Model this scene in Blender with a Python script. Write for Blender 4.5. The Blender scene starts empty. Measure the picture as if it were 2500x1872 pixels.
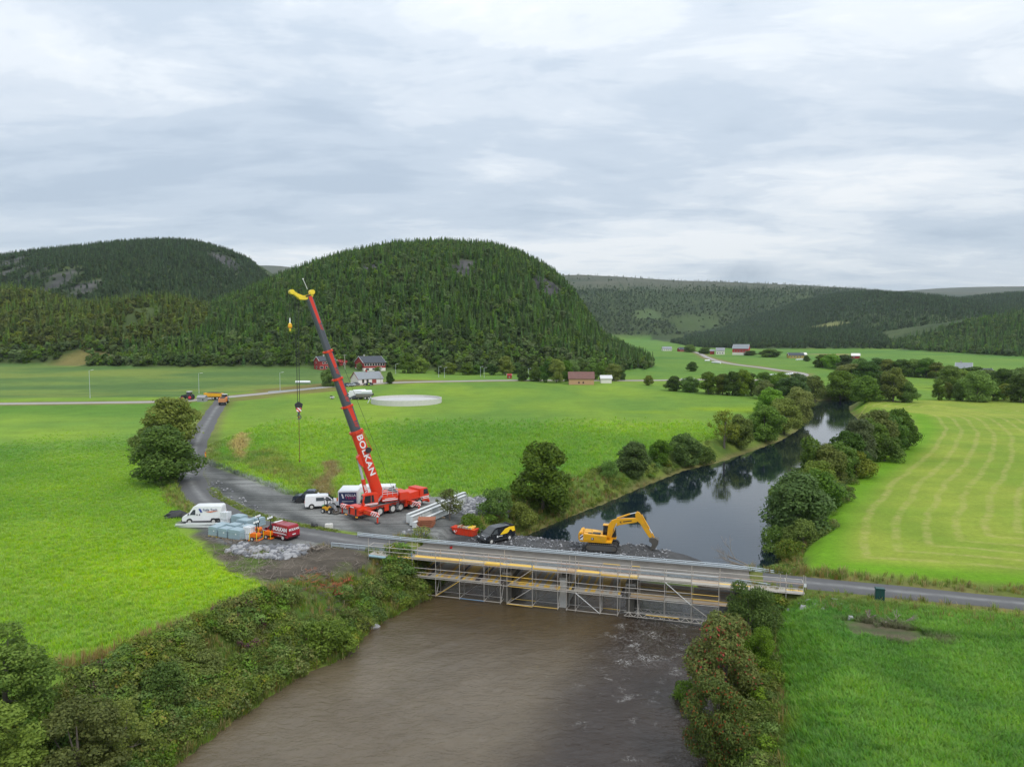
import bpy, bmesh, math, random
import numpy as np
from mathutils import Vector, Matrix, Euler
R = math.radians
random.seed(7); RNG = np.random.default_rng(11)
scene = bpy.context.scene
COL = scene.collection

# ------------------------------------------------------------------ camera, sky, sun, exposure
CAM_H, PITCH, FPX = 25.5, R(3.7), 1734.0
HAZE = 5e-5                              # density of the damp air, per metre
cd = bpy.data.cameras.new('camera'); cam = bpy.data.objects.new('camera', cd); COL.objects.link(cam)
cam.location = (0, 0, CAM_H); cam.rotation_euler = (R(90) - PITCH, 0, 0)
cd.sensor_fit = 'HORIZONTAL'; cd.sensor_width = 36.0; cd.lens = 36.0 * FPX / 2500.0
cd.clip_start = 0.5; cd.clip_end = 30000
scene.camera = cam
SUN_EL, SUN_AZ = R(48), R(140)          # azimuth measured from +Y towards +X
w = bpy.data.worlds.new('World'); scene.world = w; w.use_nodes = True
T = w.node_tree; T.nodes.clear()
def N(t, kind, ins=None, **kw):
    n = t.nodes.new(kind)
    for k, v in kw.items(): setattr(n, k, v)
    for k, v in (ins or {}).items():
        s = n.inputs[k]
        if isinstance(v, bpy.types.NodeSocket): t.links.new(v, s)
        else: s.default_value = v
    return n
def mathn(t, op, a, b=None, c=None, clamp=False):
    ins = {0: a}
    if b is not None: ins[1] = b
    if c is not None: ins[2] = c
    return N(t, 'ShaderNodeMath', ins, operation=op, use_clamp=clamp).outputs[0]
def ramp(t, fac, stops, mode='LINEAR'):
    n = t.nodes.new('ShaderNodeValToRGB'); n.color_ramp.interpolation = mode
    el = n.color_ramp.elements
    while len(el) < len(stops): el.new(0.5)
    for e, (p, c) in zip(el, stops):
        e.position = p; e.color = (*c, 1) if len(c) == 3 else c
    t.links.new(fac, n.inputs[0]); return n.outputs[0]
def mixc(t, fac, a, b, blend='MIX'):
    n = t.nodes.new('ShaderNodeMix'); n.data_type = 'RGBA'; n.blend_type = blend
    for i, v in ((0, fac), (6, a), (7, b)):
        if isinstance(v, bpy.types.NodeSocket): t.links.new(v, n.inputs[i])
        else: n.inputs[i].default_value = v if i == 0 else ((*v, 1) if len(v) == 3 else v)
    return n.outputs[2]
def vmap(t, vec, loc=(0, 0, 0), rot=(0, 0, 0), sc=(1, 1, 1)):
    return N(t, 'ShaderNodeMapping', {'Vector': vec, 'Location': loc, 'Rotation': rot, 'Scale': sc}).outputs[0]
def noise(t, vec, scale, detail=4, rough=.55, dist=0.0, out=0):
    return N(t, 'ShaderNodeTexNoise', {'Vector': vec, 'Scale': scale, 'Detail': detail, 'Roughness': rough, 'Distortion': dist}).outputs[out]

tc = T.nodes.new('ShaderNodeTexCoord').outputs['Generated']
sx = N(T, 'ShaderNodeSeparateXYZ', {0: tc}).outputs
zc = mathn(T, 'MAXIMUM', sx[2], 0.0)
den = mathn(T, 'ADD', zc, 0.13)
pl = N(T, 'ShaderNodeCombineXYZ', {0: mathn(T, 'DIVIDE', sx[0], den), 1: mathn(T, 'DIVIDE', sx[1], den)}).outputs[0]
n1 = noise(T, vmap(T, pl, (3.1, 1.7, 0), (0, 0, R(-14)), (.62, 1.0, 1)), .78, 12, .57, .3)
n2 = noise(T, vmap(T, pl, (7.3, 4.2, 0), (0, 0, R(9)), (.7, 1.3, 1)), 2.8, 12, .62, .5)
n3 = noise(T, vmap(T, pl, (1.3, 9.2, 0)), .33, 3, .5)
cl = mathn(T, 'ADD', mathn(T, 'ADD', mathn(T, 'MULTIPLY', n1, .70), mathn(T, 'MULTIPLY', n2, .24)), mathn(T, 'MULTIPLY', n3, .10))
ccol = ramp(T, cl, [(.39, (.50, .59, .70)), (.465, (.60, .685, .785)), (.515, (.71, .78, .86)), (.555, (.82, .875, .93)), (.61, (.93, .96, .985))], 'EASE')
# a small dark scrap of cloud low over the plateau
bd = Vector(((1812 - 1250) / FPX, 1, math.tan(R(4.9)))).normalized()
rel = N(T, 'ShaderNodeVectorMath', {0: tc, 1: tuple(bd)}, operation='SUBTRACT').outputs[0]
rel = vmap(T, rel, (0, 0, 0), (0, R(14), 0), (24, 10, 62))
rel2 = N(T, 'ShaderNodeVectorMath', {0: rel, 1: N(T, 'ShaderNodeVectorMath', {0: noise(T, tc, 34, 6, .6, 0, 1), 1: (.5, .5, .5)}, operation='SUBTRACT').outputs[0]}, operation='ADD').outputs[0]
bl = mathn(T, 'SUBTRACT', 1.25, N(T, 'ShaderNodeVectorMath', {0: rel2}, operation='LENGTH').outputs['Value'], clamp=True)
ccol = mixc(T, mathn(T, 'MULTIPLY', mathn(T, 'MULTIPLY', bl, noise(T, tc, 45, 7, .65)), 1.3, clamp=True), ccol, (.43, .51, .61))
# overcast sky: brighter towards the zenith
lum = mathn(T, 'MULTIPLY_ADD', zc, 6.2, 7.35)
cl10 = N(T, 'ShaderNodeVectorMath', {0: ccol, 3: lum}, operation='SCALE').outputs[0]
sky = N(T, 'ShaderNodeTexSky', sky_type='NISHITA', sun_disc=False, sun_elevation=SUN_EL, sun_rotation=SUN_AZ, altitude=60.0)
mx = mixc(T, .9, sky.outputs[0], cl10)
bg = N(T, 'ShaderNodeBackground', {'Color': mx, 'Strength': 0.115})
T.links.new(bg.outputs[0], N(T, 'ShaderNodeOutputWorld').inputs[0])
sl = bpy.data.lights.new('sun', 'SUN'); sl.energy = 1.5; sl.angle = R(16); sl.color = (1, .955, .88)
so = bpy.data.objects.new('sun', sl); COL.objects.link(so)
so.rotation_euler = Vector((-math.sin(SUN_AZ) * math.cos(SUN_EL), -math.cos(SUN_AZ) * math.cos(SUN_EL), -math.sin(SUN_EL))).to_track_quat('-Z', 'Y').to_euler()
vs = scene.view_settings; vs.view_transform = 'Standard'; vs.look = 'None'; vs.gamma = 1; vs.use_curve_mapping = False; vs.exposure = 0.12

# ------------------------------------------------------------------ geometry helpers
def ray(u, v):
    dx = (u - 1250) / FPX; dy = -(v - 936) / FPX
    return (dx, math.cos(PITCH) + dy * math.sin(PITCH), -math.sin(PITCH) + dy * math.cos(PITCH))
def g(u, v, z=0.0):
    d = ray(u, v); t = (z - CAM_H) / d[2]
    return (d[0] * t, d[1] * t)
def at(u, v, Y):
    d = ray(u, v); t = Y / d[1]
    return (d[0] * t, Y, CAM_H + d[2] * t)
def sdf(px, py, poly):
    """signed distance to a polygon, negative inside"""
    poly = np.asarray(poly, float); n = len(poly)
    d = np.full(px.shape, 1e18); ins = np.zeros(px.shape, bool)
    for i in range(n):
        a = poly[i]; b = poly[(i + 1) % n]; e = b - a
        wx = px - a[0]; wy = py - a[1]
        t = np.clip((wx * e[0] + wy * e[1]) / (e @ e), 0, 1)
        d = np.minimum(d, (wx - t * e[0])**2 + (wy - t * e[1])**2)
        c = ((a[1] > py) != (b[1] > py))
        ins ^= c & (px < (b[0] - a[0]) * (py - a[1]) / ((b[1] - a[1]) if b[1] != a[1] else 1e-9) + a[0])
    d = np.sqrt(d); return np.where(ins, -d, d)
def linedist(px, py, line):
    line = np.asarray(line, float); d = np.full(px.shape, 1e18)
    for a, b in zip(line[:-1], line[1:]):
        e = b - a; wx = px - a[0]; wy = py - a[1]
        t = np.clip((wx * e[0] + wy * e[1]) / (e @ e), 0, 1)
        d = np.minimum(d, (wx - t * e[0])**2 + (wy - t * e[1])**2)
    return np.sqrt(d)
def ss(a, b, x):
    t = np.clip((x - a) / (b - a), 0, 1); return t * t * (3 - 2 * t)
_tab = np.random.default_rng(5).random((256, 256))
def vn(x, y):
    xi = np.floor(x).astype(int); yi = np.floor(y).astype(int); fx = x - xi; fy = y - yi
    fx = fx * fx * (3 - 2 * fx); fy = fy * fy * (3 - 2 * fy)
    a = _tab[xi & 255, yi & 255]; b = _tab[(xi + 1) & 255, yi & 255]; c = _tab[xi & 255, (yi + 1) & 255]; d = _tab[(xi + 1) & 255, (yi + 1) & 255]
    return (a * (1 - fx) + b * fx) * (1 - fy) + (c * (1 - fx) + d * fx) * fy
def fbm(x, y, s, o=4):
    r = 0; a = 1; tot = 0
    for i in range(o):
        r = r + a * vn(x / s * 2**i + 17.3 * i, y / s * 2**i + 5.1 * i); tot += a; a *= .5
    return r / tot

class MB:
    def __init__(s): s.v = []; s.f = []
    def add(s, vs, fs):
        o = len(s.v); s.v += [tuple(p) for p in vs]; s.f += [tuple(i + o for i in f) for f in fs]; return s
    def box(s, c, d, rz=0.0, M=None):
        hx, hy, hz = d[0] / 2, d[1] / 2, d[2] / 2; ca, sa = math.cos(rz), math.sin(rz)
        vs = []
        for z in (-hz, hz):
            for x, y in ((-hx, -hy), (hx, -hy), (hx, hy), (-hx, hy)):
                p = Vector((x * ca - y * sa, x * sa + y * ca, z))
                if M: p = M @ p
                vs.append((c[0] + p.x, c[1] + p.y, c[2] + p.z))
        return s.add(vs, [(3, 2, 1, 0), (4, 5, 6, 7), (0, 1, 5, 4), (1, 2, 6, 5), (2, 3, 7, 6), (3, 0, 4, 7)])
    def cyl(s, a, b, r0, r1=None, n=8, cap=True):
        r1 = r0 if r1 is None else r1; a = Vector(a); b = Vector(b); q = (b - a).to_track_quat('Z', 'Y')
        vs = []
        for p, r in ((a, r0), (b, r1)):
            for i in range(n):
                t = 2 * math.pi * i / n; vs.append(p + q @ Vector((r * math.cos(t), r * math.sin(t), 0)))
        fs = [(i, (i + 1) % n, n + (i + 1) % n, n + i) for i in range(n)]
        if cap: fs += [tuple(range(n))[::-1], tuple(range(n, 2 * n))]
        return s.add(vs, fs)
    def beam(s, a, b, wdt, hgt):
        """box section along a-b"""
        a = Vector(a); b = Vector(b); d = b - a; q = d.to_track_quat('X', 'Z'); M = q.to_matrix()
        return s.box((a + b) / 2, (d.length, wdt, hgt), M=M)
    def prism(s, prof, y0, y1, taper=None):
        """side profile in x,z extruded over y; taper(x,z) scales the half width"""
        n = len(prof); m = (y0 + y1) / 2; vs = []
        for y in (y0, y1):
            for x, z in prof:
                k = taper(x, z) if taper else 1
                vs.append((x, m + (y - m) * k, z))
        fs = [tuple(range(n)), tuple(range(n, 2 * n))[::-1]] + [((i + 1) % n, i, n + i, n + (i + 1) % n) for i in range(n)]
        return s.add(vs, fs)
    def ell(s, c, d, n=8, m=5, jit=0, rnd=None):
        vs = [(c[0], c[1], c[2] - d[2])]
        for j in range(1, m):
            ph = math.pi * j / m - math.pi / 2
            for i in range(n):
                t = 2 * math.pi * i / n; k = 1 + (rnd.uniform(-jit, jit) if rnd else 0)
                vs.append((c[0] + d[0] * k * math.cos(ph) * math.cos(t), c[1] + d[1] * k * math.cos(ph) * math.sin(t), c[2] + d[2] * k * math.sin(ph)))
        vs.append((c[0], c[1], c[2] + d[2])); L = len(vs) - 1; fs = []
        for i in range(n):
            k = (i + 1) % n; fs.append((0, 1 + k, 1 + i)); fs.append((L, L - n + i, L - n + k))
            for j in range(m - 2): fs.append((1 + j * n + i, 1 + j * n + k, 1 + (j + 1) * n + k, 1 + (j + 1) * n + i))
        return s.add(vs, fs)
    def xf(s, M):
        s.v = [tuple(M @ Vector(p)) for p in s.v]; return s
    def mesh(s, name, mat, smooth=False, bevel=0):
        me = bpy.data.meshes.new(name); me.from_pydata(s.v, [], s.f)
        if bevel or True:
            bm = bmesh.new(); bm.from_mesh(me)
            bmesh.ops.recalc_face_normals(bm, faces=bm.faces)
            if bevel: bmesh.ops.bevel(bm, geom=[e for e in bm.edges if e.is_manifold and e.calc_face_angle(0) > .45], offset=bevel, segments=1 if bevel < .03 else 2, affect='EDGES', clamp_overlap=True)
            bm.to_mesh(me); bm.free()
        me.materials.append(mat)
        if smooth:
            me.shade_smooth()
            try: me.set_sharp_from_angle(angle=R(smooth if smooth is not True else 40))
            except Exception: pass
        return me
def link(name, me, parent=None, loc=None, rot=None, scale=None):
    o = bpy.data.objects.new(name, me); COL.objects.link(o)
    if parent is not None: o.parent = parent
    if loc is not None: o.location = loc
    if rot is not None: o.rotation_euler = rot
    if scale is not None: o.scale = scale
    return o
def tag(o, label=None, cat=None, group=None, kind=None):
    if label: o['label'] = label
    if cat: o['category'] = cat
    if group: o['group'] = group
    if kind: o['kind'] = kind
    return o
def thing(name, label, cat, loc=(0, 0, 0), rz=0.0, group=None):
    o = bpy.data.objects.new(name, None); COL.objects.link(o); o.location = loc; o.rotation_euler = (0, 0, rz); o.empty_display_size = .3
    return tag(o, label, cat, group)
def part(name, mb, mat, parent, bevel=0, smooth=False, label=None):
    o = link(name, mb.mesh(name, mat, smooth, bevel), parent)
    if label: o['label'] = label
    return o
def dup(o, parent=None, loc=None, rz=None):
    c = o.copy(); COL.objects.link(c)
    if parent is not None: c.parent = parent
    if loc is not None: c.location = loc
    if rz is not None: c.rotation_euler = (0, 0, rz)
    for ch in list(o.children): dup(ch, c)
    return c
def npmesh(name, co, faces, mat=None, smooth=False):
    """fast mesh from arrays: faces (n,k)"""
    me = bpy.data.meshes.new(name); co = np.asarray(co, np.float32); faces = np.asarray(faces, np.int32)
    n, k = faces.shape
    me.vertices.add(len(co)); me.vertices.foreach_set('co', co.ravel())
    me.loops.add(n * k); me.loops.foreach_set('vertex_index', faces.ravel())
    me.polygons.add(n); me.polygons.foreach_set('loop_start', np.arange(0, n * k, k, dtype=np.int32))
    me.update(calc_edges=True)
    if mat: me.materials.append(mat)
    if smooth: me.shade_smooth()
    return me
_fontc = {}
def text_mesh(s, size, mat, thick=.0, extrude=.004, bold=.0, spacing=1.0):
    cu = bpy.data.curves.new('lettering', 'FONT'); cu.body = s; cu.size = size; cu.align_x = 'CENTER'; cu.align_y = 'CENTER'
    cu.extrude = extrude; cu.offset = bold; cu.space_character = spacing; cu.resolution_u = 3
    o = bpy.data.objects.new('lettering', cu); COL.objects.link(o)
    bpy.context.view_layer.update()
    me = bpy.data.meshes.new_from_object(o.evaluated_get(bpy.context.evaluated_depsgraph_get()))
    bpy.data.objects.remove(o); me.materials.clear(); me.materials.append(mat); me.name = 'lettering'
    return me
def letter(parent, s, size, mat, M, bold=0.0, spacing=1.0, name='lettering', wide=1.0):
    """text in its own xy plane placed by the matrix M (relative to the parent)"""
    o = link(name, text_mesh(s, size, mat, bold=bold, spacing=spacing), parent)
    o.matrix_local = M @ Matrix.Diagonal((wide, 1, 1, 1)); return o
def frame(o, x, y):
    """matrix with origin o, text right axis x, text up axis y"""
    x = Vector(x).normalized(); y = Vector(y); z = x.cross(y).normalized(); y = z.cross(x)
    M = Matrix((x, y, z)).transposed().to_4x4(); M.translation = Vector(o); return M

# ------------------------------------------------------------------ materials
MATS = {}
def mat(name, col, rough=.6, var=.12, scale=4.0, metal=0.0, bump=0.0, bscale=30.0, dirt=0.0, dcol=(.16, .13, .10), coat=0.0, spec=.5):
    if name in MATS: return MATS[name]
    m = bpy.data.materials.new(name); m.use_nodes = True; t = m.node_tree; b = t.nodes['Principled BSDF']
    b.inputs['Roughness'].default_value = rough; b.inputs['Metallic'].default_value = metal; b.inputs['Coat Weight'].default_value = coat
    b.inputs['Specular IOR Level'].default_value = spec
    p = t.nodes.new('ShaderNodeTexCoord').outputs['Object']
    n = noise(t, p, scale, 5, .6)
    c = mixc(t, n, tuple(max(0, x * (1 - var)) for x in col), tuple(min(1, x * (1 + var)) for x in col))
    if dirt:
        d = ramp(t, noise(t, p, scale * .7, 7, .7, .4), [(.48, (0, 0, 0)), (.68, (1, 1, 1))])
        c = mixc(t, mathn(t, 'MULTIPLY', d, dirt), c, dcol)
    t.links.new(c, b.inputs['Base Color'])
    if bump:
        bn = N(t, 'ShaderNodeBump', {'Height': noise(t, p, bscale, 4, .6), 'Strength': bump, 'Distance': .05})
        t.links.new(bn.outputs[0], b.inputs['Normal'])
    MATS[name] = m; return m
RED = mat('crane_red', (.70, .045, .012), .36, .07, 1.5, dirt=.28, dcol=(.30, .10, .07), coat=.15)
DRED = mat('dark_red', (.33, .012, .025), .3, .05, 2, dirt=.1, coat=.3)
WHT = mat('white_paint', (.78, .79, .80), .38, .05, 1.5, dirt=.22, dcol=(.52, .50, .46), coat=.15)
WHTD = mat('white_weathered', (.74, .75, .74), .6, .06, 2, dirt=.18)
BLK = mat('black_paint', (.013, .015, .019), .25, .2, 2, coat=.4)
NAVY = mat('navy_sign', (.022, .035, .11), .45, .06)
PINK = mat('magenta_letter', (.5, .03, .12), .5, .05)
BLUEL = mat('blue_letter', (.03, .06, .28), .5, .05)
ORANGEL = mat('orange_letter', (.75, .16, .03), .5, .05)
YEL = mat('machine_yellow', (.78, .39, .010), .40, .07, 1.5, dirt=.35, dcol=(.34, .22, .08), coat=.08)
LYEL = mat('crane_yellow', (.82, .62, .03), .42, .06, 2, dirt=.1)
ORG = mat('machine_orange', (.80, .17, .008), .4, .05, 2, dirt=.15)
DGREY = mat('boom_grey', (.075, .085, .10), .38, .08, 3, dirt=.1)
BOOMR = mat('boom_stripe_red', (.66, .04, .018), .4, .05)
STEEL = mat('galvanised_steel', (.52, .57, .60), .45, .12, 6, metal=.25, dirt=.12)
SCAF = mat('scaffold_tube', (.47, .44, .40), .55, .2, 5, metal=.15, dirt=.45, dcol=(.34, .22, .14))
GIRD = mat('girder_primer', (.62, .64, .63), .55, .05, 2, dirt=.1)
RUB = mat('rubber', (.022, .022, .024), .85, .2, 8, dirt=.4)
HUB = mat('wheel_rim', (.58, .57, .54), .45, .08, 8, dirt=.2)
GLS = mat('dark_glass', (.02, .028, .032), .06, .1, 2, spec=.8)
LAMPR = mat('lamp_red', (.5, .015, .01), .3)
LAMPY = mat('lamp_amber', (.9, .38, .02), .3)
LAMPW = mat('lamp_clear', (.75, .77, .78), .2)
PLBLK = mat('black_plastic', (.025, .026, .028), .6, .2)
CONC = mat('concrete', (.40, .39, .36), .85, .14, 1.2, bump=.25, bscale=9, dirt=.35, dcol=(.22, .2, .17))
CONCL = mat('concrete_pale', (.60, .585, .55), .85, .1, 1.2, bump=.2, bscale=9, dirt=.25, dcol=(.3, .28, .25))
STONE = mat('abutment_stone', (.14, .125, .105), .9, .3, 1.5, bump=.5, bscale=5, dirt=.4, dcol=(.05, .06, .03))
WOODG = mat('plank_grey', (.50, .475, .43), .85, .25, 2.5, bump=.2, dirt=.25)
WOODB = mat('plank_brown', (.50, .36, .23), .85, .25, 2.5, bump=.2, dirt=.2)
WOODY = mat('plank_yellow', (.80, .52, .10), .7, .18, 2.5, dirt=.3, dcol=(.35, .28, .17))
WOODK = mat('plank_dark', (.09, .08, .085), .8, .25, 2.5, dirt=.2)
WOODL = mat('plank_pale', (.47, .43, .37), .8, .18, 2.5, dirt=.35, dcol=(.28, .24, .19))
TIMB = mat('timber_red', (.36, .13, .065), .8, .2, 3, bump=.2, dirt=.2)
BLUEST = mat('blue_paint', (.06, .22, .42), .5, .1)
WRAP = mat('pallet_wrap', (.30, .40, .44), .33, .12, 3, bump=.3, bscale=6, coat=.2)
WRAPW = mat('white_wrap', (.66, .68, .70), .4, .08, 4, bump=.4, bscale=8)
BALE = mat('bale_film', (.80, .82, .83), .35, .05, 3, bump=.3, bscale=4)
ROCK = mat('quarry_rock', (.17, .175, .19), .9, .4, 1.4, bump=.5, bscale=6, dirt=.4, dcol=(.14, .135, .12))
BARK = mat('bark', (.14, .12, .10), .95, .3, 4, bump=.5, bscale=14)
DEADW = mat('dead_wood', (.26, .22, .18), .95, .25, 4)
ROOTW = mat('fresh_root', (.42, .13, .06), .9, .3, 4)
WALLR = mat('house_red', (.30, .025, .022), .8, .12, 1.2, bump=.15, bscale=16)
WALLW = mat('house_white', (.76, .73, .68), .8, .06, 1.2)
WALLO = mat('house_tan', (.50, .30, .17), .85, .12, 1.2)
ROOFD = mat('roof_slate', (.045, .052, .065), .6, .15, 2)
ROOFG = mat('roof_grey', (.24, .26, .28), .6, .15, 1.2, dirt=.2)
ROOFB = mat('roof_rust', (.17, .08, .065), .75, .3, 1.2, dirt=.3, dcol=(.07, .06, .06))
ROOFO = mat('roof_orange', (.48, .11, .05), .7, .2, 1.2)
TRIMR = mat('trim_red', (.30, .05, .04), .7)
GRAVH = mat('grey_board', (.30, .30, .31), .85, .15, 3)
GREENB = mat('cabinet_green', (.012, .06, .055), .4, .1)
BUCK = mat('worn_steel', (.13, .12, .105), .55, .35, 3, metal=.4, dirt=.5)
CHAIN = mat('rusty_chain', (.18, .07, .035), .7, .2)
SKIN = mat('skin', (.5, .3, .22), .6)
HIVIS = mat('hivis_yellow', (.65, .75, .04), .7)
WORKD = mat('work_clothes', (.10, .05, .05), .85)

def stripes(name, a, b, period, ang, coord='Object', rough=.4):
    if name in MATS: return MATS[name]
    m = bpy.data.materials.new(name); m.use_nodes = True; t = m.node_tree; bs = t.nodes['Principled BSDF']; bs.inputs['Roughness'].default_value = rough
    p = t.nodes.new('ShaderNodeTexCoord').outputs[coord]
    s = N(t, 'ShaderNodeSeparateXYZ', {0: p}).outputs
    q = mathn(t, 'ADD', mathn(t, 'ADD', mathn(t, 'MULTIPLY', s[0], math.cos(ang)), mathn(t, 'MULTIPLY', s[1], math.cos(ang))), mathn(t, 'MULTIPLY', s[2], math.sin(ang)))
    f = mathn(t, 'GREATER_THAN', mathn(t, 'FRACT', mathn(t, 'DIVIDE', q, period)), .5)
    t.links.new(mixc(t, f, a, b), bs.inputs['Base Color']); MATS[name] = m; return m
HAZ = stripes('hazard_red_white', (.72, .045, .012), (.82, .82, .82), .34, R(45))

def leafmat(name, c1, c2, c3=None, p3=.0, rough=.55, trans=.3, tint=None, oval=.6):
    """leaf colours vary from leaf to leaf and from plant to plant"""
    if name in MATS: return MATS[name]
    m = bpy.data.materials.new(name); m.use_nodes = True; t = m.node_tree; t.nodes.clear()
    gi = t.nodes.new('ShaderNodeNewGeometry').outputs['Random Per Island']; oi = t.nodes.new('ShaderNodeObjectInfo').outputs['Random']
    p = t.nodes.new('ShaderNodeTexCoord').outputs['Object']
    nz = noise(t, p, .45, 3, .6)
    f = mathn(t, 'ADD', mathn(t, 'MULTIPLY', gi, .5), mathn(t, 'ADD', mathn(t, 'MULTIPLY', oi, .3), mathn(t, 'MULTIPLY_ADD', nz, .8, -.3)), clamp=True)
    c = mixc(t, f, c1, c2)
    if c3:
        k = mathn(t, 'GREATER_THAN', mathn(t, 'ADD', mathn(t, 'FRACT', mathn(t, 'MULTIPLY', gi, 7.31)), mathn(t, 'MULTIPLY_ADD', noise(t, p, 1.1, 3), .8, -.4)), 1 - p3)
        c = mixc(t, k, c, c3)
    if tint:                    # follow the colour of the field the tuft grows in
        ia = N(t, 'ShaderNodeAttribute', attribute_type='INSTANCER', attribute_name='cov').outputs['Color']
        ia = N(t, 'ShaderNodeVectorMath', {0: ia, 3: mathn(t, 'MULTIPLY_ADD', gi, .5, tint)}, operation='SCALE').outputs[0]
        c = mixc(t, .82, c, ia)
    hv = N(t, 'ShaderNodeHueSaturation', {'Hue': mathn(t, 'MULTIPLY_ADD', mathn(t, 'FRACT', mathn(t, 'MULTIPLY', oi, 13.7)), .035, .4825), 'Saturation': mathn(t, 'MULTIPLY_ADD', mathn(t, 'FRACT', mathn(t, 'MULTIPLY', oi, 5.1)), .25, .88), 'Value': mathn(t, 'MULTIPLY_ADD', mathn(t, 'FRACT', mathn(t, 'MULTIPLY', oi, 31.7)), oval, 1.02 - oval / 2), 'Color': c}).outputs[0]
    d = N(t, 'ShaderNodeBsdfPrincipled', {'Base Color': hv, 'Roughness': rough, 'Specular IOR Level': .08 if name.startswith('needle') else .2})
    tr = N(t, 'ShaderNodeBsdfTranslucent', {'Color': hv})
    ms = N(t, 'ShaderNodeMixShader', {0: trans, 1: d.outputs[0], 2: tr.outputs[0]})
    t.links.new(ms.outputs[0], N(t, 'ShaderNodeOutputMaterial').inputs[0]); MATS[name] = m; return m
L_DARK = leafmat('leaf_dark', (.042, .092, .018), (.165, .265, .045), trans=.42)
L_MID = leafmat('leaf_mid', (.058, .125, .022), (.25, .37, .062), trans=.42)
L_OLIVE = leafmat('leaf_olive', (.075, .115, .024), (.28, .335, .068), trans=.42)
L_GREY = leafmat('leaf_willow', (.072, .125, .042), (.26, .35, .12), trans=.42)
L_ROWAN = leafmat('leaf_rowan', (.055, .10, .02), (.24, .30, .055), (.42, .085, .02), .07, trans=.42)
L_FAR = leafmat('leaf_far', (.036, .08, .016), (.165, .25, .045), oval=.9)
L_SPRUCE = leafmat('needle_spruce', (.022, .056, .013), (.105, .188, .036), trans=.15, oval=1.1)
L_OLIVEW = leafmat('needle_olive', (.036, .068, .014), (.14, .20, .036), trans=.15, oval=1.0)
L_OLIVEL = leafmat('leaf_olive_far', (.055, .085, .016), (.22, .26, .05), oval=.9)
L_HAZYW = leafmat('needle_blue', (.016, .038, .016), (.072, .122, .042), trans=.12, oval=1.0)  # blue haze of distance put into the needle colour of the far woods
L_BLUEL = leafmat('leaf_blue_far', (.028, .062, .02), (.11, .17, .045), oval=.8)  # the same distance haze put into the far leaf colour
L_FLOW = leafmat('willowherb', (.16, .05, .09), (.30, .12, .16), (.10, .16, .04), .5)
L_BUSH = leafmat('leaf_bush', (.075, .125, .024), (.31, .36, .075), (.30, .25, .07), .10, trans=.42)
L_GRASS = leafmat('blade_lush', (.10, .23, .015), (.25, .40, .025), trans=.4, tint=1.5, oval=.25)
L_GRASSD = leafmat('blade_deep', (.045, .15, .02), (.12, .28, .05), trans=.4, tint=1.75, oval=.25)
L_GRASSB = leafmat('blade_bank', (.095, .165, .026), (.25, .33, .06), (.42, .33, .13), .12, trans=.3, tint=None)
L_REED = leafmat('blade_dry', (.20, .17, .05), (.42, .32, .13), trans=.3)

# ------------------------------------------------------------------ terrain
RIVER = [(-26, 38), (-23.4, 47.7), (-21.9, 52.3), (-20.4, 56.3), (-18.9, 60.1), (-15.6, 64.5), (-14.5, 70), (-13.4, 73), (-11.4, 76), (-9.5, 80), (-8.2, 85), (-4.5, 92), (-1, 98), (1.4, 100.3), (9.1, 111.9), (15.8, 120.9), (26, 136.1), (37.3, 151.8), (47.8, 161.9), (62.3, 179.8), (76, 197.9), (89.6, 220.1), (102.7, 247.8), (118, 285), (129.4, 308.3), (139.9, 322.4), (165, 335),
         (172, 322), (152, 305), (141, 296), (130, 272), (123, 252), (114, 230), (99, 199), (86, 178), (74, 160), (64, 143), (55, 128), (47, 112), (41, 100), (36.5, 93), (32, 86), (28, 80), (24, 74), (21, 68), (18.5, 62), (16, 53.5), (13.5, 47.6), (11, 40), (8, 28), (-30, 28)]
BA = Vector((-17.2, 83.6, 0)); BANG = R(-15.8)               # bridge axis: near edge of the deck starts here
def bp(s, t, z=0.0):
    c, n = math.cos(BANG), math.sin(BANG)
    return (BA.x + s * c - t * n, BA.y + s * n + t * c, z)
def bst(x, y):
    c, n = math.cos(BANG), math.sin(BANG); dx = x - BA.x; dy = y - BA.y
    return dx * c + dy * n, -dx * n + dy * c
ROADW = [bp(3.2, 2.5)[:2], bp(-1, 2.5)[:2], (-27, 91.2), (-33.5, 94.6), (-39.8, 99.2), (-49.3, 111.7), (-57.6, 126), (-64.5, 141.5), (-76.3, 171.5), (-94, 222), (-105, 255), (-110, 268)]
ROADE = [bp(39.3, 2.5)[:2], bp(45, 2.5)[:2], (36.5, 70.6), (49, 66.6), (75, 58.5), (120, 45)]
MAINR = [(-330, 236), (-179.4, 249), (-145.3, 252), (-121, 256.5), (-110, 269), (-94.6, 292), (-78, 315), (-60, 331), (-28, 346), (5.2, 352), (47, 352), (80, 354), (124, 366), (158, 395), (172, 420), (166, 450), (160, 520), (172, 620), (200, 760), (215, 850)]
MAINR_W = 4.6
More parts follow.
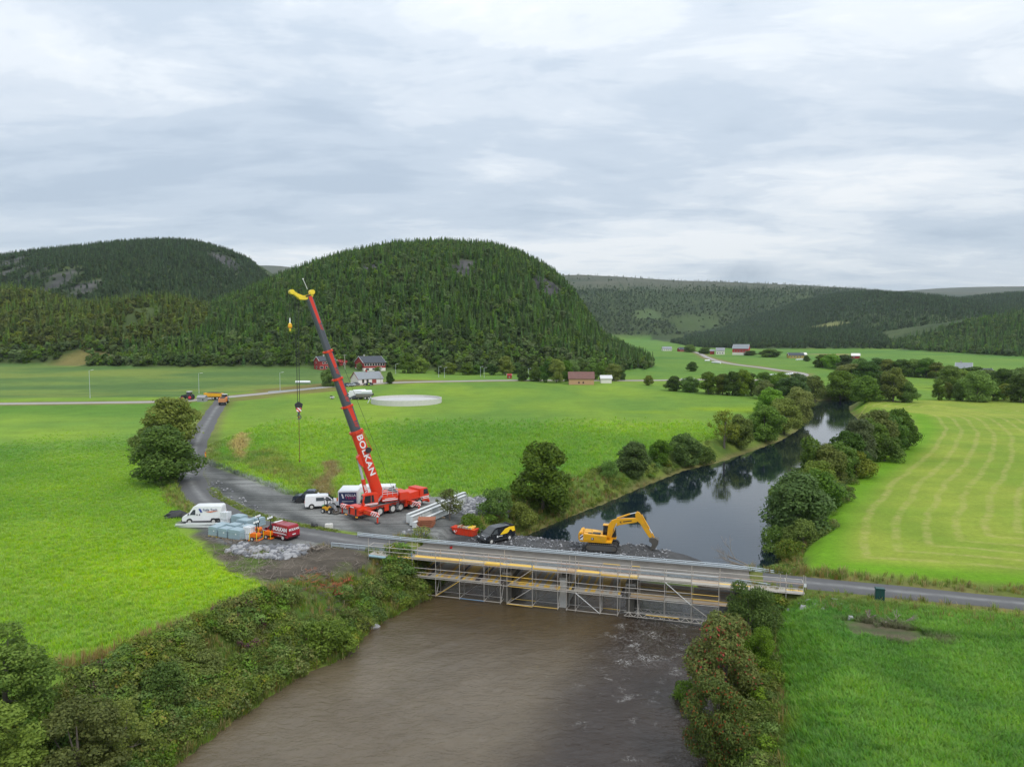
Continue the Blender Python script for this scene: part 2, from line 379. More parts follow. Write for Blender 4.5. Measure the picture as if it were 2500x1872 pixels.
RIDGES = [  # Y, front length, back length, tree height, profile power, silhouette (photo px incl. trees)
    (750, 345, 320, 13, 1.0, [(430, 800), (500, 760), (565, 730), (661, 686), (723, 657), (791, 629), (859, 607), (961, 587), (1085, 581), (1198, 587), (1277, 609), (1345, 646), (1384, 683), (1413, 725), (1435, 759), (1458, 793), (1514, 824), (1582, 846), (1620, 900)]),
    (560, 130, 160, 12, .8, [(-700, 690), (-300, 690), (0, 678), (63, 682), (127, 704), (177, 720), (253, 717), (316, 711), (380, 700), (427, 700), (475, 712), (512, 727), (548, 733), (600, 760), (660, 820), (720, 890)]),
    (1250, 520, 500, 13, .9, [(-700, 660), (-300, 640), (0, 624), (25, 628), (63, 630), (127, 622), (221, 610), (300, 600), (396, 587), (459, 584), (512, 586), (570, 603), (601, 619), (633, 648), (649, 663), (668, 682), (700, 720), (770, 830)]),
    (4500, 1800, 900, 0, .7, [(400, 730), (620, 665), (649, 661), (680, 659), (720, 660), (760, 664), (900, 720)]),
    (3600, 1700, 900, 4, .7, [(1100, 700), (1300, 684), (1390, 683), (1480, 687), (1582, 695), (1680, 697), (1785, 700), (1860, 703), (1917, 708), (1936, 711), (1944, 728), (1990, 745), (2100, 770)]),
    (6000, 2500, 1500, 0, .6, [(1850, 735), (1990, 722), (2129, 718), (2215, 712), (2342, 708), (2420, 708), (2500, 711), (3200, 715)]),
    (2000, 900, 500, 10, .8, [(1650, 815), (1750, 795), (1800, 780), (1900, 748), (1960, 728), (2008, 718), (2053, 714), (2115, 718), (2154, 728), (2200, 738), (2270, 735), (2350, 722), (2420, 714), (2500, 718), (2900, 690)]),
    (950, 400, 400, 12, .8, [(1990, 888), (2060, 868), (2109, 840), (2190, 822), (2291, 797), (2393, 767), (2500, 749), (2800, 690), (3200, 660)]),
    (1420, 480, 500, 12, .7, [(1250, 860), (1350, 845), (1450, 832), (1600, 826), (1700, 815), (1850, 800), (1950, 792), (2050, 802), (2200, 830), (2350, 850)]),
]
_RX = []
for Y, Lf, Lb, th, pw, pts in RIDGES:
    q = [at(u, v, Y) for u, v in pts]
    _RX.append((np.array([p[0] for p in q]), np.array([p[2] - th for p in q])))
def zbase(x, y):
    p = np.interp(y, [0, 140, 250, 330, 450, 700, 1000, 1600, 3000, 9000], [0, 0, 2.2, 3.9, 5.6, 8.2, 10, 16, 30, 60])
    xr = 20 + .55 * (np.clip(y, 90, 330) - 100)
    wgt = 1 - .6 * ss(-55, 15, x - xr) * ss(480, 330, y)
    return p * wgt + 3.0 * ss(280, 430, y) * ss(-20, -110, x) + .5 * (fbm(x, y, 60, 3) - .5) * ss(120, 200, y)
FILL = [(-15, 99, -.1), (-6.5, 94.6, -.7), (-1.5, 93.0, -1.25), (6, 92.2, -1.9), (14, 90.2, -2.0), (18.5, 88.6, -2.9)]
def hills(x, y, parts=False):
    zb = zbase(x, y); best = zb.copy(); which = np.full(x.shape, -1)
    for i, (Y, Lf, Lb, th, pw, pts) in enumerate(RIDGES):
        rx, rz = _RX[i]
        k = 1.0 + (.66 if i == 0 else .28) * (np.clip(y, Y - Lf, Y) / Y - 1)          # flanks close in a little towards the foot
        Rz = np.interp(x / k, rx, rz, left=rz[0] * .6, right=rz[-1] if rz[-1] > 40 else 0)
        t = np.where(y < Y, (Y - y) / Lf, (y - Y) / Lb); c = np.clip(1 - t**2, 0, 1)**pw
        edge = ss(rx[0] - 150, rx[0], x) if rx[0] > -350 else 1.0
        am = max(6.0, (rz.max()) * .10)
        rough = (fbm(x, y, Lf * .35, 4) - .5) * am * np.clip(4 * c * (1 - c) + .12, 0, 1)
        h = zb * (1 - c) + np.maximum(Rz, 0) * c * edge + np.where(Rz > 14, rough, 0) * (c > 0)
        m = h > best; best = np.where(m, h, best); which = np.where(m & (h > zb + 1.2), i, which)
    return (best, which) if parts else best
_RP = np.array(RIVER)
def riverd(x, y):
    d = np.full(x.shape, 500.0); m = (x > -80) & (x < 230) & (y > 10) & (y < 390)
    if m.any(): d[m] = sdf(x[m], y[m], _RP)
    return d
def wlevel(x, y):
    s, t = bst(x, y); return -4.3 + 1.1 * ss(6.0, 11.5, t)
def hz(x, y):
    x = np.atleast_1d(np.asarray(x, float)); y = np.atleast_1d(np.asarray(y, float))
    z = zbase(x, y); far = y > 380
    if far.any(): z[far] = hills(x[far], y[far])
    d = riverd(x, y); wl = wlevel(x, y); s, t = bst(x, y)
    bw = np.where(t < 0, 9.5, 6.5) + 3 * (fbm(x, y, 14, 2) - .5)
    k = ss(0, 1, np.clip(d / bw, 0, 1))
    out = wl + .05 + (z - wl - .05) * np.clip(k * 1.05, 0, 1) + .35 * (fbm(x, y, 3.2, 3) - .5) * (d < bw) * ss(0, 1.2, d)
    ins = wl - .25 - 2.2 * ss(0, 6, -d)
    z = np.where(d > bw, z, np.where(d > 0, np.minimum(out, z + .3), ins))
    m = (x > -60) & (x < 60) & (y > 40) & (y < 130)
    if m.any():
        X, Yv, S, Tt = x[m], y[m], s[m], t[m]; Z = z[m]
        # road embankments behind both abutments
        for lo, hi in ((-30, 4.6), (43.6, 90)):
            over = np.maximum(np.maximum(lo - S, S - hi), 0); side = np.maximum(np.abs(Tt - 2.5) - 2.8, 0)
            Z = np.maximum(Z, -.02 - np.hypot(over * 1.4, side * .75))
        # quarry fill pushed out into the pool
        ln = np.array(FILL); best = np.full(X.shape, -50.0)
        for a, b in zip(ln[:-1], ln[1:]):
            e = b[:2] - a[:2]; tt = np.clip(((X - a[0]) * e[0] + (Yv - a[1]) * e[1]) / (e @ e), 0, 1)
            dd = np.hypot(X - a[0] - tt * e[0], Yv - a[1] - tt * e[1]); top = a[2] + tt * (b[2] - a[2])
            best = np.maximum(best, top - np.maximum(dd - 2.9, 0) * .95)
        for cx, cy, ch, cr in ((16.9, 89.6, 1.3, 2.6), (15.4, 91.0, .8, 2.2), (19.2, 88.4, .9, 2.6)):
            best = np.maximum(best, -2.05 + ch - np.hypot(X - cx, Yv - cy) * ch / cr * 1.1)
        best += .22 * (fbm(X, Yv, 1.6, 3) - .5)
        Z = np.maximum(Z, best)
        # rip-rap bank of the storage pad, and soil heap by the timber mats
        Z = np.where((S < 3) & (Tt < -3), Z, Z)
        z[m] = Z
    return z
def hit(u, v, zoff=0.0):
    """where the photographed ray through (u, v) meets the ground"""
    d = ray(u, v); t = np.concatenate([np.arange(30, 330, .5), np.arange(330, 1600, 2.), np.arange(1600, 7000, 10.)])
    x, y, z = d[0] * t, d[1] * t, CAM_H + d[2] * t
    b = np.nonzero(z - zoff < hz(x, y))[0]
    i = b[0] if len(b) else len(t) - 1
    return (float(x[i]), float(y[i]), float(hz(x[i], y[i])[0]))
def h1(x, y): return float(hz(x, y)[0])

def axis(fine, lo, hi, step, f1=1.045):
    a = list(np.arange(fine[0], fine[1] + 1e-6, step)); d = step
    while a[-1] < hi: d *= f1; a.append(a[-1] + d)
    d = step
    while a[0] > lo: d *= f1; a.insert(0, a[0] - d)
    return np.array(a)
gx = axis((-50, 42), -4800, 5200, .6, 1.032); 
gy = np.concatenate([np.arange(26, 42, 1.0), np.arange(42, 116, .6), np.arange(116, 200, 1.1)]); d = 1.1; gy = list(gy)
while gy[-1] < 1100: d *= 1.012; gy.append(gy[-1] + d)
while gy[-1] < 8200: d *= 1.04; gy.append(gy[-1] + d)
gy = np.array(gy)
GX, GY = np.meshgrid(gx, gy); fx, fy = GX.ravel(), GY.ravel()
fz = hz(fx, fy)
_, fwhich = hills(fx, fy, True); fwhich = np.where(fy > 380, fwhich, -1)
nx, ny = len(gx), len(gy)
ii = np.arange(ny - 1)[:, None] * nx + np.arange(nx - 1)[None, :]
faces = np.stack([ii, ii + 1, ii + nx + 1, ii + nx], -1).reshape(-1, 4)

# ---- ground cover colours (true surface colours, per field)
PAD = [(-63, 144), (-54, 134.5), (-44, 123.7), (-36.9, 115), (-29, 111), (-20, 112), (-9, 113.5), (-3, 110.5), (-2, 104), (-6, 98), (-2, 96), (8, 94.5), (16, 92), (19, 88), (16, 86.5), (8, 88.5), (-3, 89.5), (-9, 90.5), (-13, 89), (-17.1, 87.6), (-21, 89.6), (-25.7, 92.2), (-31.9, 95.6), (-38.4, 101.5), (-47.4, 111.5), (-56, 127), (-62, 140)]
STORE = [(-46.5, 97), (-41, 99), (-36, 94.5), (-26.5, 89.5), (-24, 87.5), (-25, 84.8), (-29, 84), (-34, 85.8), (-38, 88.5), (-42, 92.5)]
DIRT = [(-42, 92.5), (-36, 89), (-30, 86), (-24, 86), (-18, 85), (-15.5, 81), (-18, 77), (-22, 72), (-24, 70), (-26, 72), (-28, 74.5), (-31.5, 77.5), (-35, 82), (-39.5, 88)]
SOIL = [(-14.5, 93.5), (-10, 94.5), (-5, 92.5), (-3, 90.5), (-6, 89.5), (-11, 91)]
LFIELD = [(-39.5, 87.5), (-35, 81), (-31.5, 77), (-28, 74), (-26, 72), (-24.5, 70), (-26, 67), (-29, 61), (-31.5, 55.5), (-38, 51), (-45, 44), (-60, 25), (-180, 25), (-330, 120), (-320, 230), (-180, 243), (-128, 250), (-114, 261), (-100, 222), (-81, 170), (-72, 145), (-66, 128), (-54.5, 112), (-47, 101), (-46, 96), (-43, 91)]
MOW = [g(u, v, -.3) for u, v in ((1962, 1396), (1962, 1330), (2012, 1230), (2098, 1160), (2196, 1100), (2245, 1050), (2225, 1020), (2120, 1010), (2050, 998), (2090, 984), (2500, 979))] + [(330, 310), (330, 60), (120, 52), (75, 64), (50, 72)]
RFIELD = [(19, 56), (23, 64), (28, 68.5), (36, 66), (75, 54), (120, 41), (120, 20), (14, 20), (14, 40)]
BFIELD = [(-360, 262), (-180, 268), (-125, 272), (-112, 284), (-96, 306), (-80, 330), (-62, 346), (-66, 420), (-600, 520), (-600, 262)]
fr = riverd(fx, fy)
def msk(poly, soft, jit=0.0, js=3.0):
    m = np.zeros(fx.shape); P = np.array(poly); lo = P.min(0) - 12; hi = P.max(0) + 12
    k = (fx > lo[0]) & (fx < hi[0]) & (fy > lo[1]) & (fy < hi[1])
    m[k] = 1 - ss(-soft, soft, sdf(fx[k], fy[k], poly) + jit * (fbm(fx[k], fy[k], js, 3) - .5) * 2)
    return m
C = np.zeros((len(fx), 3)); 
def lay(m, a, b=None, n=None):
    global C
    a = np.array(a); col = a if b is None else a + (np.array(b) - a) * np.clip(n, 0, 1)[:, None]
    C = C * (1 - m[:, None]) + col * m[:, None]
big = fbm(fx, fy, 45, 4); mid = fbm(fx * 1.0, fy * .45, 22, 4); sml = fbm(fx, fy, 5, 4)
C[:] = np.array((.085, .205, .022))
lay(np.ones_like(fx), (.120, .225, .032), (.205, .305, .030), (mid - .3) * 2.2)
# pasture between main road and river, brighter strip along its middle
lay(ss(330, 420, fy), (.085, .19, .032), (.14, .24, .035), (big - .3) * 2.2)
lay(msk(LFIELD, 1.0, 1.2), (.112, .225, .036), (.205, .315, .034), (fbm(fx, fy, 30, 4) - .38) * 2.6)
lay(msk(LFIELD, .8, 1.2) * ss(22, 4, sdf(fx, fy, LFIELD) * -1) * ss(105, 70, fy) * ss(60, 74, fy), (.26, .375, .018))
lay(msk(LFIELD, 2) * ss(200, 235, fy), (.10, .21, .025))
lay(msk(BFIELD, 4, 3, 20), (.085, .155, .040), (.145, .215, .045), (fbm(fx * .5, fy * 1.6, 26, 4) - .35) * 2.4)
ys = ss(.60, .72, fbm(fx * .45 + 90, fy * 1.2, 34, 3)); lay(msk(BFIELD, 6) * ys * .6, (.19, .235, .045))
lay(ss(.60, .72, fbm(fx * .45 + 40, fy, 38, 3)) * ss(150, 190, fy) * ss(330, 300, fy) * (fx < 90) * (fx > -90), (.20, .30, .014))
lay(msk(RFIELD, 1.5, 1.5), (.080, .175, .030), (.145, .26, .036), (sml - .3) * 2)
lay(msk(MOW, 1.0, 1.0), (.175, .262, .028), (.26, .315, .042), (fbm(fx, fy, 9, 4) - .3) * 2)
mowd = -sdf(fx, fy, MOW)
lay(msk(MOW, .8, .8) * ss(7, 2.5, mowd), (.13, .27, .012))
# banks
bankw = 8.5 + 5 * (fbm(fx, fy, 12, 3) - .5) - 3 * (fy > 95) - 4.2 * ((fx > 6) & (fy < 70))
lay(ss(bankw + 1.5, bankw - 1.0, fr) * (1 - msk(MOW, .8, .8)), (.070, .120, .020), (.15, .195, .035), (sml - .3) * 2.2)
lay(ss(2.2, .4, fr + 1.4 * (sml - .5)) * (fy > 92), (.15, .14, .05))
# verges along the main road and the site road
dm = linedist(fx, fy, MAINR); lay(ss(7.5, 4, dm + 5 * (sml - .5)), (.15, .15, .05), (.24, .19, .08), (sml - .2) * 1.8)
lay(ss(17, 13, dm) * ss(.42, .6, big) * (fx > -110) * (fx < 0) * (fy < 352), (.17, .15, .045))
dw = linedist(fx, fy, ROADW); lay(ss(5.5, 3, dw + 3 * (sml - .5)), (.12, .17, .03), (.20, .19, .07), (sml - .2) * 1.6)
de = linedist(fx, fy, ROADE); lay(ss(7, 3, de + 4 * (sml - .5)), (.10, .14, .025), (.19, .17, .06), (sml - .2) * 1.8)
# rank grass and dry reeds beside the pad
WEED = [(-62, 147), (-53, 138), (-43, 127), (-35, 118), (-27, 113), (-31, 120), (-42, 138), (-54, 158)]
lay(msk(WEED, 2.5, 3), (.10, .17, .025), (.21, .22, .05), (sml - .3) * 2.2)
lay(msk([(-58, 148), (-56, 146), (-64, 170), (-68, 180), (-71, 181), (-67, 165)], 1.2, 1.2), (.34, .27, .11))
lay(ss(2.4, .6, linedist(fx, fy, [(-30, 112.5), (-33, 120), (-34, 132), (-37, 142)]) + 1.2 * (sml - .5)), (.22, .17, .08))
gr = fbm(fx, fy, 3.5, 4); tr = fbm(fx * .8 + fy * .55, (fy * .8 - fx * .55) * .22, 3.0, 4)
lay(msk(DIRT, 1.2, 1.8), (.066, .056, .044), (.125, .105, .082), (gr - .3) * 2)
lay(msk(DIRT, 1.2, 1.0) * ss(.55, .66, fbm(fx, fy, 6, 4)), (.09, .13, .03))
lay(msk(SOIL, .8, .8), (.115, .082, .055))
lay(np.maximum(msk(PAD, .6, .8), msk(STORE, .5, .8)), (.085, .088, .085), (.225, .228, .218), (tr - .33) * 2.9)
FILLP = [(-9, 95), (-4, 98), (2, 98), (10, 98), (19, 97), (26, 93), (26, 85), (20, 82), (14, 83), (6, 84), (-4, 86), (-8, 89.5)]
lay(np.maximum(msk(FILLP, .8, .6), 0), (.055, .055, .058), (.095, .095, .095), gr)
lay(msk([(29.5, 62.5), (34.5, 61.3), (37, 58), (33, 57.5), (30, 59.5)], 1.0, 1.4, 2.0), (.10, .08, .055), (.14, .115, .08), gr)
lay(np.exp(-(linedist(fx, fy, [(30, 61), (40, 58), (55, 58), (70, 61)]) / .5)**2) * .6, (.035, .09, .016))
MEDIAN = [(-51.0, 119), (-47.2, 112.6), (-38.6, 102.6), (-32.6, 97.6), (-25.9, 93.4), (-20.5, 90.9)]
lay(ss(1.0, .45, linedist(fx, fy, MEDIAN) + .5 * (sml - .5)), (.12, .20, .026), (.20, .24, .05), sml)
# woodland floor, crags, clear-cuts, heath of the plateau
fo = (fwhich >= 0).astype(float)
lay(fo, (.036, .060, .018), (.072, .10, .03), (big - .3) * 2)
rk = lambda c, r, th, zn=20: None
def blob(u, v, ru, rv, th=.5, sc=1.0):
    p = hit(u, v); e = p[1] / FPX; rx = ru * e; ry = max(rv * e * 4, rx * .5)
    q = np.hypot((fx - p[0]) / rx, (fy - p[1]) / ry) + 1.1 * (fbm(fx, fy, rx * .5 * sc, 4) - .5)
    return ss(1.05, .7, q), (p[0], p[1], rx, ry)
CRAGS = [blob(*a)[1] for a in ((20, 665, 34, 26), (205, 706, 40, 14), (85, 668, 26, 14), (1340, 705, 44, 24), (1135, 655, 35, 18), (905, 655, 32, 16), (545, 632, 40, 22), (140, 690, 40, 22), (25, 640, 40, 30), (345, 775, 40, 22))]
crag = np.zeros_like(fx)
for a in ((20, 665, 34, 26), (205, 706, 40, 14), (85, 668, 26, 14), (1340, 705, 44, 24), (1135, 655, 35, 18), (905, 655, 32, 16), (545, 632, 40, 22), (140, 690, 40, 22), (25, 640, 40, 30)): crag = np.maximum(crag, blob(*a)[0])
lay(crag * fo, (.026, .028, .027), (.105, .102, .10), fbm(fx, fy, 7, 5) * 2.6 - .9)
CLEAR = []
for a, c1, c2 in (((1690, 785, 58, 13), (.042, .074, .023), (.072, .105, .03)), ((2000, 800, 70, 16), (.15, .17, .05), (.20, .20, .07)), ((2040, 865, 62, 13), (.27, .19, .08), (.33, .24, .10)), ((1580, 770, 36, 9), (.055, .095, .03), (.09, .13, .04))):
    m, e = blob(*a); CLEAR.append(e); lay(m * (fy > 500), c1, c2, sml * 1.4 - .2)
CLEAR.append((-262, 429, 26, 9)); lay(ss(1.1, .7, np.hypot((fx + 262) / 26, (fy - 429) / 9) + .8 * (sml - .5)), (.24, .18, .075), (.13, .15, .04), sml)
heath = ss(.62, .82, fz / 260) * (fy > 2300); lay(heath, (.062, .076, .046), (.105, .105, .07), big * 1.4 - .2)
lay(heath * ss(.56, .7, fbm(fx, fy, 130, 4)), (.045, .065, .035))

def groundmat():
    m = bpy.data.materials.new('ground_cover'); m.use_nodes = True; t = m.node_tree; b = t.nodes['Principled BSDF']
    b.inputs['Roughness'].default_value = .95; b.inputs['Specular IOR Level'].default_value = .15
    a = N(t, 'ShaderNodeAttribute', attribute_name='cover').outputs['Color']
    md = N(t, 'ShaderNodeAttribute', attribute_name='swath').outputs['Fac']
    p = t.nodes.new('ShaderNodeNewGeometry').outputs['Position']
    nA = noise(t, p, 1.6, 6, .68); nB = noise(t, p, .16, 5, .6); nC = noise(t, vmap(t, p, sc=(.09, .5, 1)), 1.0, 5, .6, .5); nD = noise(t, p, 7, 4, .7)
    k = mathn(t, 'ADD', mathn(t, 'ADD', mathn(t, 'MULTIPLY', nA, .75), mathn(t, 'MULTIPLY', nB, .5)), mathn(t, 'ADD', mathn(t, 'MULTIPLY', nC, .35), mathn(t, 'MULTIPLY', nD, .6)))
    k = mathn(t, 'MULTIPLY_ADD', mathn(t, 'SUBTRACT', k, 1.1), 1.05, 1.0)
    gv = N(t, 'ShaderNodeAttribute', attribute_name='gravel').outputs['Fac']       # ruts and loose stones of the gravel yard
    rut = mathn(t, 'SUBTRACT', noise(t, vmap(t, p, rot=(0, 0, R(38)), sc=(.05, 1.0, 1)), 1.1, 6, .6, .6), .5)
    peb = mathn(t, 'SUBTRACT', noise(t, p, 13, 3, .8), .5)
    k = mathn(t, 'ADD', k, mathn(t, 'MULTIPLY', gv, mathn(t, 'ADD', mathn(t, 'MULTIPLY', rut, 1.9), mathn(t, 'MULTIPLY', peb, 1.5))))
    c = N(t, 'ShaderNodeVectorMath', {0: a, 3: k}, operation='SCALE').outputs[0]
    # pale rows of dried cuttings, following the edge of the mown field
    wv = mathn(t, 'ADD', md, mathn(t, 'MULTIPLY', noise(t, p, .05, 3, .5), 3.0))
    st = mathn(t, 'SINE', mathn(t, 'MULTIPLY', wv, 2 * math.pi / 3.6))
    st = mathn(t, 'MULTIPLY', mathn(t, 'MULTIPLY_ADD', st, 1.7, -.6, clamp=True), mathn(t, 'GREATER_THAN', md, 5.0))
    st = mathn(t, 'MULTIPLY', st, mathn(t, 'MULTIPLY_ADD', noise(t, p, .45, 7, .8), 4.0, -1.55, clamp=True))
    c = mixc(t, mathn(t, 'MULTIPLY', st, .58), c, (.42, .37, .14))
    t.links.new(c, b.inputs['Base Color'])
    bn = N(t, 'ShaderNodeBump', {'Height': mathn(t, 'ADD', nA, mathn(t, 'MULTIPLY', nD, .4)), 'Strength': .55, 'Distance': .25})
    t.links.new(bn.outputs[0], b.inputs['Normal']); return m
me = npmesh('ground', np.stack([fx, fy, fz], 1), faces, groundmat(), True)
ca = me.color_attributes.new('cover', 'FLOAT_COLOR', 'POINT'); ca.data.foreach_set('color', np.concatenate([np.clip(C, 0, 1), np.ones((len(C), 1))], 1).astype(np.float32).ravel())
sa = me.attributes.new('swath', 'FLOAT', 'POINT'); sa.data.foreach_set('value', np.where(mowd > 0, mowd, 0).astype(np.float32))
ga = me.attributes.new('gravel', 'FLOAT', 'POINT'); ga.data.foreach_set('value', np.maximum(np.maximum(msk(PAD, .6, .8), msk(STORE, .5, .8)), .6 * msk(DIRT, 1, 1)).astype(np.float32))
tag(link('ground', me), kind='structure')

# ---- roads: cambered strips a little proud of the ground
def roadmat(name, c1, c2, wear=(.30, .30, .30)):
    m = bpy.data.materials.new(name); m.use_nodes = True; t = m.node_tree; b = t.nodes['Principled BSDF']; b.inputs['Roughness'].default_value = .9
    p = t.nodes.new('ShaderNodeNewGeometry').outputs['Position']; uv = N(t, 'ShaderNodeAttribute', attribute_name='across').outputs['Fac']
    c = mixc(t, noise(t, p, .5, 6, .7), c1, c2)
    ctr = mathn(t, 'SUBTRACT', 1.0, mathn(t, 'MULTIPLY', mathn(t, 'ABSOLUTE', uv), 2.6), clamp=True)      # pale unworn crown between the wheel tracks
    c = mixc(t, mathn(t, 'MULTIPLY', ctr, mathn(t, 'MULTIPLY_ADD', noise(t, p, .35, 5, .65), 2.2, -.55, clamp=True)), c, wear)
    t.links.new(c, b.inputs['Base Color'])
    t.links.new(N(t, 'ShaderNodeBump', {'Height': noise(t, p, 9, 5, .7), 'Strength': .4, 'Distance': .05}).outputs[0], b.inputs['Normal']); return m
def smoothline(line, step):
    P = [Vector((*p, 0)) for p in line]; out = []
    for i in range(len(P) - 1):
        a, b = P[i], P[i + 1]; m0 = (b - P[i - 1]) / 2 if i else b - a; m1 = (P[i + 2] - a) / 2 if i + 2 < len(P) else b - a
        n = max(2, int((b - a).length / step))
        for k in range(n):
            s = k / n; out.append((2*s**3-3*s*s+1) * a + (s**3-2*s*s+s) * m0 + (-2*s**3+3*s*s) * b + (s**3-s*s) * m1)
    out.append(P[-1]); return out
def road(name, line, width, mt, lift=.06, step=1.5, ends=None):
    L = smoothline(line, step); cs = (-.56, -.5, -.25, 0, .25, .5, .56); vs = []; ac = []
    for i, p in enumerate(L):
        d = (L[min(i + 1, len(L) - 1)] - L[max(i - 1, 0)]).normalized(); nrm = Vector((-d.y, d.x, 0))
        wd = width * (1 + .05 * math.sin(i * .7) + .04 * math.sin(i * .23 + 1))
        zs = hz([(p + nrm * wd * c).x for c in cs], [(p + nrm * wd * c).y for c in cs]); zc = max(zs[2:5])
        for j, c in enumerate(cs):
            q = p + nrm * wd * c; zz = max(zs[j], zc - .05) + lift + (.03 if j in (2, 3, 4) else 0) if j not in (0, 6) else zs[j] - .12
            vs.append((q.x, q.y, zz)); ac.append(c * 2)
    n = len(cs); fs = [(i * n + j, i * n + j + 1, (i + 1) * n + j + 1, (i + 1) * n + j) for i in range(len(L) - 1) for j in range(n - 1)]
    me = npmesh(name, vs, fs, mt, True); a = me.attributes.new('across', 'FLOAT', 'POINT'); a.data.foreach_set('value', np.array(ac, np.float32))
    return tag(link(name, me), kind='structure')
ASPH = roadmat('road_asphalt', (.075, .075, .078), (.125, .124, .122), (.24, .24, .235))
GRVR = roadmat('road_pale', (.27, .255, .235), (.38, .36, .33), (.36, .34, .31))
road('site_road', ROADW, 4.6, ASPH)
road('field_road', ROADE, 3.7, ASPH)
road('main_road', MAINR, MAINR_W, GRVR, .14, 4.0)

# ---- water
def watermat(name, turbid):
    m = bpy.data.materials.new(name); m.use_nodes = True; t = m.node_tree; b = t.nodes['Principled BSDF']
    p = t.nodes.new('ShaderNodeNewGeometry').outputs['Position']
    b.inputs['IOR'].default_value = 1.36; b.inputs['Specular IOR Level'].default_value = .75
    if turbid:
        s = N(t, 'ShaderNodeSeparateXYZ', {0: p}).outputs
        rp = N(t, 'ShaderNodeAttribute', attribute_name='rapid').outputs['Fac']; sl_ = N(t, 'ShaderNodeAttribute', attribute_name='silt').outputs['Fac']
        pw = N(t, 'ShaderNodeVectorMath', {0: p, 1: N(t, 'ShaderNodeVectorMath', {0: noise(t, p, .35, 4, .6, 0, 1), 3: 2.4}, operation='SCALE').outputs[0]}, operation='ADD').outputs[0]
        c = mixc(t, mathn(t, 'MULTIPLY_ADD', noise(t, pw, .16, 5, .6), 1.5, -.3, clamp=True), (.056, .039, .018), (.098, .070, .037))
        c = mixc(t, mathn(t, 'MULTIPLY', sl_, mathn(t, 'MULTIPLY_ADD', noise(t, pw, .13, 5, .65), 1.5, -.15, clamp=True)), c, (.15, .118, .078))
        c = mixc(t, mathn(t, 'MULTIPLY', rp, .9, clamp=True), c, (.024, .014, .009))
        # foam: torn white crests where the stream breaks
        f1 = noise(t, vmap(t, pw, sc=(1.1, .7, 1)), 1.25, 8, .62, 1.6); ridge = mathn(t, 'SUBTRACT', 1.0, mathn(t, 'MULTIPLY', mathn(t, 'ABSOLUTE', mathn(t, 'SUBTRACT', f1, .5)), 16.0), clamp=True)
        patch = mathn(t, 'MULTIPLY_ADD', noise(t, p, .55, 5, .65), 5.5, -3.05, clamp=True)
        fb = N(t, 'ShaderNodeAttribute', attribute_name='foam').outputs['Fac']
        foam = mathn(t, 'MULTIPLY', mathn(t, 'MULTIPLY', ridge, mathn(t, 'ADD', patch, mathn(t, 'MULTIPLY_ADD', fb, .7, -.48)), clamp=True), mathn(t, 'MULTIPLY', fb, 1.6, clamp=True), clamp=True)
        foam = mathn(t, 'MULTIPLY', foam, mathn(t, 'MULTIPLY_ADD', noise(t, p, 5, 5, .7), 3.0, -1.0, clamp=True), clamp=True)
        c = mixc(t, foam, c, (.72, .71, .68))
        t.links.new(c, b.inputs['Base Color'])
        t.links.new(mathn(t, 'MULTIPLY_ADD', foam, .6, .045), b.inputs['Roughness'])
        h = mathn(t, 'ADD', mathn(t, 'MULTIPLY', noise(t, vmap(t, pw, rot=(0, 0, R(-28)), sc=(.55, 1.6, 1)), 1.5, 5, .6, .4), 1.0), mathn(t, 'MULTIPLY', noise(t, p, 5, 4, .6), .25))
        st = mathn(t, 'MULTIPLY_ADD', rp, .15, .55)
        bn = N(t, 'ShaderNodeBump', {'Height': h, 'Strength': st, 'Distance': .22})
        t.links.new(bn.outputs[0], b.inputs['Normal'])
    else:
        b.inputs['IOR'].default_value = 1.5; b.inputs['Base Color'].default_value = (.006, .013, .020, 1); b.inputs['Roughness'].default_value = .02
        h = noise(t, vmap(t, p, rot=(0, 0, R(-30)), sc=(.5, 1.4, 1)), .9, 4, .55)
        wig = mathn(t, 'MULTIPLY_ADD', noise(t, p, .035, 3, .5), .22, -.055, clamp=True)
        bn = N(t, 'ShaderNodeBump', {'Height': h, 'Strength': mathn(t, 'ADD', wig, .02), 'Distance': .12}); t.links.new(bn.outputs[0], b.inputs['Normal'])
    return m
def river_mesh(name, xs, ys, keep, zf, mt, attrs=None):
    X, Y = np.meshgrid(xs, ys); x, y = X.ravel(), Y.ravel(); n = len(xs)
    i = np.arange(len(ys) - 1)[:, None] * n + np.arange(n - 1)[None, :]; f = np.stack([i, i + 1, i + n + 1, i + n], -1).reshape(-1, 4)
    k = keep(x, y); f = f[k[f].any(1)]; used = np.unique(f); rm = np.full(len(x), -1); rm[used] = np.arange(len(used)); x, y = x[used], y[used]
    me = npmesh(name, np.stack([x, y, zf(x, y)], 1), rm[f], mt, True)
    for an, fn in (attrs or {}).items():
        a = me.attributes.new(an, 'FLOAT', 'POINT'); a.data.foreach_set('value', fn(x, y).astype(np.float32))
    return tag(link(name, me), kind='structure')
def rap(x, y):   # the tongue of fast dark water under the right-hand span, and its run down the right bank
    s, t = bst(x, y); cx = np.interp(t, [-50, -30, -12, 0, 8], [33.5, 34.0, 34.5, 34.5, 35.0]); wd = np.interp(t, [-50, -25, -10, 0, 8], [9.0, 7.0, 5.5, 4.5, 5.0])
    return ss(1.5, .4, np.abs(s - cx) / wd + .5 * (fbm(x, y, 4, 4) - .5)) * ss(13, 10.5, t)
def foamf(x, y):
    s, t = bst(x, y); r = rap(x, y); near = ss(-30, -2, t) * ss(12, 9, t)
    cx = np.interp(t, [-50, -30, -12, 0], [28, 29, 30.5, 32]); halo = np.exp(-((s - cx) / np.interp(t, [-50, -20, 0], [14, 10, 6]))**2) * ss(-48, -10, t) * ss(10, 6, t)
    return np.clip(.18 * r + .5 * r * near + .30 * halo, 0, 1)
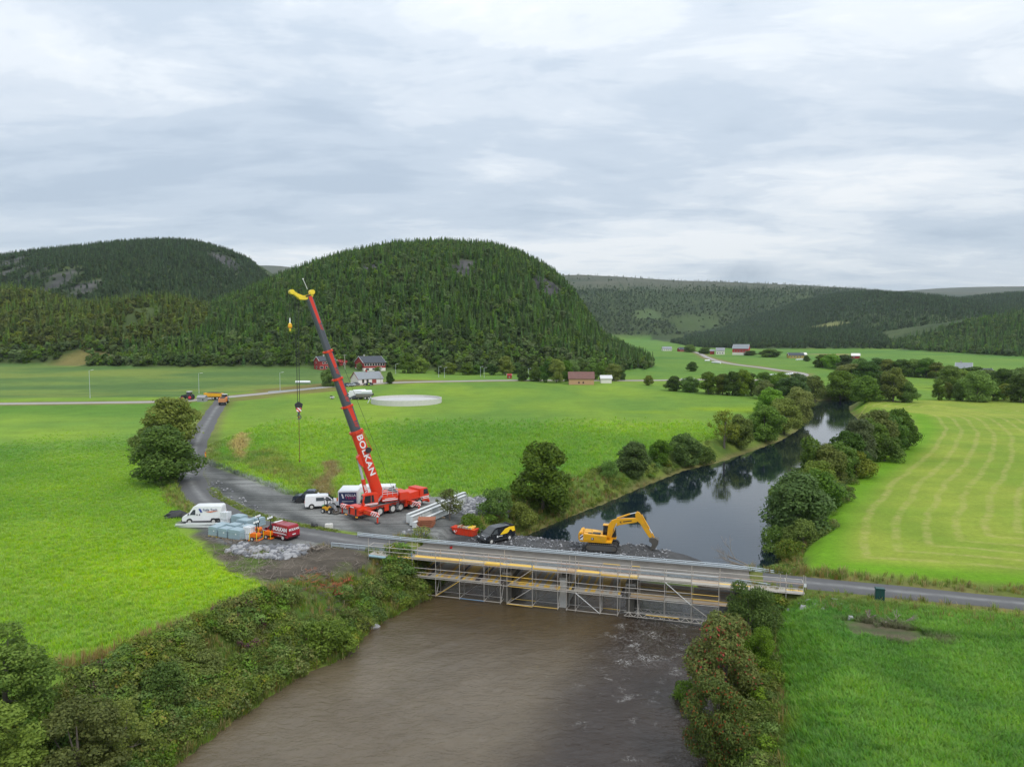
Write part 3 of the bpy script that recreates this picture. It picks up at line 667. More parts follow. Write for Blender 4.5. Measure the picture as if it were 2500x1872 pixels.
def siltf(x, y):
    s, t = bst(x, y); return ss(-6, -22, t) * ss(33, 20, s) * ss(-8, 6, s)
def wz(x, y):
    s, t = bst(x, y); r = rap(x, y); f = foamf(x, y)
    w = .13 * (fbm(x * .8 + y * .6, (y * .8 - x * .6) * 2.2, 2.4, 4) - .5)
    return wlevel(x, y) + w + r * .34 * (fbm(x * 1.4, y, 3.4, 2) - .5) + f * .10 * (fbm(x + 30, y, 2.2, 2) - .5)
river_mesh('river_downstream', np.arange(-30, 40, .35), np.arange(34, 97, .35), lambda x, y: (riverd(x, y) < 2.5) & (bst(x, y)[1] < 12), wz, watermat('river_water', True), {'rapid': rap, 'foam': foamf, 'silt': siltf})
river_mesh('river_pool', np.arange(-14, 182, 2.0), np.arange(76, 342, 2.0), lambda x, y: (riverd(x, y) < 5) & (bst(x, y)[1] > 11.2), lambda x, y: np.full(x.shape, -3.2 + .004), watermat('pool_water', False))
scene.cycles.max_bounces = 6; scene.cycles.diffuse_bounces = 4; scene.cycles.glossy_bounces = 3; scene.cycles.transparent_max_bounces = 6; scene.cycles.transmission_bounces = 3; scene.cycles.volume_bounces = 0
scene.cycles.use_denoising = True; scene.cycles.caustics_reflective = False; scene.cycles.caustics_refractive = False

# ------------------------------------------------------------------ vegetation prototypes
def leafquads(pos, nrm, size, rng, asp=1.5):
    n = len(pos); nrm = nrm / np.linalg.norm(nrm, axis=1)[:, None]
    r = rng.normal(size=(n, 3)); a = np.cross(nrm, r); a /= np.linalg.norm(a, axis=1)[:, None]; b = np.cross(nrm, a)
    s = (size * rng.uniform(.6, 1.3, n))[:, None]
    a = a * s * .5 * asp; b = b * s * .5
    co = np.stack([pos - a, pos - b * .9 + nrm * s * .08, pos + a, pos + b * .9 + nrm * s * .08], 1).reshape(-1, 3)
    f = np.arange(4 * n).reshape(n, 4); return co, f
def crown_mesh(name, seed, nl, leaves, leaf, mt, W=8.0, H0=1.4, H1=10.0, shape=.68, lobe=(.8, 1.7), droop=0.0, hole=.22):
    rng = np.random.default_rng(seed); L = []
    for i in range(nl):
        t = rng.uniform(.05, 1) if i > 2 else (.35 + .25 * i); an = rng.uniform(0, 6.283)
        prof = math.sqrt(max(.02, 1 - abs(2 * t**shape - 1)**2.2)); rr = W / 2 * prof * math.sqrt(rng.uniform(.15, 1)) * .82
        r = rng.uniform(*lobe) * (.75 + .35 * prof); z = H0 + r * .6 + t * (H1 - H0 - r * 1.3)
        L.append((rr * math.cos(an), rr * math.sin(an), z, r))
    L = np.array(L); pick = rng.choice(nl, int(leaves * 2.2), p=L[:, 3]**2 / (L[:, 3]**2).sum())
    d = rng.normal(size=(len(pick), 3)); d[:, 2] = d[:, 2] * .9 + .25; d /= np.linalg.norm(d, axis=1)[:, None]
    rad = L[pick, 3] * rng.uniform(.45, 1.12, len(pick))**.6 * np.where(rng.random(len(pick)) < .12, rng.uniform(1.05, 1.4, len(pick)), 1)
    pos = L[pick, :3] + d * rad[:, None] * np.array([1, 1, .82]); pos[:, 2] -= droop * rng.random(len(pick))
    dd = np.linalg.norm(pos[:, None, :] - L[None, :, :3], axis=2) / L[None, :, 3]; dd[np.arange(len(pick)), pick] = 9
    keep = (dd.min(1) > .62) & (fbm(pos[:, 0] * 1.0 + pos[:, 2], pos[:, 1] + pos[:, 2] * .7, 1.5, 3) > hole)
    pos = pos[keep][:leaves]; d = d[keep][:leaves]
    co, f = leafquads(pos, d + rng.normal(size=d.shape) * .55 + np.array([0, 0, .35]), leaf, rng)
    return npmesh(name, co, f, mt), L
def trunk_mesh(name, L, mt, H1=10.0, r=.22, limbs=7, seed=1, base=-.6):
    mb = MB(); rnd = random.Random(seed); top = (rnd.uniform(-.3, .3), rnd.uniform(-.3, .3), H1 * .72)
    pts = [(0, 0, base), (rnd.uniform(-.1, .1), 0, H1 * .22), (top[0] * .6, top[1] * .6, H1 * .48), top]; rs = [r * 1.25, r * .85, r * .55, r * .18]
    for a, b, r0, r1 in zip(pts[:-1], pts[1:], rs[:-1], rs[1:]): mb.cyl(a, b, r0, r1, 7)
    for i in range(min(limbs, len(L))):
        l = L[-1 - i]; z0 = H1 * (.14 + .5 * i / max(1, limbs)); z0 = min(z0, l[2] - .2); k = z0 / (H1 * .72)
        m = ((l[0] + top[0] * k) * .5, (l[1] + top[1] * k) * .5, (z0 + l[2]) * .5 - .15)
        mb.cyl((top[0] * k, top[1] * k, z0), m, r * .38, r * .26, 5).cyl(m, tuple(l[:3]), r * .26, r * .07, 5)
    return mb.mesh(name, mt, True)
TREES = {}
def treeproto(key, seed, nl, leaves, leaf, mt, **kw):
    tk = dict(limbs=kw.pop('limbs', 7), r=kw.pop('r', .22))
    cm, L = crown_mesh('crown', seed, nl, leaves, leaf, mt, **kw)
    TREES[key] = (trunk_mesh('trunk', L, BARK, kw.get('H1', 10.0), seed=seed, **tk), cm, kw.get('W', 8.0), kw.get('H1', 10.0))
treeproto('round1', 1, 40, 10000, .30, L_DARK, H0=-.3)
treeproto('round2', 2, 36, 9000, .30, L_MID, H0=-.3)
treeproto('round3', 3, 34, 9000, .30, L_OLIVE, H0=-.3)
treeproto('tall1', 4, 26, 9000, .28, L_GREY, W=7.0, H0=-.2, shape=.8, hole=.30)
treeproto('tall2', 5, 20, 6000, .30, L_DARK, W=6.5, H0=-.2, shape=.7)
treeproto('wispy', 6, 14, 2600, .26, L_OLIVE, W=6.0, H0=1.2, hole=.45, limbs=12)
treeproto('rowan1', 7, 46, 17000, .19, L_ROWAN, H0=-.2, lobe=(.6, 1.3), limbs=12)
treeproto('rowan2', 8, 44, 16000, .19, L_MID, H0=-.2, lobe=(.6, 1.3), limbs=12)
treeproto('rowan3', 18, 44, 15000, .20, L_OLIVE, H0=-.2, lobe=(.6, 1.3), limbs=12)
treeproto('bush1', 9, 26, 3600, .20, L_BUSH, W=6.0, H0=-.3, H1=4.0, lobe=(.5, 1.1), limbs=4, r=.1)
treeproto('bush2', 10, 24, 3200, .22, L_MID, W=6.0, H0=-.2, H1=4.2, lobe=(.5, 1.15), limbs=4, r=.1)
treeproto('bush3', 12, 24, 3200, .22, L_OLIVE, W=6.0, H0=-.2, H1=4.2, lobe=(.5, 1.15), limbs=4, r=.1)
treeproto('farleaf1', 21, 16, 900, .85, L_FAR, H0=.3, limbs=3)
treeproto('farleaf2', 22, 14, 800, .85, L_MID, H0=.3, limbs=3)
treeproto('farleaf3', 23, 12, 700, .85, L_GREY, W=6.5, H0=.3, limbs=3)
protos_done = None
def spruce_mesh(name, seed, whorls=13, H1=14.0, W=4.4, mt=L_SPRUCE, thin=0.0):
    rng = random.Random(seed); vs = []; fs = []
    for w in range(whorls):
        t = (w / whorls)**.9; z = .8 + t * (H1 - 1.2); r = W / 2 * (1 - t)**.85 * rng.uniform(.82, 1.12) + .12; n = 9 if t < .6 else 6
        a0 = rng.uniform(0, 6.28)
        for i in range(n):
            if rng.random() < thin: continue
            a = a0 + 6.283 * i / n + rng.uniform(-.15, .15); rr = r * rng.uniform(.72, 1.15); ca, sa = math.cos(a), math.sin(a)
            wd = 1.05 * rr * 2.2 / n + .16; dz = rr * rng.uniform(.28, .5); up = H1 / whorls * .75
            o = len(vs); q = (.52 * rr * ca, .52 * rr * sa)
            vs += [(0, 0, z + up), (q[0] - sa * wd, q[1] + ca * wd, z - dz * .55), (rr * ca, rr * sa, z - dz), (q[0] + sa * wd, q[1] - ca * wd, z - dz * .55), (q[0], q[1], z + up * .35 - dz * .1)]
            fs += [(o, o + 1, o + 4), (o + 1, o + 2, o + 4), (o + 2, o + 3, o + 4), (o + 3, o, o + 4)]
    o = len(vs); vs += [(.22, 0, H1 - 1.6), (-.11, .19, H1 - 1.6), (-.11, -.19, H1 - 1.6), (0, 0, H1)]; fs += [(o, o + 1, o + 3), (o + 1, o + 2, o + 3), (o + 2, o, o + 3)]
    return npmesh(name, vs, fs, mt)
SPT = MB().cyl((0, 0, -.8), (0, 0, 12.5), .2, .04, 6).mesh('trunk', BARK)
for i, (s, wd, th) in enumerate(((31, 4.6, .02), (32, 3.7, .08), (33, 5.4, .04), (34, 4.2, .15))): TREES['spruce%d' % (i + 1)] = (SPT, spruce_mesh('crown', s, 12 + i, 14.0, wd, thin=th), wd, 14.0)

PROTO = {}
def protocol(key, meshes):
    c = bpy.data.collections.new(key)
    for i, m in enumerate(meshes):
        o = bpy.data.objects.new('%s_%02d' % (key, i), m); c.objects.link(o)
    PROTO[key] = c
def scatter(name, key, P, rz, sc, idx, label, cat, tilt=None, cov=None):
    """one object of uncountable plants: instances of the prototypes on points"""
    P = np.asarray(P, np.float32); n = len(P); me = bpy.data.meshes.new(name); me.vertices.add(n); me.vertices.foreach_set('co', P.ravel())
    rot = np.zeros((n, 3), np.float32); rot[:, 2] = rz
    if tilt is not None: rot[:, 0] = tilt
    sc = np.asarray(sc, np.float32); sc = np.repeat(sc[:, None], 3, 1) if sc.ndim == 1 else sc
    for an, ty, dat, fld in (('rot', 'FLOAT_VECTOR', rot, 'vector'), ('scl', 'FLOAT_VECTOR', sc, 'vector'), ('idx', 'INT', np.asarray(idx, np.int32), 'value')):
        a = me.attributes.new(an, ty, 'POINT'); a.data.foreach_set(fld, np.ascontiguousarray(dat).ravel())
    if cov is not None:
        a = me.attributes.new('cov', 'FLOAT_COLOR', 'POINT'); a.data.foreach_set('color', np.concatenate([cov, np.ones((n, 1))], 1).astype(np.float32).ravel())
    o = link(name, me)
    ng = bpy.data.node_groups.new(name, 'GeometryNodeTree')
    ng.interface.new_socket('Geometry', in_out='INPUT', socket_type='NodeSocketGeometry'); ng.interface.new_socket('Geometry', in_out='OUTPUT', socket_type='NodeSocketGeometry')
    gi = ng.nodes.new('NodeGroupInput'); go = ng.nodes.new('NodeGroupOutput'); ip = ng.nodes.new('GeometryNodeInstanceOnPoints'); ci = ng.nodes.new('GeometryNodeCollectionInfo')
    ci.inputs['Collection'].default_value = PROTO[key]; ci.inputs['Separate Children'].default_value = True; ci.inputs['Reset Children'].default_value = True
    def na(nm, ty):
        q = ng.nodes.new('GeometryNodeInputNamedAttribute'); q.data_type = ty; q.inputs['Name'].default_value = nm; return q.outputs['Attribute']
    ng.links.new(gi.outputs[0], ip.inputs['Points']); ng.links.new(ci.outputs[0], ip.inputs['Instance']); ip.inputs['Pick Instance'].default_value = True
    ng.links.new(na('idx', 'INT'), ip.inputs['Instance Index']); ng.links.new(na('rot', 'FLOAT_VECTOR'), ip.inputs['Rotation']); ng.links.new(na('scl', 'FLOAT_VECTOR'), ip.inputs['Scale'])
    ng.links.new(ip.outputs[0], go.inputs[0])
    md = o.modifiers.new('scatter', 'NODES'); md.node_group = ng
    return tag(o, label, cat, kind='stuff')
def recol(m, mt):
    c = m.copy(); c.materials.clear(); c.materials.append(mt); return c
protocol('olive', [recol(TREES['spruce%d' % i][1], L_OLIVEW) for i in (1, 2, 3, 4)] + [recol(TREES['farleaf%d' % i][1], L_OLIVEL) for i in (1, 2, 3)])
protocol('blue', [recol(TREES['spruce%d' % i][1], L_HAZYW) for i in (1, 2, 3, 4)] + [recol(TREES['farleaf%d' % i][1], L_BLUEL) for i in (1, 2, 3)])  # tree shapes recoloured with painted distance haze, for the farther hills
protocol('conifer', [TREES['spruce%d' % i][1] for i in (1, 2, 3, 4)] + [TREES['farleaf%d' % i][1] for i in (1, 2, 3)])

def tree(name, label, key, base, W, Ht, rz, group=None, sink=.15, cat='tree'):
    tm, cm, pw, ph = TREES[key]; o = thing(name, label, cat, (base[0], base[1], base[2] - sink), rz, group)
    s = (W / pw, W / pw, Ht / ph)
    link('trunk', tm, o, scale=s); link('crown', cm, o, scale=s); return o
def ptree(name, label, key, u, v, wpx, hpx, group=None, cat='tree', wk=1.0):
    b = hit(u, v); k = math.hypot(b[0], b[1]) / FPX
    return tree(name, label, key, b, wpx * k * wk, hpx * k, random.uniform(0, 6.28), group, cat=cat)
ORD = ['first', 'second', 'third', 'fourth', 'fifth', 'sixth', 'seventh', 'eighth', 'ninth', 'tenth', 'eleventh', 'twelfth', 'thirteenth', 'fourteenth', 'fifteenth', 'sixteenth', 'seventeenth', 'eighteenth', 'nineteenth', 'twentieth']

# ------------------------------------------------------------------ woods on the hills
def wood(i, sp, xr, yr, seed, mixlo, hgt):
    rng = np.random.default_rng(seed); xs = np.arange(xr[0], xr[1], sp); ys = np.arange(yr[0], yr[1], sp)
    X, Y = np.meshgrid(xs, ys); x = (X + rng.uniform(-.5, .5, X.shape) * sp).ravel(); y = (Y + rng.uniform(-.5, .5, X.shape) * sp).ravel()
    k = np.abs(x / y) < .80; x, y = x[k], y[k]
    z, wh = hills(x, y, True); k = wh == i; x, y, z = x[k], y[k], z[k]
    keep = np.ones(len(x), bool)
    for c in CRAGS:
        q = np.hypot((x - c[0]) / c[2], (y - c[1]) / c[3]) + 1.1 * (fbm(x, y, c[2] * .5, 4) - .5); keep &= ~((q < .9) & (rng.random(len(x)) < .88))
    for c in CLEAR:
        q = np.hypot((x - c[0]) / c[2], (y - c[1]) / c[3]) + 1.1 * (fbm(x, y, c[2] * .5, 4) - .5); keep &= ~((q < .92) & (rng.random(len(x)) < (.9 if c[1] > 1000 and c[0] < 550 else .94)))
    if i in (4, 6): keep &= ~((y > 2300) & (rng.random(len(x)) < ss(.62, .80, z / 260) * .98))
    keep &= rng.random(len(x)) < .55 + .9 * ss(.3, .5, fbm(x, y, 40, 3))
    if i in (4, 6, 7, 8): keep &= rng.random(len(x)) < 1.1 - .45 * ss(.54, .66, fbm(x + 300, y * .7, 170, 4))
    x, y, z = x[keep], y[keep], z[keep]; n = len(x)
    Yr, Lf = RIDGES[i][0], RIDGES[i][1]; foot = (y - (Yr - Lf)) / Lf
    pl = np.clip(mixlo + .5 * (fbm(x, y, 70, 3) - .5) + .55 * ss(.16, .02, foot), 0, 1); leafy = rng.random(n) < pl
    idx = np.where(leafy, rng.integers(4, 7, n), rng.integers(0, 4, n))
    s = hgt * (.5 + .85 * rng.random(n)**1.5) / 14.0; wid = s * rng.uniform(.95, 1.45, n)
    scl = np.stack([wid, wid, s], 1); scl[leafy] *= np.array([.95, .95, .9])
    return np.stack([x, y, z - .3], 1), rng.uniform(0, 6.28, n), scl, idx
WOODS = [
    (0, 2.5, (-430, 190), (395, 800), .34, 7.8, 'spruce_wood', 'spruce wood covering the dome-shaped hill behind the houses'),
    (1, 2.6, (-480, -90), (425, 600), .52, 7.8, 'mixed_wood', 'olive mixed wood on the low hill at the left'),
    (2, 3.2, (-1020, -330), (730, 1290), .24, 8.2, 'hill_wood', 'spruce wood on the farther round hill at the left'),
    (7, 3.4, (300, 800), (550, 990), .3, 9.0, 'slope_wood', 'dark wood on the slope at the right edge'),
    (8, 3.7, (40, 950), (930, 1460), .24, 8.6, 'valley_wood', 'spruce wood across the valley behind the red barn'),
    (6, 4.4, (430, 1620), (1090, 2040), .2, 8.8, 'ridge_wood', 'spruce wood on the rounded ridge at the right'),
    (4, 6.6, (0, 1900), (1880, 3700), .2, 9.0, 'plateau_wood', 'spruce wood on the long slope below the plateau'),
]
EDGE = {0: ('dark spruce at the foot of the dome-shaped hill', 'leafy tree at the foot of the dome-shaped hill', 'trees along the foot of the dome hill'),
        1: ('spruce in the front row below the low left hill', 'leafy tree in the front row below the low left hill', 'trees along the foot of the left hill'),
        7: ('spruce in the front row below the right-hand slope', 'leafy tree in the front row below the right-hand slope', 'trees along the foot of the right slope')}
for i, sp, xr, yr, mixlo, hgt, nm, lab in WOODS:
    P, rz, sc, ix = wood(i, sp, xr, yr, 100 + i, mixlo, hgt)
    if i in EDGE:
        vis = np.abs(P[:, 0] / P[:, 1]) < .73; sz = np.where(vis, sc[:, 2] / P[:, 1], 0)
        front = np.argsort(P[:, 1] + np.where(vis, 0, 1e5) - 20 * sc[:, 2])[:{0: 90, 1: 90, 7: 50}[i]]
        for k in front:
            leafy = ix[k] >= 4; tm, cm, pw, ph = TREES[('farleaf%d' % (ix[k] - 3)) if leafy else 'spruce%d' % (ix[k] + 1)]
            uu = 1250 + FPX * P[k, 0] / P[k, 1]
            sec = {0: ((740, 'left of the red houses'), (960, 'behind the red houses'), (1110, 'right of the wide red house'), (1270, 'left of the tan barn'), (9999, 'behind the tan barn')), 1: ((120, 'at the far left edge'), (250, 'above the leftmost street lamp'), (400, 'left of the tractor'), (540, 'above the tractor'), (9999, 'right of the road junction')), 7: ((2200, 'left of the right-hand farm'), (2350, 'above the right-hand white house'), (9999, 'at the right edge'))}[i]
            sec = next(q[1] for q in sec if uu < q[0])
            o = thing('leafy_tree' if leafy else 'spruce_tree', EDGE[i][1 if leafy else 0] + ', ' + sec, 'tree', tuple(float(q) for q in P[k]), float(rz[k]), EDGE[i][2])
            link('trunk', tm, o, scale=sc[k]); link('crown', cm, o, scale=sc[k])
        m = np.ones(len(P), bool); m[front] = False; P, rz, sc, ix = P[m], rz[m], sc[m], ix[m]
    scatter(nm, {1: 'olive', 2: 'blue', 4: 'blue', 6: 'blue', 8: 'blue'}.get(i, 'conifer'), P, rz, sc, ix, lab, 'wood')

# ------------------------------------------------------------------ single trees and hedges
UL = 'trees on the left bank of the pool'
for k, (key, u, v, wp, hp, lab) in enumerate((
    ('round1', 1325, 1243, 150, 170, 'biggest round dark tree, on the left bank of the pool behind the black van'),
    ('bush2', 1212, 1262, 95, 78, 'low green bush beside the biggest round bank tree, on its left'),
    ('bush3', 1270, 1285, 80, 60, 'low bush in front of the biggest round bank tree'),
    ('wispy', 1098, 1270, 60, 84, 'thin leafy bush growing in front of the pale steel girders'),
    ('bush2', 1150, 1300, 75, 50, 'green bush at the water side of the soil heap'),
    ('bush2', 1488, 1168, 50, 48, 'small round bush on the left bank, first after the biggest tree'),
    ('round1', 1548, 1158, 82, 84, 'round tree on the left bank, second after the biggest one'),
    ('round2', 1612, 1134, 54, 62, 'small tree on the left bank, third after the biggest one'),
    ('round2', 1672, 1136, 76, 80, 'broad leafy tree on the left bank, in front of the wispy tree'),
    ('bush2', 1722, 1132, 60, 44, 'low bush on the left bank, right of the broad leafy tree'),
    ('wispy', 1768, 1094, 66, 94, 'thin half bare tree on the left bank of the pool'),
    ('round3', 1806, 1092, 70, 80, 'olive tree beside the half bare tree on the left bank'),
    ('round2', 1868, 1076, 84, 86, 'first of the crowded trees at the bend, left bank'),
    ('round3', 1915, 1062, 84, 88, 'second of the crowded trees at the bend, left bank'),
    ('round3', 1948, 1040, 72, 92, 'tallest olive tree at the river bend, left bank'),
    ('round2', 1880, 1012, 70, 66, 'olive tree behind the crowded trees at the bend'),
    ('round1', 1930, 985, 76, 62, 'dark tree behind the tallest olive tree at the bend'),
    ('round3', 1870, 975, 50, 46, 'rounded olive tree at the hedge end near the bend'),
)):
    ptree('bush' if key.startswith('bush') else 'bank_tree', lab, key, u, v, wp, hp, UL, 'bush' if key.startswith('bush') else 'tree')
UR = 'trees on the right bank of the pool'
for key, u, v, wp, hp, lab in (
    ('tall1', 1948, 1322, 150, 168, 'grey-green leafy tree leaning over the pool, nearest the bridge'),
    ('bush2', 1895, 1352, 90, 70, 'bush at the water below the nearest right bank tree'),
    ('bush1', 1925, 1368, 80, 55, 'bush between the guard rail end and the nearest right bank tree'),
    ('bush3', 1960, 1340, 90, 70, 'bush behind the nearest right bank tree'),
    ('round2', 1925, 1275, 90, 110, 'tree filling the gap beside the nearest right bank tree'),
    ('bush2', 2030, 1235, 80, 60, 'bush under the second right bank tree'),
    ('round2', 2045, 1182, 90, 100, 'light green tree between the olive and the round dark tree'),
    ('round2', 2118, 1122, 84, 96, 'light green tree beside the pale sixth tree of the row'),
    ('round2', 2168, 1106, 80, 92, 'light green tree before the dark tree at the row end'),
    ('round3', 1998, 1228, 90, 100, 'olive tree just behind the second right bank tree'),
    ('bush2', 1990, 1190, 70, 60, 'bush at the water behind the slim dark tree'),
    ('bush3', 2090, 1165, 80, 60, 'bush under the round dark right bank tree'),
    ('bush2', 2160, 1125, 80, 60, 'bush under the broad tree near the row end'),
    ('round2', 1995, 1268, 110, 120, 'second tree along the right bank of the pool'),
    ('tall2', 1972, 1215, 72, 140, 'slim dark tree standing behind the nearest right bank tree'),
    ('round3', 2022, 1200, 92, 112, 'olive tree, fourth along the right bank of the pool'),
    ('round1', 2066, 1162, 90, 104, 'round dark tree, fifth along the right bank of the pool'),
    ('tall1', 2098, 1132, 76, 104, 'pale tree, sixth along the right bank of the pool'),
    ('round3', 2140, 1116, 86, 108, 'broad tree near the far end of the right bank row'),
    ('round1', 2190, 1096, 74, 90, 'dark tree, last but one of the right bank row'),
    ('round2', 2214, 1088, 40, 66, 'last tree of the right bank row beside the mown field'),
): ptree('bush' if key.startswith('bush') else 'bank_tree', lab, key, u, v, wp, hp, UR, 'bush' if key.startswith('bush') else 'tree')
ptree('roadside_tree', 'dark round tree beside the site road, in front of the other', 'round1', 396, 1182, 145, 134, 'pair of trees by the site road')
ptree('roadside_tree', 'olive tree behind the dark round tree beside the site road', 'round3', 415, 1088, 118, 112, 'pair of trees by the site road')
ptree('bush', 'olive bush between the two trees beside the site road', 'bush3', 355, 1100, 60, 50, cat='bush')
RT = 'trees on the right bank below the bridge'
tree('rowan_tree', 'rowan with reddening leaves and berries standing right of the rapids', 'rowan1', (16.7, 54.5, h1(16.7, 54.5)), 6.4, 8.4, .4, RT)
tree('rowan_tree', 'smaller rowan with the reddest leaves, at the bottom right bank', 'rowan1', (13.9, 46.9, h1(13.9, 46.9)), 4.8, 7.0, 2.1, RT)
tree('leafy_tree', 'green leafy tree behind the rowan, in front of the scaffold end', 'rowan2', (21.6, 63.0, h1(21.6, 63)), 5.6, 7.6, 1.2, RT)
tree('leafy_tree', 'slim green tree right of the rowan, beside the lower field', 'rowan2', (20.8, 57.8, h1(20.8, 57.8)), 3.6, 5.0, 3.2, RT)
tree('bush', 'low bush hanging over the rapids beside the rowan', 'bush2', (14.6, 57.0, h1(14.6, 57)), 3.4, 2.6, 3.2, RT, cat='bush')
BL = 'trees at the bottom left corner'
tree('leafy_tree', 'dense leafy tree at the bottom left corner, farthest left', 'rowan2', (-33.5, 45.6, h1(-33.5, 45.6)), 7.0, 7.0, .3, BL)
tree('leafy_tree', 'dense leafy tree at the bottom left corner, nearest the water', 'rowan3', (-27.6, 43.6, h1(-27.6, 43.6)), 6.2, 6.2, 2.3, BL)
tree('leafy_tree', 'leafy tree filling the very bottom left corner', 'rowan3', (-31, 40.5, h1(-31, 40.5)), 6.4, 6.4, 4.3, BL)
tree('bare_shrub', 'thin grey half bare shrub beside the bottom left trees', 'wispy', (-26.0, 46.0, h1(-26, 46)), 3.4, 5.4, 1.3, cat='shrub')
for k, (u, v, wp, hp, key) in enumerate(((800, 1600, 140, 90, 'bush2'), (700, 1560, 90, 50, 'bush1'), (620, 1640, 90, 55, 'bush1'), (500, 1660, 100, 60, 'bush3'), (400, 1720, 120, 90, 'bush2'), (860, 1530, 70, 45, 'bush3'), (560, 1740, 90, 55, 'bush1'), (455, 1600, 80, 45, 'bush3'))):
    ptree('bush', '%s bush from the bridge on the left bank below it' % ORD[k] if k else 'dark green bush overhanging the brown water on the left bank', key, u, v, wp, hp, 'bushes on the left bank below the bridge', 'bush')
def row(pre, grp, lst, keys, name='hedge_tree'):
    for k, (u, v, wp, hp) in enumerate(lst): ptree(name, pre % ORD[k], keys[k % len(keys)], u, v, wp, hp * 1.15, grp)
KF = ('round1', 'round2', 'tall2', 'round3')
row('%s tree from the left in the hedge across the pasture', 'hedge across the pasture', [(1646, 954, 42, 32), (1684, 957, 46, 34), (1729, 962, 52, 46), (1764, 963, 44, 44), (1788, 965, 48, 50), (1812, 966, 44, 56), (1834, 966, 36, 46)], KF)
row('%s tree from the left in the clump above the river bend', 'clump above the river bend', [(1866, 955, 46, 40), (1905, 960, 60, 44), (1945, 968, 56, 46), (1988, 980, 58, 52), (2052, 982, 84, 62), (2112, 980, 70, 52), (2150, 976, 54, 50), (2180, 980, 60, 66), (2212, 982, 44, 40)], KF)
row('%s tree from the left in the dark row behind the river bend', 'row behind the river bend', [(2008, 897, 40, 26), (2030, 900, 44, 30), (2062, 904, 46, 30), (2078, 932, 66, 36), (2112, 934, 70, 40), (2100, 908, 44, 28), (2140, 912, 48, 30), (2170, 915, 46, 30), (2200, 918, 46, 32), (2232, 920, 52, 34), (2262, 922, 48, 36), (2285, 924, 42, 30)], KF)
row('%s tree from the left in the group before the right-hand farm', 'group before the right-hand farm', [(2318, 950, 50, 44), (2345, 946, 40, 34), (2378, 944, 66, 36), (2415, 950, 60, 36), (2450, 954, 60, 40), (2490, 956, 54, 44), (2291, 977, 26, 34), (2312, 976, 22, 34), (2338, 978, 30, 34), (2385, 980, 66, 58), (2424, 978, 38, 30), (2450, 976, 34, 30), (2492, 982, 54, 52)], KF)
row('%s tree from the left in the clump left of the tan barn', 'clump left of the tan barn', [(1278, 930, 32, 32), (1308, 931, 34, 34), (1334, 934, 30, 46), (1358, 934, 44, 52), (1384, 932, 34, 46), (1396, 926, 40, 42)], KF)
row('%s tree from the left behind the tan barn and white shed', 'trees behind the tan barn', [(1424, 922, 38, 34), (1446, 926, 36, 36), (1466, 930, 30, 40), (1496, 930, 46, 38), (1514, 928, 30, 28)], KF)
row('%s tree from the left in the hedge below the dome hill', 'hedge below the dome hill', [(995, 911, 42, 44), (1028, 911, 40, 34), (1072, 913, 24, 20), (1099, 914, 34, 26), (1141, 915, 38, 24), (1165, 915, 34, 22), (1199, 916, 34, 24), (1232, 915, 44, 42), (1262, 912, 32, 24)], KF)
ptree('garden_tree', 'bushy tree beside the crane boom, left of the white house', 'round2', 806, 944, 44, 48)
ptree('garden_tree', 'small round crowned tree right of the white house', 'round1', 951, 937, 20, 30)
ptree('garden_tree', 'small leafy tree in front of the large red house', 'round3', 877, 905, 16, 20)
ptree('garden_tree', 'round bush at the corner of the large red house', 'round2', 923, 910, 18, 16)
ptree('field_tree', 'lone round tree in the far pasture below the red barn', 'round1', 1690, 907, 27, 24)
ptree('field_tree', 'lone tree in the pasture right of the white shed', 'round3', 1585, 941, 25, 26)
ptree('garden_tree', 'tall round tree left of the far red barn', 'round2', 1684, 860, 30, 20)
ptree('garden_tree', 'dark tree left of the far white farmhouse', 'round1', 1722, 864, 34, 16)
ptree('garden_tree', 'dark tree right of the far red barn', 'round1', 1832, 868, 34, 12)
ptree('garden_tree', 'dark bushy tree right of the far barn hedge', 'round2', 1880, 872, 50, 20)
ptree('garden_tree', 'small round tree beside the far low farm buildings', 'round1', 1968, 882, 17, 14)
ptree('garden_tree', 'dark tree before the right-hand white house', 'round2', 2347, 916, 12, 13)
ptree('garden_tree', 'small dark conifer in the field right of the white house', 'spruce2', 2419, 912, 9, 13)

# ------------------------------------------------------------------ grass, reeds, undergrowth
def tuft(seed, n, hgt, spread, wd, mt, bend=.5):
    rng = random.Random(seed); vs = []; fs = []
    for i in range(n):
        a = rng.uniform(0, 6.283); r = spread * math.sqrt(rng.random()); x, y = r * math.cos(a), r * math.sin(a); h = hgt * rng.uniform(.55, 1.15)
        b = a + rng.uniform(-.8, .8); bx, by = math.cos(b) * h * bend * rng.uniform(.3, 1.2), math.sin(b) * h * bend * rng.uniform(.3, 1.2); px, py = -math.sin(b) * wd, math.cos(b) * wd; o = len(vs)
        vs += [(x - px, y - py, -.05), (x + px, y + py, -.05), (x + bx * .35 + px * .8, y + by * .35 + py * .8, h * .6), (x + bx * .35 - px * .8, y + by * .35 - py * .8, h * .6), (x + bx, y + by, h * .95)]
        fs += [(o, o + 1, o + 2), (o, o + 2, o + 3), (o + 3, o + 2, o + 4)]
    return npmesh('tuft', vs, fs, mt)
protocol('lush', [tuft(s, 16, .42, .32, .022, L_GRASS, .7) for s in (1, 2, 3)])
protocol('deep', [tuft(s, 14, .55, .30, .028, L_GRASSD, .8) for s in (4, 5, 6)])
protocol('bank', [tuft(s, 18, .75, .32, .022, L_GRASSB, .55) for s in (7, 8)] + [tuft(9, 14, 1.0, .25, .02, L_REED, .35)])
protocol('herb', [crown_mesh('herb', 60 + s, 7, 420, .13, (L_BUSH, L_MID, L_OLIVE)[s], W=1.8, H0=-.1, H1=1.3, lobe=(.3, .55))[0] for s in (0, 1, 2)])
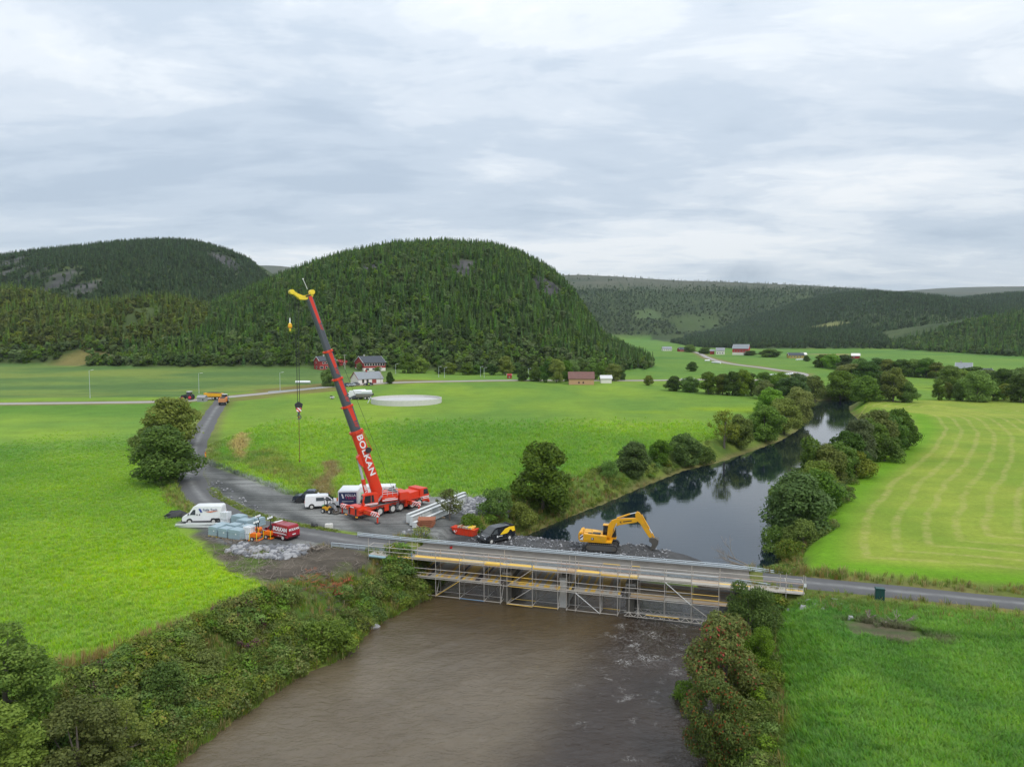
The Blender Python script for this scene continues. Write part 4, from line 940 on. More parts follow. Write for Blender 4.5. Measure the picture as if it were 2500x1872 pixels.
protocol('reed', [tuft(s, 16, 1.1, .3, .02, L_REED, .3) for s in (11, 12)])
def field_pts(n, xr, yr, test, seed, power=1.0):
    rng = np.random.default_rng(seed); x = rng.uniform(*xr, n); y = yr[0] + (yr[1] - yr[0]) * rng.random(n)**power
    k = (np.abs(x / y) < .78); x, y = x[k], y[k]; k = test(x, y); x, y = x[k], y[k]
    k = rng.random(len(x)) < ss(yr[1], yr[1] - .45 * (yr[1] - yr[0]), y) + .0 if yr[1] > 100 else np.ones(len(x), bool); x, y = x[k], y[k]
    k = (linedist(x, y, ROADW) > 2.6) & (linedist(x, y, ROADE) > 2.1) & (sdf(x, y, PAD) > -.3) & (sdf(x, y, STORE) > .2); x, y = x[k], y[k]
    return np.stack([x, y, hz(x, y)], 1), rng
def grass(name, key, n, xr, yr, test, seed, s0, s1, label, np_, power=1.0):
    P, rng = field_pts(n, xr, yr, test, seed, power); m = len(P)
    s = rng.uniform(s0, s1, m) * (.75 + .5 * fbm(P[:, 0], P[:, 1], 5, 3))
    ci_ = np.clip(np.searchsorted(gx, P[:, 0]) - 1, 0, nx - 2); cj_ = np.clip(np.searchsorted(gy, P[:, 1]) - 1, 0, ny - 2)
    scatter(name, key, P, rng.uniform(0, 6.28, m), s, rng.integers(0, np_, m), label, 'grass', rng.normal(0, .12, m), C[cj_ * nx + ci_])
grass('meadow_grass', 'lush', 150000, (-120, -20), (38, 190), lambda x, y: sdf(x, y, LFIELD) < -.2, 201, .5, .9, 'bright green grass of the left-hand field', 3, 1.5)
grass('field_grass', 'deep', 95000, (10, 60), (30, 74), lambda x, y: ((sdf(x, y, RFIELD) < .6) | ((riverd(x, y) > 4.2) & (x > 10) & (y < 68) & (linedist(x, y, ROADE) > 5))) & (sdf(x, y, [(29.5, 62.5), (34.5, 61.3), (37, 58), (33, 57.5), (30, 59.5)]) + 2.6 * (fbm(x, y, 1.8, 3) - .5) > .0), 202, .45, .9, 'deep green long grass of the lower right field', 3)
grass('pasture_grass', 'deep', 52000, (-70, 90), (100, 215), lambda x, y: (riverd(x, y) > 7) & (sdf(x, y, MOW) > 1) & (sdf(x, y, LFIELD) > 1), 203, 1.0, 1.5, 'green grass of the pasture behind the crane', 3)
grass('bank_grass', 'bank', 60000, (-45, 62), (36, 150), lambda x, y: (riverd(x, y) > .1) & (riverd(x, y) < np.where((x > 6) & (y < 70), 5.0, 9.5)) & (sdf(x, y, MOW) > .2) & (sdf(x, y, DIRT) > -.5) & (sdf(x, y, SOIL) > 0), 204, .6, 1.2, 'rank grass growing on the river banks', 3, 1.3)
grass('verge_grass', 'bank', 30000, (-75, 70), (52, 150), lambda x, y: (((linedist(x, y, ROADE) < 8) | (linedist(x, y, ROADW) < 5.5)) & (sdf(x, y, DIRT) > 0) & (sdf(x, y, MOW) > 0) & (riverd(x, y) > 6)) | (sdf(x, y, WEED) < 0), 205, .5, 1.0, 'rough grass along the road verges', 3)
grass('dry_reeds', 'reed', 5200, (-75, -25), (108, 185), lambda x, y: (sdf(x, y, [(-58, 148), (-56, 146), (-64, 170), (-68, 180), (-71, 181), (-67, 165)]) < .3) | (linedist(x, y, [(-30, 112.5), (-33, 120), (-34, 132), (-37, 142)]) < 1.2), 206, .55, 1.0, 'dry straw-coloured reeds beside the gravel pad', 2)
grass('bank_herbs', 'herb', 15000, (-40, 32), (36, 84), lambda x, y: (riverd(x, y) > .6) & (riverd(x, y) < np.where(x > 5, 4.2, 8.8)) & (sdf(x, y, DIRT) > 1.5) & ((fbm(x, y, 5, 4) > .43)) & (linedist(x, y, ROADE) > 4), 207, .5, 1.25, 'tangled herbs and weeds on the lower river banks', 3)
grass('pool_herbs', 'herb', 2600, (-12, 80), (84, 175), lambda x, y: (riverd(x, y) > .8) & (riverd(x, y) < 7) & (fbm(x, y, 5, 3) > .46) & (sdf(x, y, SOIL) > .5), 208, .6, 1.2, 'tangled herbs along the banks of the pool', 3)

rng = np.random.default_rng(212); x = rng.uniform(-53, -19, 30000); y = rng.uniform(89, 121, 30000); k = (linedist(x, y, MEDIAN) < .75 * (.4 + fbm(x, y, 5, 3))) & (rng.random(30000) < ss(.3, .5, fbm(x + 9, y, 4, 3))) & (rng.random(30000) < ss(120, 112, y)); x, y = x[k], y[k]; m = len(x)
scatter('median_grass', 'bank', np.stack([x, y, hz(x, y)], 1), rng.uniform(0, 6.28, m), rng.uniform(.22, .45, m), rng.integers(0, 2, m), 'strip of grass between the site road and the gravel pad', 'grass', rng.normal(0, .12, m))
BEDGE = [(-24.5, 69), (-26.6, 65.5), (-29.6, 60), (-32.2, 55), (-38.5, 50.5)]
grass('edge_grass', 'reed', 2600, (-42, -22), (46, 72), lambda x, y: linedist(x, y, BEDGE) < 1.3 * (.3 + fbm(x, y, 5, 3)), 209, .5, 1.0, 'dry straw-coloured grass along the edge of the left-hand field', 2)
grass('shore_grass', 'bank', 9000, (-28, 20), (38, 82), lambda x, y: (riverd(x, y) > .0) & (riverd(x, y) < 1.9), 210, .6, 1.1, 'pale sedge along the edge of the brown water', 2)
protocol('flower', [crown_mesh('flower', 80 + s, 6, 260, .12, L_FLOW, W=1.2, H0=.2, H1=1.6, lobe=(.2, .4))[0] for s in (0, 1)])
grass('flowering_herbs', 'flower', 700, (-38, -14), (46, 76), lambda x, y: (riverd(x, y) > 3) & (riverd(x, y) < 9) & (fbm(x + 50, y, 4, 3) > .6), 211, .5, .9, 'purple flowering herbs on the left bank', 2)

# ------------------------------------------------------------------ bridge (local axes: x along the deck, y across away from the camera)
DZ = -.15
br = thing('road_bridge', 'low concrete road bridge over the river, hung with scaffolding', 'bridge', BA, BANG)
part('deck', MB().box((24.3, 2.5, DZ - .13), (38.4, 5.0, .26)), CONC, br, .03)
KERBM = mat('kerb_weathered', (.20, .185, .165), .9, .3, 1.5, bump=.3, bscale=9, dirt=.5, dcol=(.10, .095, .07))
for t in (.17, 4.83): part('kerb', MB().box((24.3, t, DZ + .13), (38.4, .34, .26)), KERBM, br, .02)
part('road_surface', MB().box((24.3, 2.5, DZ + .012), (38.4, 4.3, .016)), roadmat('deck_gravel', (.065, .06, .054), (.13, .118, .10), (.17, .155, .135)), br)
for t in (2.1, 3.3, 4.4): part('girder', MB().box((24.3, t, DZ - .5), (38.0, .2, .36)).box((24.3, t, DZ - .7), (38.0, .36, .05)), CONC, br)
for s, mt, wd, lab in ((17.3, STONE, .9, 'dark stained pier'), (23.8, CONCL, .72, 'pale concrete pier'), (31.2, STONE, .9, 'dark stained pier')):
    p = part('pier', MB().box((s, 2.5, -3.4), (wd, 5.6, 4.4)), mt, br, .04, label=lab)
    part('pier_cap', MB().box((s, 2.5, DZ - 1.05), (wd + .2, 5.3, .4)), CONC, br, .03); part('bearing', MB().box((s, 2.9, DZ - .6), (wd - .1, 4.0, .55)), STONE, br)
rnd = random.Random(3)
for s0, sgn in ((5.2, -1), (43.3, 1)):
    ab = part('abutment', MB().box((s0 + sgn * 1.2, 2.5, -2.6), (2.2, 5.4, 4.6)), STONE, br, .05)
    stone = MB().box((0, 0, 0), (1, 1, 1)).mesh('stone', STONE, bevel=.08)
    for r in range(8):
        t = -.1
        while t < 5.0:
            wd = rnd.uniform(.45, .95); link('stone', stone, ab, (s0 + rnd.uniform(-.05, .05), t + wd / 2, -4.3 + r * .46), (rnd.uniform(-.03, .03), 0, 0), (.3, wd - .05, .42)); t += wd
        for q in range(3): link('stone', stone, ab, (s0 + sgn * (.5 + q * .75), -.22 + rnd.uniform(-.05, .05), -4.3 + r * .46), (0, rnd.uniform(-.03, .03), 0), (rnd.uniform(.6, .72), .3, .42))

WB = [(-.03, -.15), (.03, -.13), (.045, -.07), (-.02, -.03), (-.02, .03), (.045, .07), (.03, .13), (-.03, .15)]
def guard_rail(label, pts, rails, post_h, side=1, name='guard_rail', grp=None, step=2.0, zfn=None):
    """pts: world polyline; posts every 2 m, corrugated rails"""
    o = thing(name, label, 'guard rail', (pts[0][0], pts[0][1], pts[0][2]), 0, grp); O = Vector(pts[0])
    P = [Vector(p) - O for p in pts]; pm = MB().box((0, 0, 0), (.09, .07, 1)).mesh('post', STEEL)
    for a, b in zip(P[:-1], P[1:]):
        d = b - a; n = max(1, round(d.length / step)); ang = math.atan2(d.y, d.x)
        for k in range(n):
            q = a + d * (k / n); link('post', pm, o, (q.x, q.y, q.z + post_h / 2 - .2), (0, 0, ang), (1, 1, post_h + .4))
        for zr, kind in rails:
            mb = MB(); nrm = Vector((-math.sin(ang), math.cos(ang), 0)) * side
            if kind == 'w':
                vs = []
                for e in (a, b):
                    for off, zz in WB: vs.append(e + nrm * (.08 + off) + Vector((0, 0, zr + zz)))
                    for off, zz in reversed(WB): vs.append(e + nrm * (.065 + off) + Vector((0, 0, zr + zz)))
                n2 = len(WB) * 2; mb.add(vs, [(j, (j + 1) % n2, n2 + (j + 1) % n2, n2 + j) for j in range(n2)])
            else: mb.cyl(a + Vector((0, 0, zr)), b + Vector((0, 0, zr)), kind, n=8)
            part('rail', mb, STEEL, o)
    return o
def bl(s, t, z): return bp(s, t, z)
guard_rail('galvanised guard rail along the pool side of the bridge', [bl(-4, 4.9, -.05), bl(4, 4.75, DZ), bl(22, 4.75, DZ), bl(41, 4.75, DZ), bl(45, 4.9, -.35), bl(48.5, 5.4, -.85)], [(.68, .05), (.42, 'w')], .72, -1, grp='guard rails of the bridge')
guard_rail('galvanised guard rail along the downstream side of the bridge', [bl(-5, .1, -.1), bl(4, .25, DZ), bl(22, .25, DZ), bl(41, .25, DZ), bl(45, .0, -.35), bl(47.5, -.2, -.8)], [(.68, .05), (.42, 'w')], .72, 1, grp='guard rails of the bridge')

# ------------------------------------------------------------------ scaffolding
sc_ = thing('scaffolding', 'steel tube scaffolding with plank decks hung along the downstream side of the bridge', 'scaffolding', BA, BANG)
TUBE = MB().cyl((0, 0, 0), (0, 0, 1), .036, n=6).mesh('tube', SCAF, True); TUBEY = TUBE.copy(); TUBEY.materials.clear(); TUBEY.materials.append(WOODY)
TUBEB = TUBE.copy(); TUBEB.materials.clear(); TUBEB.materials.append(mat('scaffold_rusty', (.46, .33, .26), .6, .15, 5)); TUBEU = TUBE.copy(); TUBEU.materials.clear(); TUBEU.materials.append(BLUEST)
TUBEW = TUBE.copy(); TUBEW.materials.clear(); TUBEW.materials.append(WHTD)
def tube(name, a, b, me=TUBE, parent=None):
    a = Vector(a); b = Vector(b); d = b - a; o = link(name, me, parent or sc_, a, None, (1, 1, d.length)); o.rotation_mode = 'QUATERNION'; o.rotation_quaternion = d.to_track_quat('Z', 'Y'); return o
PLK = {m.name: MB().box((0, 0, 0), (1, 1, 1)).mesh('plank', m) for m in (WOODG, WOODB, WOODY, WOODK, WOODL)}
def plank(c, dim, m, rz=0.0, parent=None): return link('plank', PLK[m.name], parent or sc_, c, (0, 0, rz), dim)
FR = [6.31, 9.2, 12.09, 15.02, 16.94, 17.7, 20.61, 23.47, 24.42, 25.41, 28.09, 29.97, 31.19, 32.09, 34.85, 37.59, 40.3]
LOWGAP = {(16.94, 17.7), (23.47, 24.42), (29.97, 31.19)}
for i, s in enumerate(FR):
    low = -4.15 if s < 40 else -3.6
    tube('standard', (s, -1.45, low), (s, -1.45, 1.25 + (.75 if i in (0, 9, 15) else rnd.uniform(-.1, .15))))
    tube('standard', (s + .1, -.15, low if s < 38 else -1.8), (s + .1, -.15, 1.05 + (.5 if i % 4 == 0 else 0)))
    for z in (-4.0, -2.05, .03): tube('transom', (s + .04, -1.55, z), (s + .06, .0, z))
    if i % 3 == 1: tube('brace', (s + .05, -1.4, -4.0), (s + .06, -.2, -2.1))
for a, b in zip(FR[:-1], FR[1:]):
    gap = (a, b) in LOWGAP
    for z in (-4.0, -2.05, -1.45, -.95, .03, .58, 1.08):
        if gap and z in (-4.0,): continue
        me_ = TUBE
        if rnd.random() < .1: me_ = TUBEY if z < 0 else TUBEB
        if z in (.58, 1.08) and rnd.random() < .5: me_ = TUBEB
        tube('ledger', (a, -1.48, z), (b, -1.48, z + rnd.uniform(-.02, .02)), me_)
    for z in (-3.95, -2.05, .03, 1.0): tube('ledger', (a + .1, -.12, z), (b + .1, -.12, z), TUBEY if rnd.random() < .1 else TUBE)
tube('ledger', (12.1, -1.52, -4.0), (15.0, -1.52, -4.02), TUBEU); tube('ledger', (17.7, -1.53, -4.04), (20.6, -1.53, -4.1), TUBEY)
for a, b, za, zb_, me_ in ((9.25, 12.05, -4.0, -2.05, TUBEY), (17.75, 20.55, -4.0, -2.05, TUBE), (17.75, 20.55, -2.05, .05, TUBE), (28.05, 25.45, -4.0, -2.05, TUBEW), (34.9, 37.55, .05, -2.1, TUBEW), (37.5, 40.2, -2.05, -3.9, TUBE)): tube('brace', (a, -1.54, za), (b, -1.54, zb_), me_)
for a, b in ((9.4, 12.1), (12.2, 15.1), (15.1, 16.9), (20.7, 23.4), (25.5, 28.0)):
    tube('brace', (a, -.1, -4.0), (b, 2.6, -2.1)); tube('standard', (b, 2.6, -4.2), (b, 2.6, -1.9)); tube('standard', (b - .4, 4.4, -4.2), (b - .4, 4.4, -1.9))
    tube('ledger', (a, 2.6, -2.03), (b, 2.6, -2.03))
# ends beyond the water: short uprights standing on the banks
for s, lo in ((.76, -1.0), (3.44, -1.6), (3.8, -1.4), (46.74, -1.6), (48.35, -1.6), (46.3, -1.4), (48.7, -1.4)):
    far = s in (3.8, 46.3, 48.7); tube('standard', (s, -.1 if far else -1.45, lo), (s, -.1 if far else -1.45, 1.5 if far else 2.0))
for a, b in ((.76, 3.44), (3.44, 6.31), (40.3, 46.74), (46.74, 48.35)):
    for z in (.05, .6, 1.1): tube('ledger', (a, -1.48, z), (b, -1.48, z), TUBEB if z > 1 and a > 40 else TUBE)
    tube('ledger', (a, -.12, 1.1), (b, -.12, 1.1))
for a in (.76, 3.44, 46.74, 48.35):
    for z in (.05, 1.1): tube('transom', (a, -1.5, z), (a, 0, z))
for a, b in zip(FR[:-1], FR[1:]): tube('ledger', (a + .1, -.12, .55), (b + .1, -.12, .55), TUBEB if rnd.random() < .6 else TUBE)
# upper walkway
WS = [.9, 3.5] + FR + [43.4, 46.74, 48.5]
wcol = [WOODL, WOODL, WOODY, WOODY, WOODY, WOODY, WOODL, WOODY, WOODL, WOODL, WOODB, WOODY, WOODB, WOODL, WOODL, WOODL, WOODL, WOODL, WOODL, WOODL, WOODL]
for i, (a, b) in enumerate(zip(WS[:-1], WS[1:])):
    for q in range(4):
        m = wcol[i] if rnd.random() < .72 else rnd.choice((WOODY, WOODB, WOODL, WOODG)); plank(((a + b) / 2, -1.27 + q * .315, .10 + rnd.uniform(-.006, .006)), (b - a - .03, .29, .045), m)
    if 2 <= i < 17: plank(((a + b) / 2, -1.43, .20), (b - a - .03, .03, .16), rnd.choice((WOODL, WOODY, WOODL, WOODB)))
# plank deck under the bridge, boards laid across
pal = (WOODG, WOODG, WOODB, WOODY, WOODY, WOODY, WOODY, WOODK, WOODB, WOODL, WOODL, WOODG)
for a, b in ((6.5, 16.9), (17.9, 23.3), (24.6, 30.4)):
    s = a
    while s < b:
        wd = rnd.uniform(.26, .34); y0 = -1.35 + rnd.uniform(-.06, .06); m1 = rnd.choice(pal); m2 = rnd.choice(pal)
        plank((s + wd / 2, y0 + 1.35, -1.94 + rnd.uniform(-.008, .008)), (wd - .015, 2.7, .045), m1)
        plank((s + wd / 2, y0 + 4.0, -1.94 + rnd.uniform(-.008, .008)), (wd - .015, 2.58, .045), m2); s += wd
    plank(((a + b) / 2, -1.46, -1.86), (b - a, .03, .15), WOODL)
for a, b in zip((31.3, 34.9, 37.7), (34.85, 37.65, 42.0)):
    for q in range(15): plank(((a + b) / 2, -1.25 + q * .33, -1.94 + rnd.uniform(-.01, .01)), (b - a, .3, .045), rnd.choice((WOODG, WOODB, WOODG, WOODL, WOODB, WOODY)))
plank((23.95, -1.0, -2.0), (1.6, .5, .05), WOODL)
# lattice beams low over the rapids
for t, z0, mt in ((-1.62, -3.95, TUBE), (-.25, -3.95, TUBE)):
    a, b = 30.7, 41.4
    tube('lattice_chord', (a, t, z0), (b, t, z0), mt); tube('lattice_chord', (a, t, z0 + .42), (b, t, z0 + .42), mt)
    n = 22
    for k in range(n):
        s = a + (b - a) * k / n; e = a + (b - a) * (k + 1) / n; tube('lattice_web', (s, t, z0 + (.42 if k % 2 else 0)), (e, t, z0 + (0 if k % 2 else .42)), mt)
tube('ledger', (33.0, -1.7, -3.6), (36.4, -1.7, -3.62), TUBEY)
part('blue_pipe', MB().cyl((.9, -1.5, -.05), (3.6, -1.5, -.12), .16, n=10), mat('pipe_blue', (.28, .42, .48), .5), sc_, smooth=True)
for s, t, z in ((3.8, -.1, 1.0), (48.5, -1.4, 1.0)): part('tag', MB().box((s, t - .06, z), (.22, .02, .34)), WHT, sc_)
for s in (6.3, 20.6, 28.1): tube('strap', (s - .02, -1.5, .2), (s - .02, -1.5, .75), TUBEU)

bk = thing('bucket', 'small red bucket standing on the bridge roadway', 'bucket', bl(9.0, 4.1, DZ + .02))
part('tub', MB().cyl((0, 0, 0), (0, 0, .32), .14, .19, 12), LAMPR, bk, smooth=True); part('rim', MB().cyl((0, 0, .32), (0, 0, .35), .205, n=12), PLBLK, bk)

# ------------------------------------------------------------------ steel girders, timber mats, stored goods
def ibeam(L, h=1.0, b=.5, tf=.04, stiff=True):
    mb = MB().box((0, 0, h / 2), (L, .03, h - 2 * tf)).box((0, 0, tf / 2), (L, b, tf)).box((0, 0, h - tf / 2), (L, b, tf)); return mb
a = Vector((-13.0, 93.6, 0)); d = Vector((5.4, 11.0, 0)).normalized(); ang = math.atan2(d.y, d.x)
GG = 'bridge girders lying beside the crane'
for k, (off, s0, L, z, lab) in enumerate(((0.0, -.2, 12.6, .15, 'front pale steel girder beside the stacked red timber mats'), (1.05, .7, 14.5, .15, 'middle pale steel girder of the three lying by the crane'), (2.2, 1.6, 15.5, .15, 'pale steel girder nearest the crane wheels'))):
    p = a + d * (s0 + L / 2) + Vector((-d.y, d.x, 0)) * off; o = thing('steel_girder', lab, 'girder', (p.x, p.y, z), ang, GG)
    hh = .78 if k == 0 else 1.25
    part('web', MB().box((0, 0, hh / 2), (L, .035, hh - .09)), GIRD, o)
    part('flange', MB().box((0, 0, .025), (L, .5, .045)), GIRD, o); part('flange', MB().box((0, 0, hh - .025), (L, .5, .045)), GIRD, o)
    for q in range(7):
        for sd in (-1, 1): part('stiffener', MB().box((-L / 2 + .05 + q * (L - .1) / 6, sd * .125, hh / 2), (.03, .2, hh - .1)), GIRD, o)
    for q in (-.35, .35): part('end_plate', MB().box((L / 2 * (1 if q > 0 else -1) + (.02 if q > 0 else -.02), 0, hh / 2), (.03, .5, hh)), GIRD, o)
for q in (.15, .5, .85):
    p = a + d * (q * 13) + Vector((-d.y, d.x, 0)) * 1.0; o = thing('timber_sleeper', 'squared timber sleeper carrying the girders, %s from the mats' % ORD[int(q * 3)], 'sleeper', (p.x, p.y, .0), ang, 'sleepers under the girders')
    part('baulk', MB().box((0, 0, .065), (.22, 3.4, .15)), WOODB, o, .01)
def wood_mat(label, loc, rz, n, dims, grp):
    o = thing('timber_mat', label, 'timber mat', loc, rz, grp); L, W, hh = dims; bm_ = MB().box((0, 0, 0), (1, 1, 1)).mesh('baulk', TIMB, bevel=.03)
    for k in range(n): link('baulk', bm_, o, (0, -W / 2 + (k + .5) * W / n, hh / 2 + .1), None, (L, W / n - .05, hh))
    for q in (-.38, .38): link('bearer', bm_, o, (L * q, 0, .05), None, (.18, W + .1, .1))
    for q in (-.47, .47): link('end_board', bm_, o, (L * q, 0, hh + .13), None, (.14, W, .07))
    return o
for k in range(4): wood_mat('%s of the red timber mats stacked by the girders' % ('lowest', 'second lowest', 'second highest', 'topmost')[k], (-11.7 + .05 * k, 95.0 - .04 * k, .0 + .27 * k), R(-4 + 2 * k), 7, (2.3, 1.9, .16), 'stacked red timber mats')

def pallet(o, L=1.2, W=1.0, m=WOODB):
    for q in range(5): part('pallet_board', MB().box((0, -W / 2 + .06 + q * (W - .12) / 4, .13), (L, .12, .025)), m, o)
    for q in (-.45, 0, .45): part('pallet_block', MB().box((L * q, 0, .06), (.1, W, .11)), m, o)
def wrapped(label, loc, rz, L, W, Hh, m, pm, grp, cap=None):
    o = thing('wrapped_pallet', label, 'pallet', loc, rz, grp); pallet(o, L, W, pm)
    prof = [(-L/2, .15), (L/2, .15), (L/2 - .02, .15 + Hh * .5), (L/2 - .04, .15 + Hh), (-L/2 + .05, .15 + Hh), (-L/2 + .01, .15 + Hh * .5)]
    b = part('wrapped_load', MB().prism(prof, -W/2, W/2, lambda x, z: 1 - .05 * (z > Hh)), m, o, .05, True)
    for q in range(3): part('wrap_fold', MB().box((0, 0, .3 + q * Hh / 3.2), (L + .025, W + .025, .05)), m, o)
    if random.random() < .7: part('label_sheet', MB().box((L * .2, -W/2 - .03, .15 + Hh * .6), (.2, .02, .16)), WHT, o)
    return o
BP = 'blue wrapped pallets beside the site road'
for k, (x, y, L, W, Hh, lab) in enumerate((
    (-38.1, 90.2, 1.5, 1.4, 1.15, 'leftmost blue wrapped pallet of the front row'), (-36.5, 89.4, 1.5, 1.4, 1.15, 'middle blue wrapped pallet of the front row'), (-34.7, 88.6, 2.0, 1.5, 1.2, 'largest blue wrapped pallet, right end of the front row'),
    (-38.2, 92.2, 1.6, 1.4, .95, 'leftmost blue wrapped pallet of the second row'), (-36.2, 91.4, 1.7, 1.4, 1.1, 'middle blue wrapped pallet of the second row'), (-34.2, 90.6, 1.7, 1.4, 1.1, 'right blue wrapped pallet of the second row'),
    (-37.0, 95.0, 1.8, 1.4, 1.35, 'tallest blue wrapped pallet at the back, beside the white roll'), (-35.6, 93.5, 1.9, 1.4, 1.15, 'blue wrapped pallet in the middle of the back group'), (-34.4, 94.7, 1.5, 1.4, 1.1, 'blue wrapped pallet at the back nearest the road'))):
    wrapped(lab, (x, y, h1(x, y)), R(-26), L, W, Hh, WRAP, LYEL if k == 0 else WOODB, BP)
for x, y, Hh, lab in ((-38.9, 95.2, 1.75, 'tall white bundle of wrapped rolls behind the blue pallets'), (-33.3, 88.6, 1.5, 'white bundle of wrapped rolls beside the orange lighting towers')):
    o = thing('wrapped_rolls', lab, 'roll bundle', (x, y, h1(x, y)), R(-20), 'bundles of wrapped rolls'); pallet(o, 1.2, 1.1, WOODL)
    rl = MB().cyl((0, 0, .15), (0, 0, .15 + Hh), .17, .165, 10).mesh('roll', WRAPW, True)
    for i in range(4):
        for j in range(3): link('roll', rl, o, (-.45 + i * .3, -.33 + j * .33, random.uniform(-.04, .04)))
    part('strap', MB().box((0, 0, .15 + Hh * .5), (1.28, 1.04, .06)), WRAPW, o)
MG = 'galvanised sections beside the white van'
for k, (x, y, L, rz, z) in enumerate(((-42.3, 94.0, 6.2, -3, .1), (-42.0, 94.5, 5.8, 3, .1), (-41.6, 94.9, 5.6, -1, .1), (-42.2, 94.2, 6.0, 5, .36), (-41.5, 94.6, 5.2, 0, .36))):
    o = thing('steel_section', ('longest lower', 'middle lower', 'rear lower', 'skewed upper', 'straight upper')[k] + ' galvanised steel section lying in front of the white van', 'steel section', (x, y, h1(x, y) + z - .06), R(rz), MG)
    part('web', MB().box((0, 0, .13), (L, .02, .2)), GIRD, o); part('flange', MB().box((0, .07, .225), (L, .16, .02)), GIRD, o); part('flange', MB().box((0, .07, .03), (L, .16, .02)), GIRD, o)
def light_tower(label, x, y, rz, hgt, grp):
    o = thing('lighting_tower', label, 'lighting tower', (x, y, h1(x, y)), rz, grp)
    part('skid', MB().box((0, 0, .08), (1.3, .9, .1)).box((.6, 0, .12), (.12, 1.3, .12)).box((-.6, 0, .12), (.12, 1.3, .12)), ORG, o, .02)
    part('engine_box', MB().prism([(-.5, .45), (.5, .45), (.55, .8), (.4, 1.0), (-.45, 1.0), (-.55, .75)], -.4, .4), ORG, o, .04)
    for q in (-1, 1):
        wh = part('wheel', MB().cyl((-.15, q * .42, .3), (-.15, q * .56, .3), .27, n=14), RUB, o, smooth=True); part('rim', MB().cyl((-.15, q * .55, .3), (-.15, q * .575, .3), .14, n=10), HUB, wh)
    for q in (-.5, .5): part('frame_post', MB().box((q, -.5, .6), (.07, .07, 1.0)), LYEL, o)
    part('mast', MB().cyl((.2, 0, 1.0), (.2, 0, hgt), .07, .05, 8), PLBLK, o)
    for q in (-.25, .05, .3):
        lp = part('lamp', MB().cyl((.2 + q, -.12, hgt + q * .4), (.2 + q, .1, hgt - .1 + q * .4), .17, .12, 10), PLBLK, o, smooth=True); part('lens', MB().cyl((.2 + q, -.135, hgt + .006 + q * .4), (.2 + q, -.118, hgt + q * .4), .145, n=10), LAMPW, lp)
LT = 'orange lighting towers beside the red van'
light_tower('front orange lighting tower, nearest the white roll bundle', -32.3, 88.0, R(-15), 2.4, LT)
light_tower('orange lighting tower nearest the red van', -30.9, 89.0, R(-15), 2.7, LT)
light_tower('rear orange lighting tower behind the other two', -33.0, 90.6, R(-15), 2.5, LT)
# loose things
o = thing('plastic_sheet', 'crumpled black plastic sheet beside the red van', 'sheet', (-26.6, 94.3, h1(-26.6, 94.3)), .3)
rr = random.Random(8); part('fold', MB().ell((0, 0, .2), (.45, .3, .28), 9, 6, .3, rr), PLBLK, o); part('flap', MB().add([(-.5, 0, .2), (-.35, -.1, .75), (-.2, .05, .3), (-.33, .05, .7)], [(0, 1, 2), (0, 2, 3), (1, 0, 3), (1, 3, 2)]), PLBLK, o)
o = thing('concrete_block', 'pale concrete block on the gravel right of the red van', 'block', (-24.6, 94.0, h1(-24.6, 94)), .2)
part('body', MB().prism([(-.55, 0), (.55, 0), (.5, .5), (-.5, .5)], -.4, .4), CONCL, o, .03); part('lid', MB().box((0, 0, .53), (.9, .7, .06)), CONCL, o, .01)
part('lifting_eye', MB().cyl((-.1, 0, .56), (.1, 0, .62), .03, n=6), STEEL, o)
o = thing('rubble_sack', 'black rubble heap under a sheet behind the white van', 'sheet', (-47.6, 99.4, h1(-47.6, 99.4)), .3); part('cover', MB().ell((0, 0, .3), (1.5, .8, .75), 12, 6, .16, rr), PLBLK, o); part('edge', MB().ell((-.9, -.3, .1), (.7, .5, .3), 9, 5, .2, rr), PLBLK, o)
o = thing('cable_cabinet', 'dark green cable cabinet beside the field road', 'cabinet', (35.6, 67.3, h1(35.6, 67.3)), R(-16))
part('body', MB().box((0, 0, .62), (.8, .5, 1.25)), GREENB, o, .02); part('cover', MB().prism([(-.45, 1.25), (.45, 1.25), (.38, 1.36), (-.38, 1.36)], -.3, .3), GREENB, o); part('door_seam', MB().box((0, -.255, .62), (.02, .015, 1.1)), PLBLK, o); part('plinth', MB().box((0, 0, -.05), (.86, .56, .2)), CONC, o)
def marker(x, y, lab):
    o = thing('marker_board', lab, 'road sign', (x, y, h1(x, y)), R(-20))
    part('board', MB().box((0, 0, .95), (.32, .04, .95)), stripes('hazard_yellow', (.85, .6, .01), (.75, .05, .02), .5, R(45)), o); part('post', MB().cyl((0, .04, 0), (0, .04, .9), .03, n=6), STEEL, o); part('foot', MB().box((0, 0, .06), (.7, .35, .12)), RUB, o, .02)
p = hit(495, 1121); marker(p[0] + .6, p[1], 'yellow and red marker board on the edge of the site road')

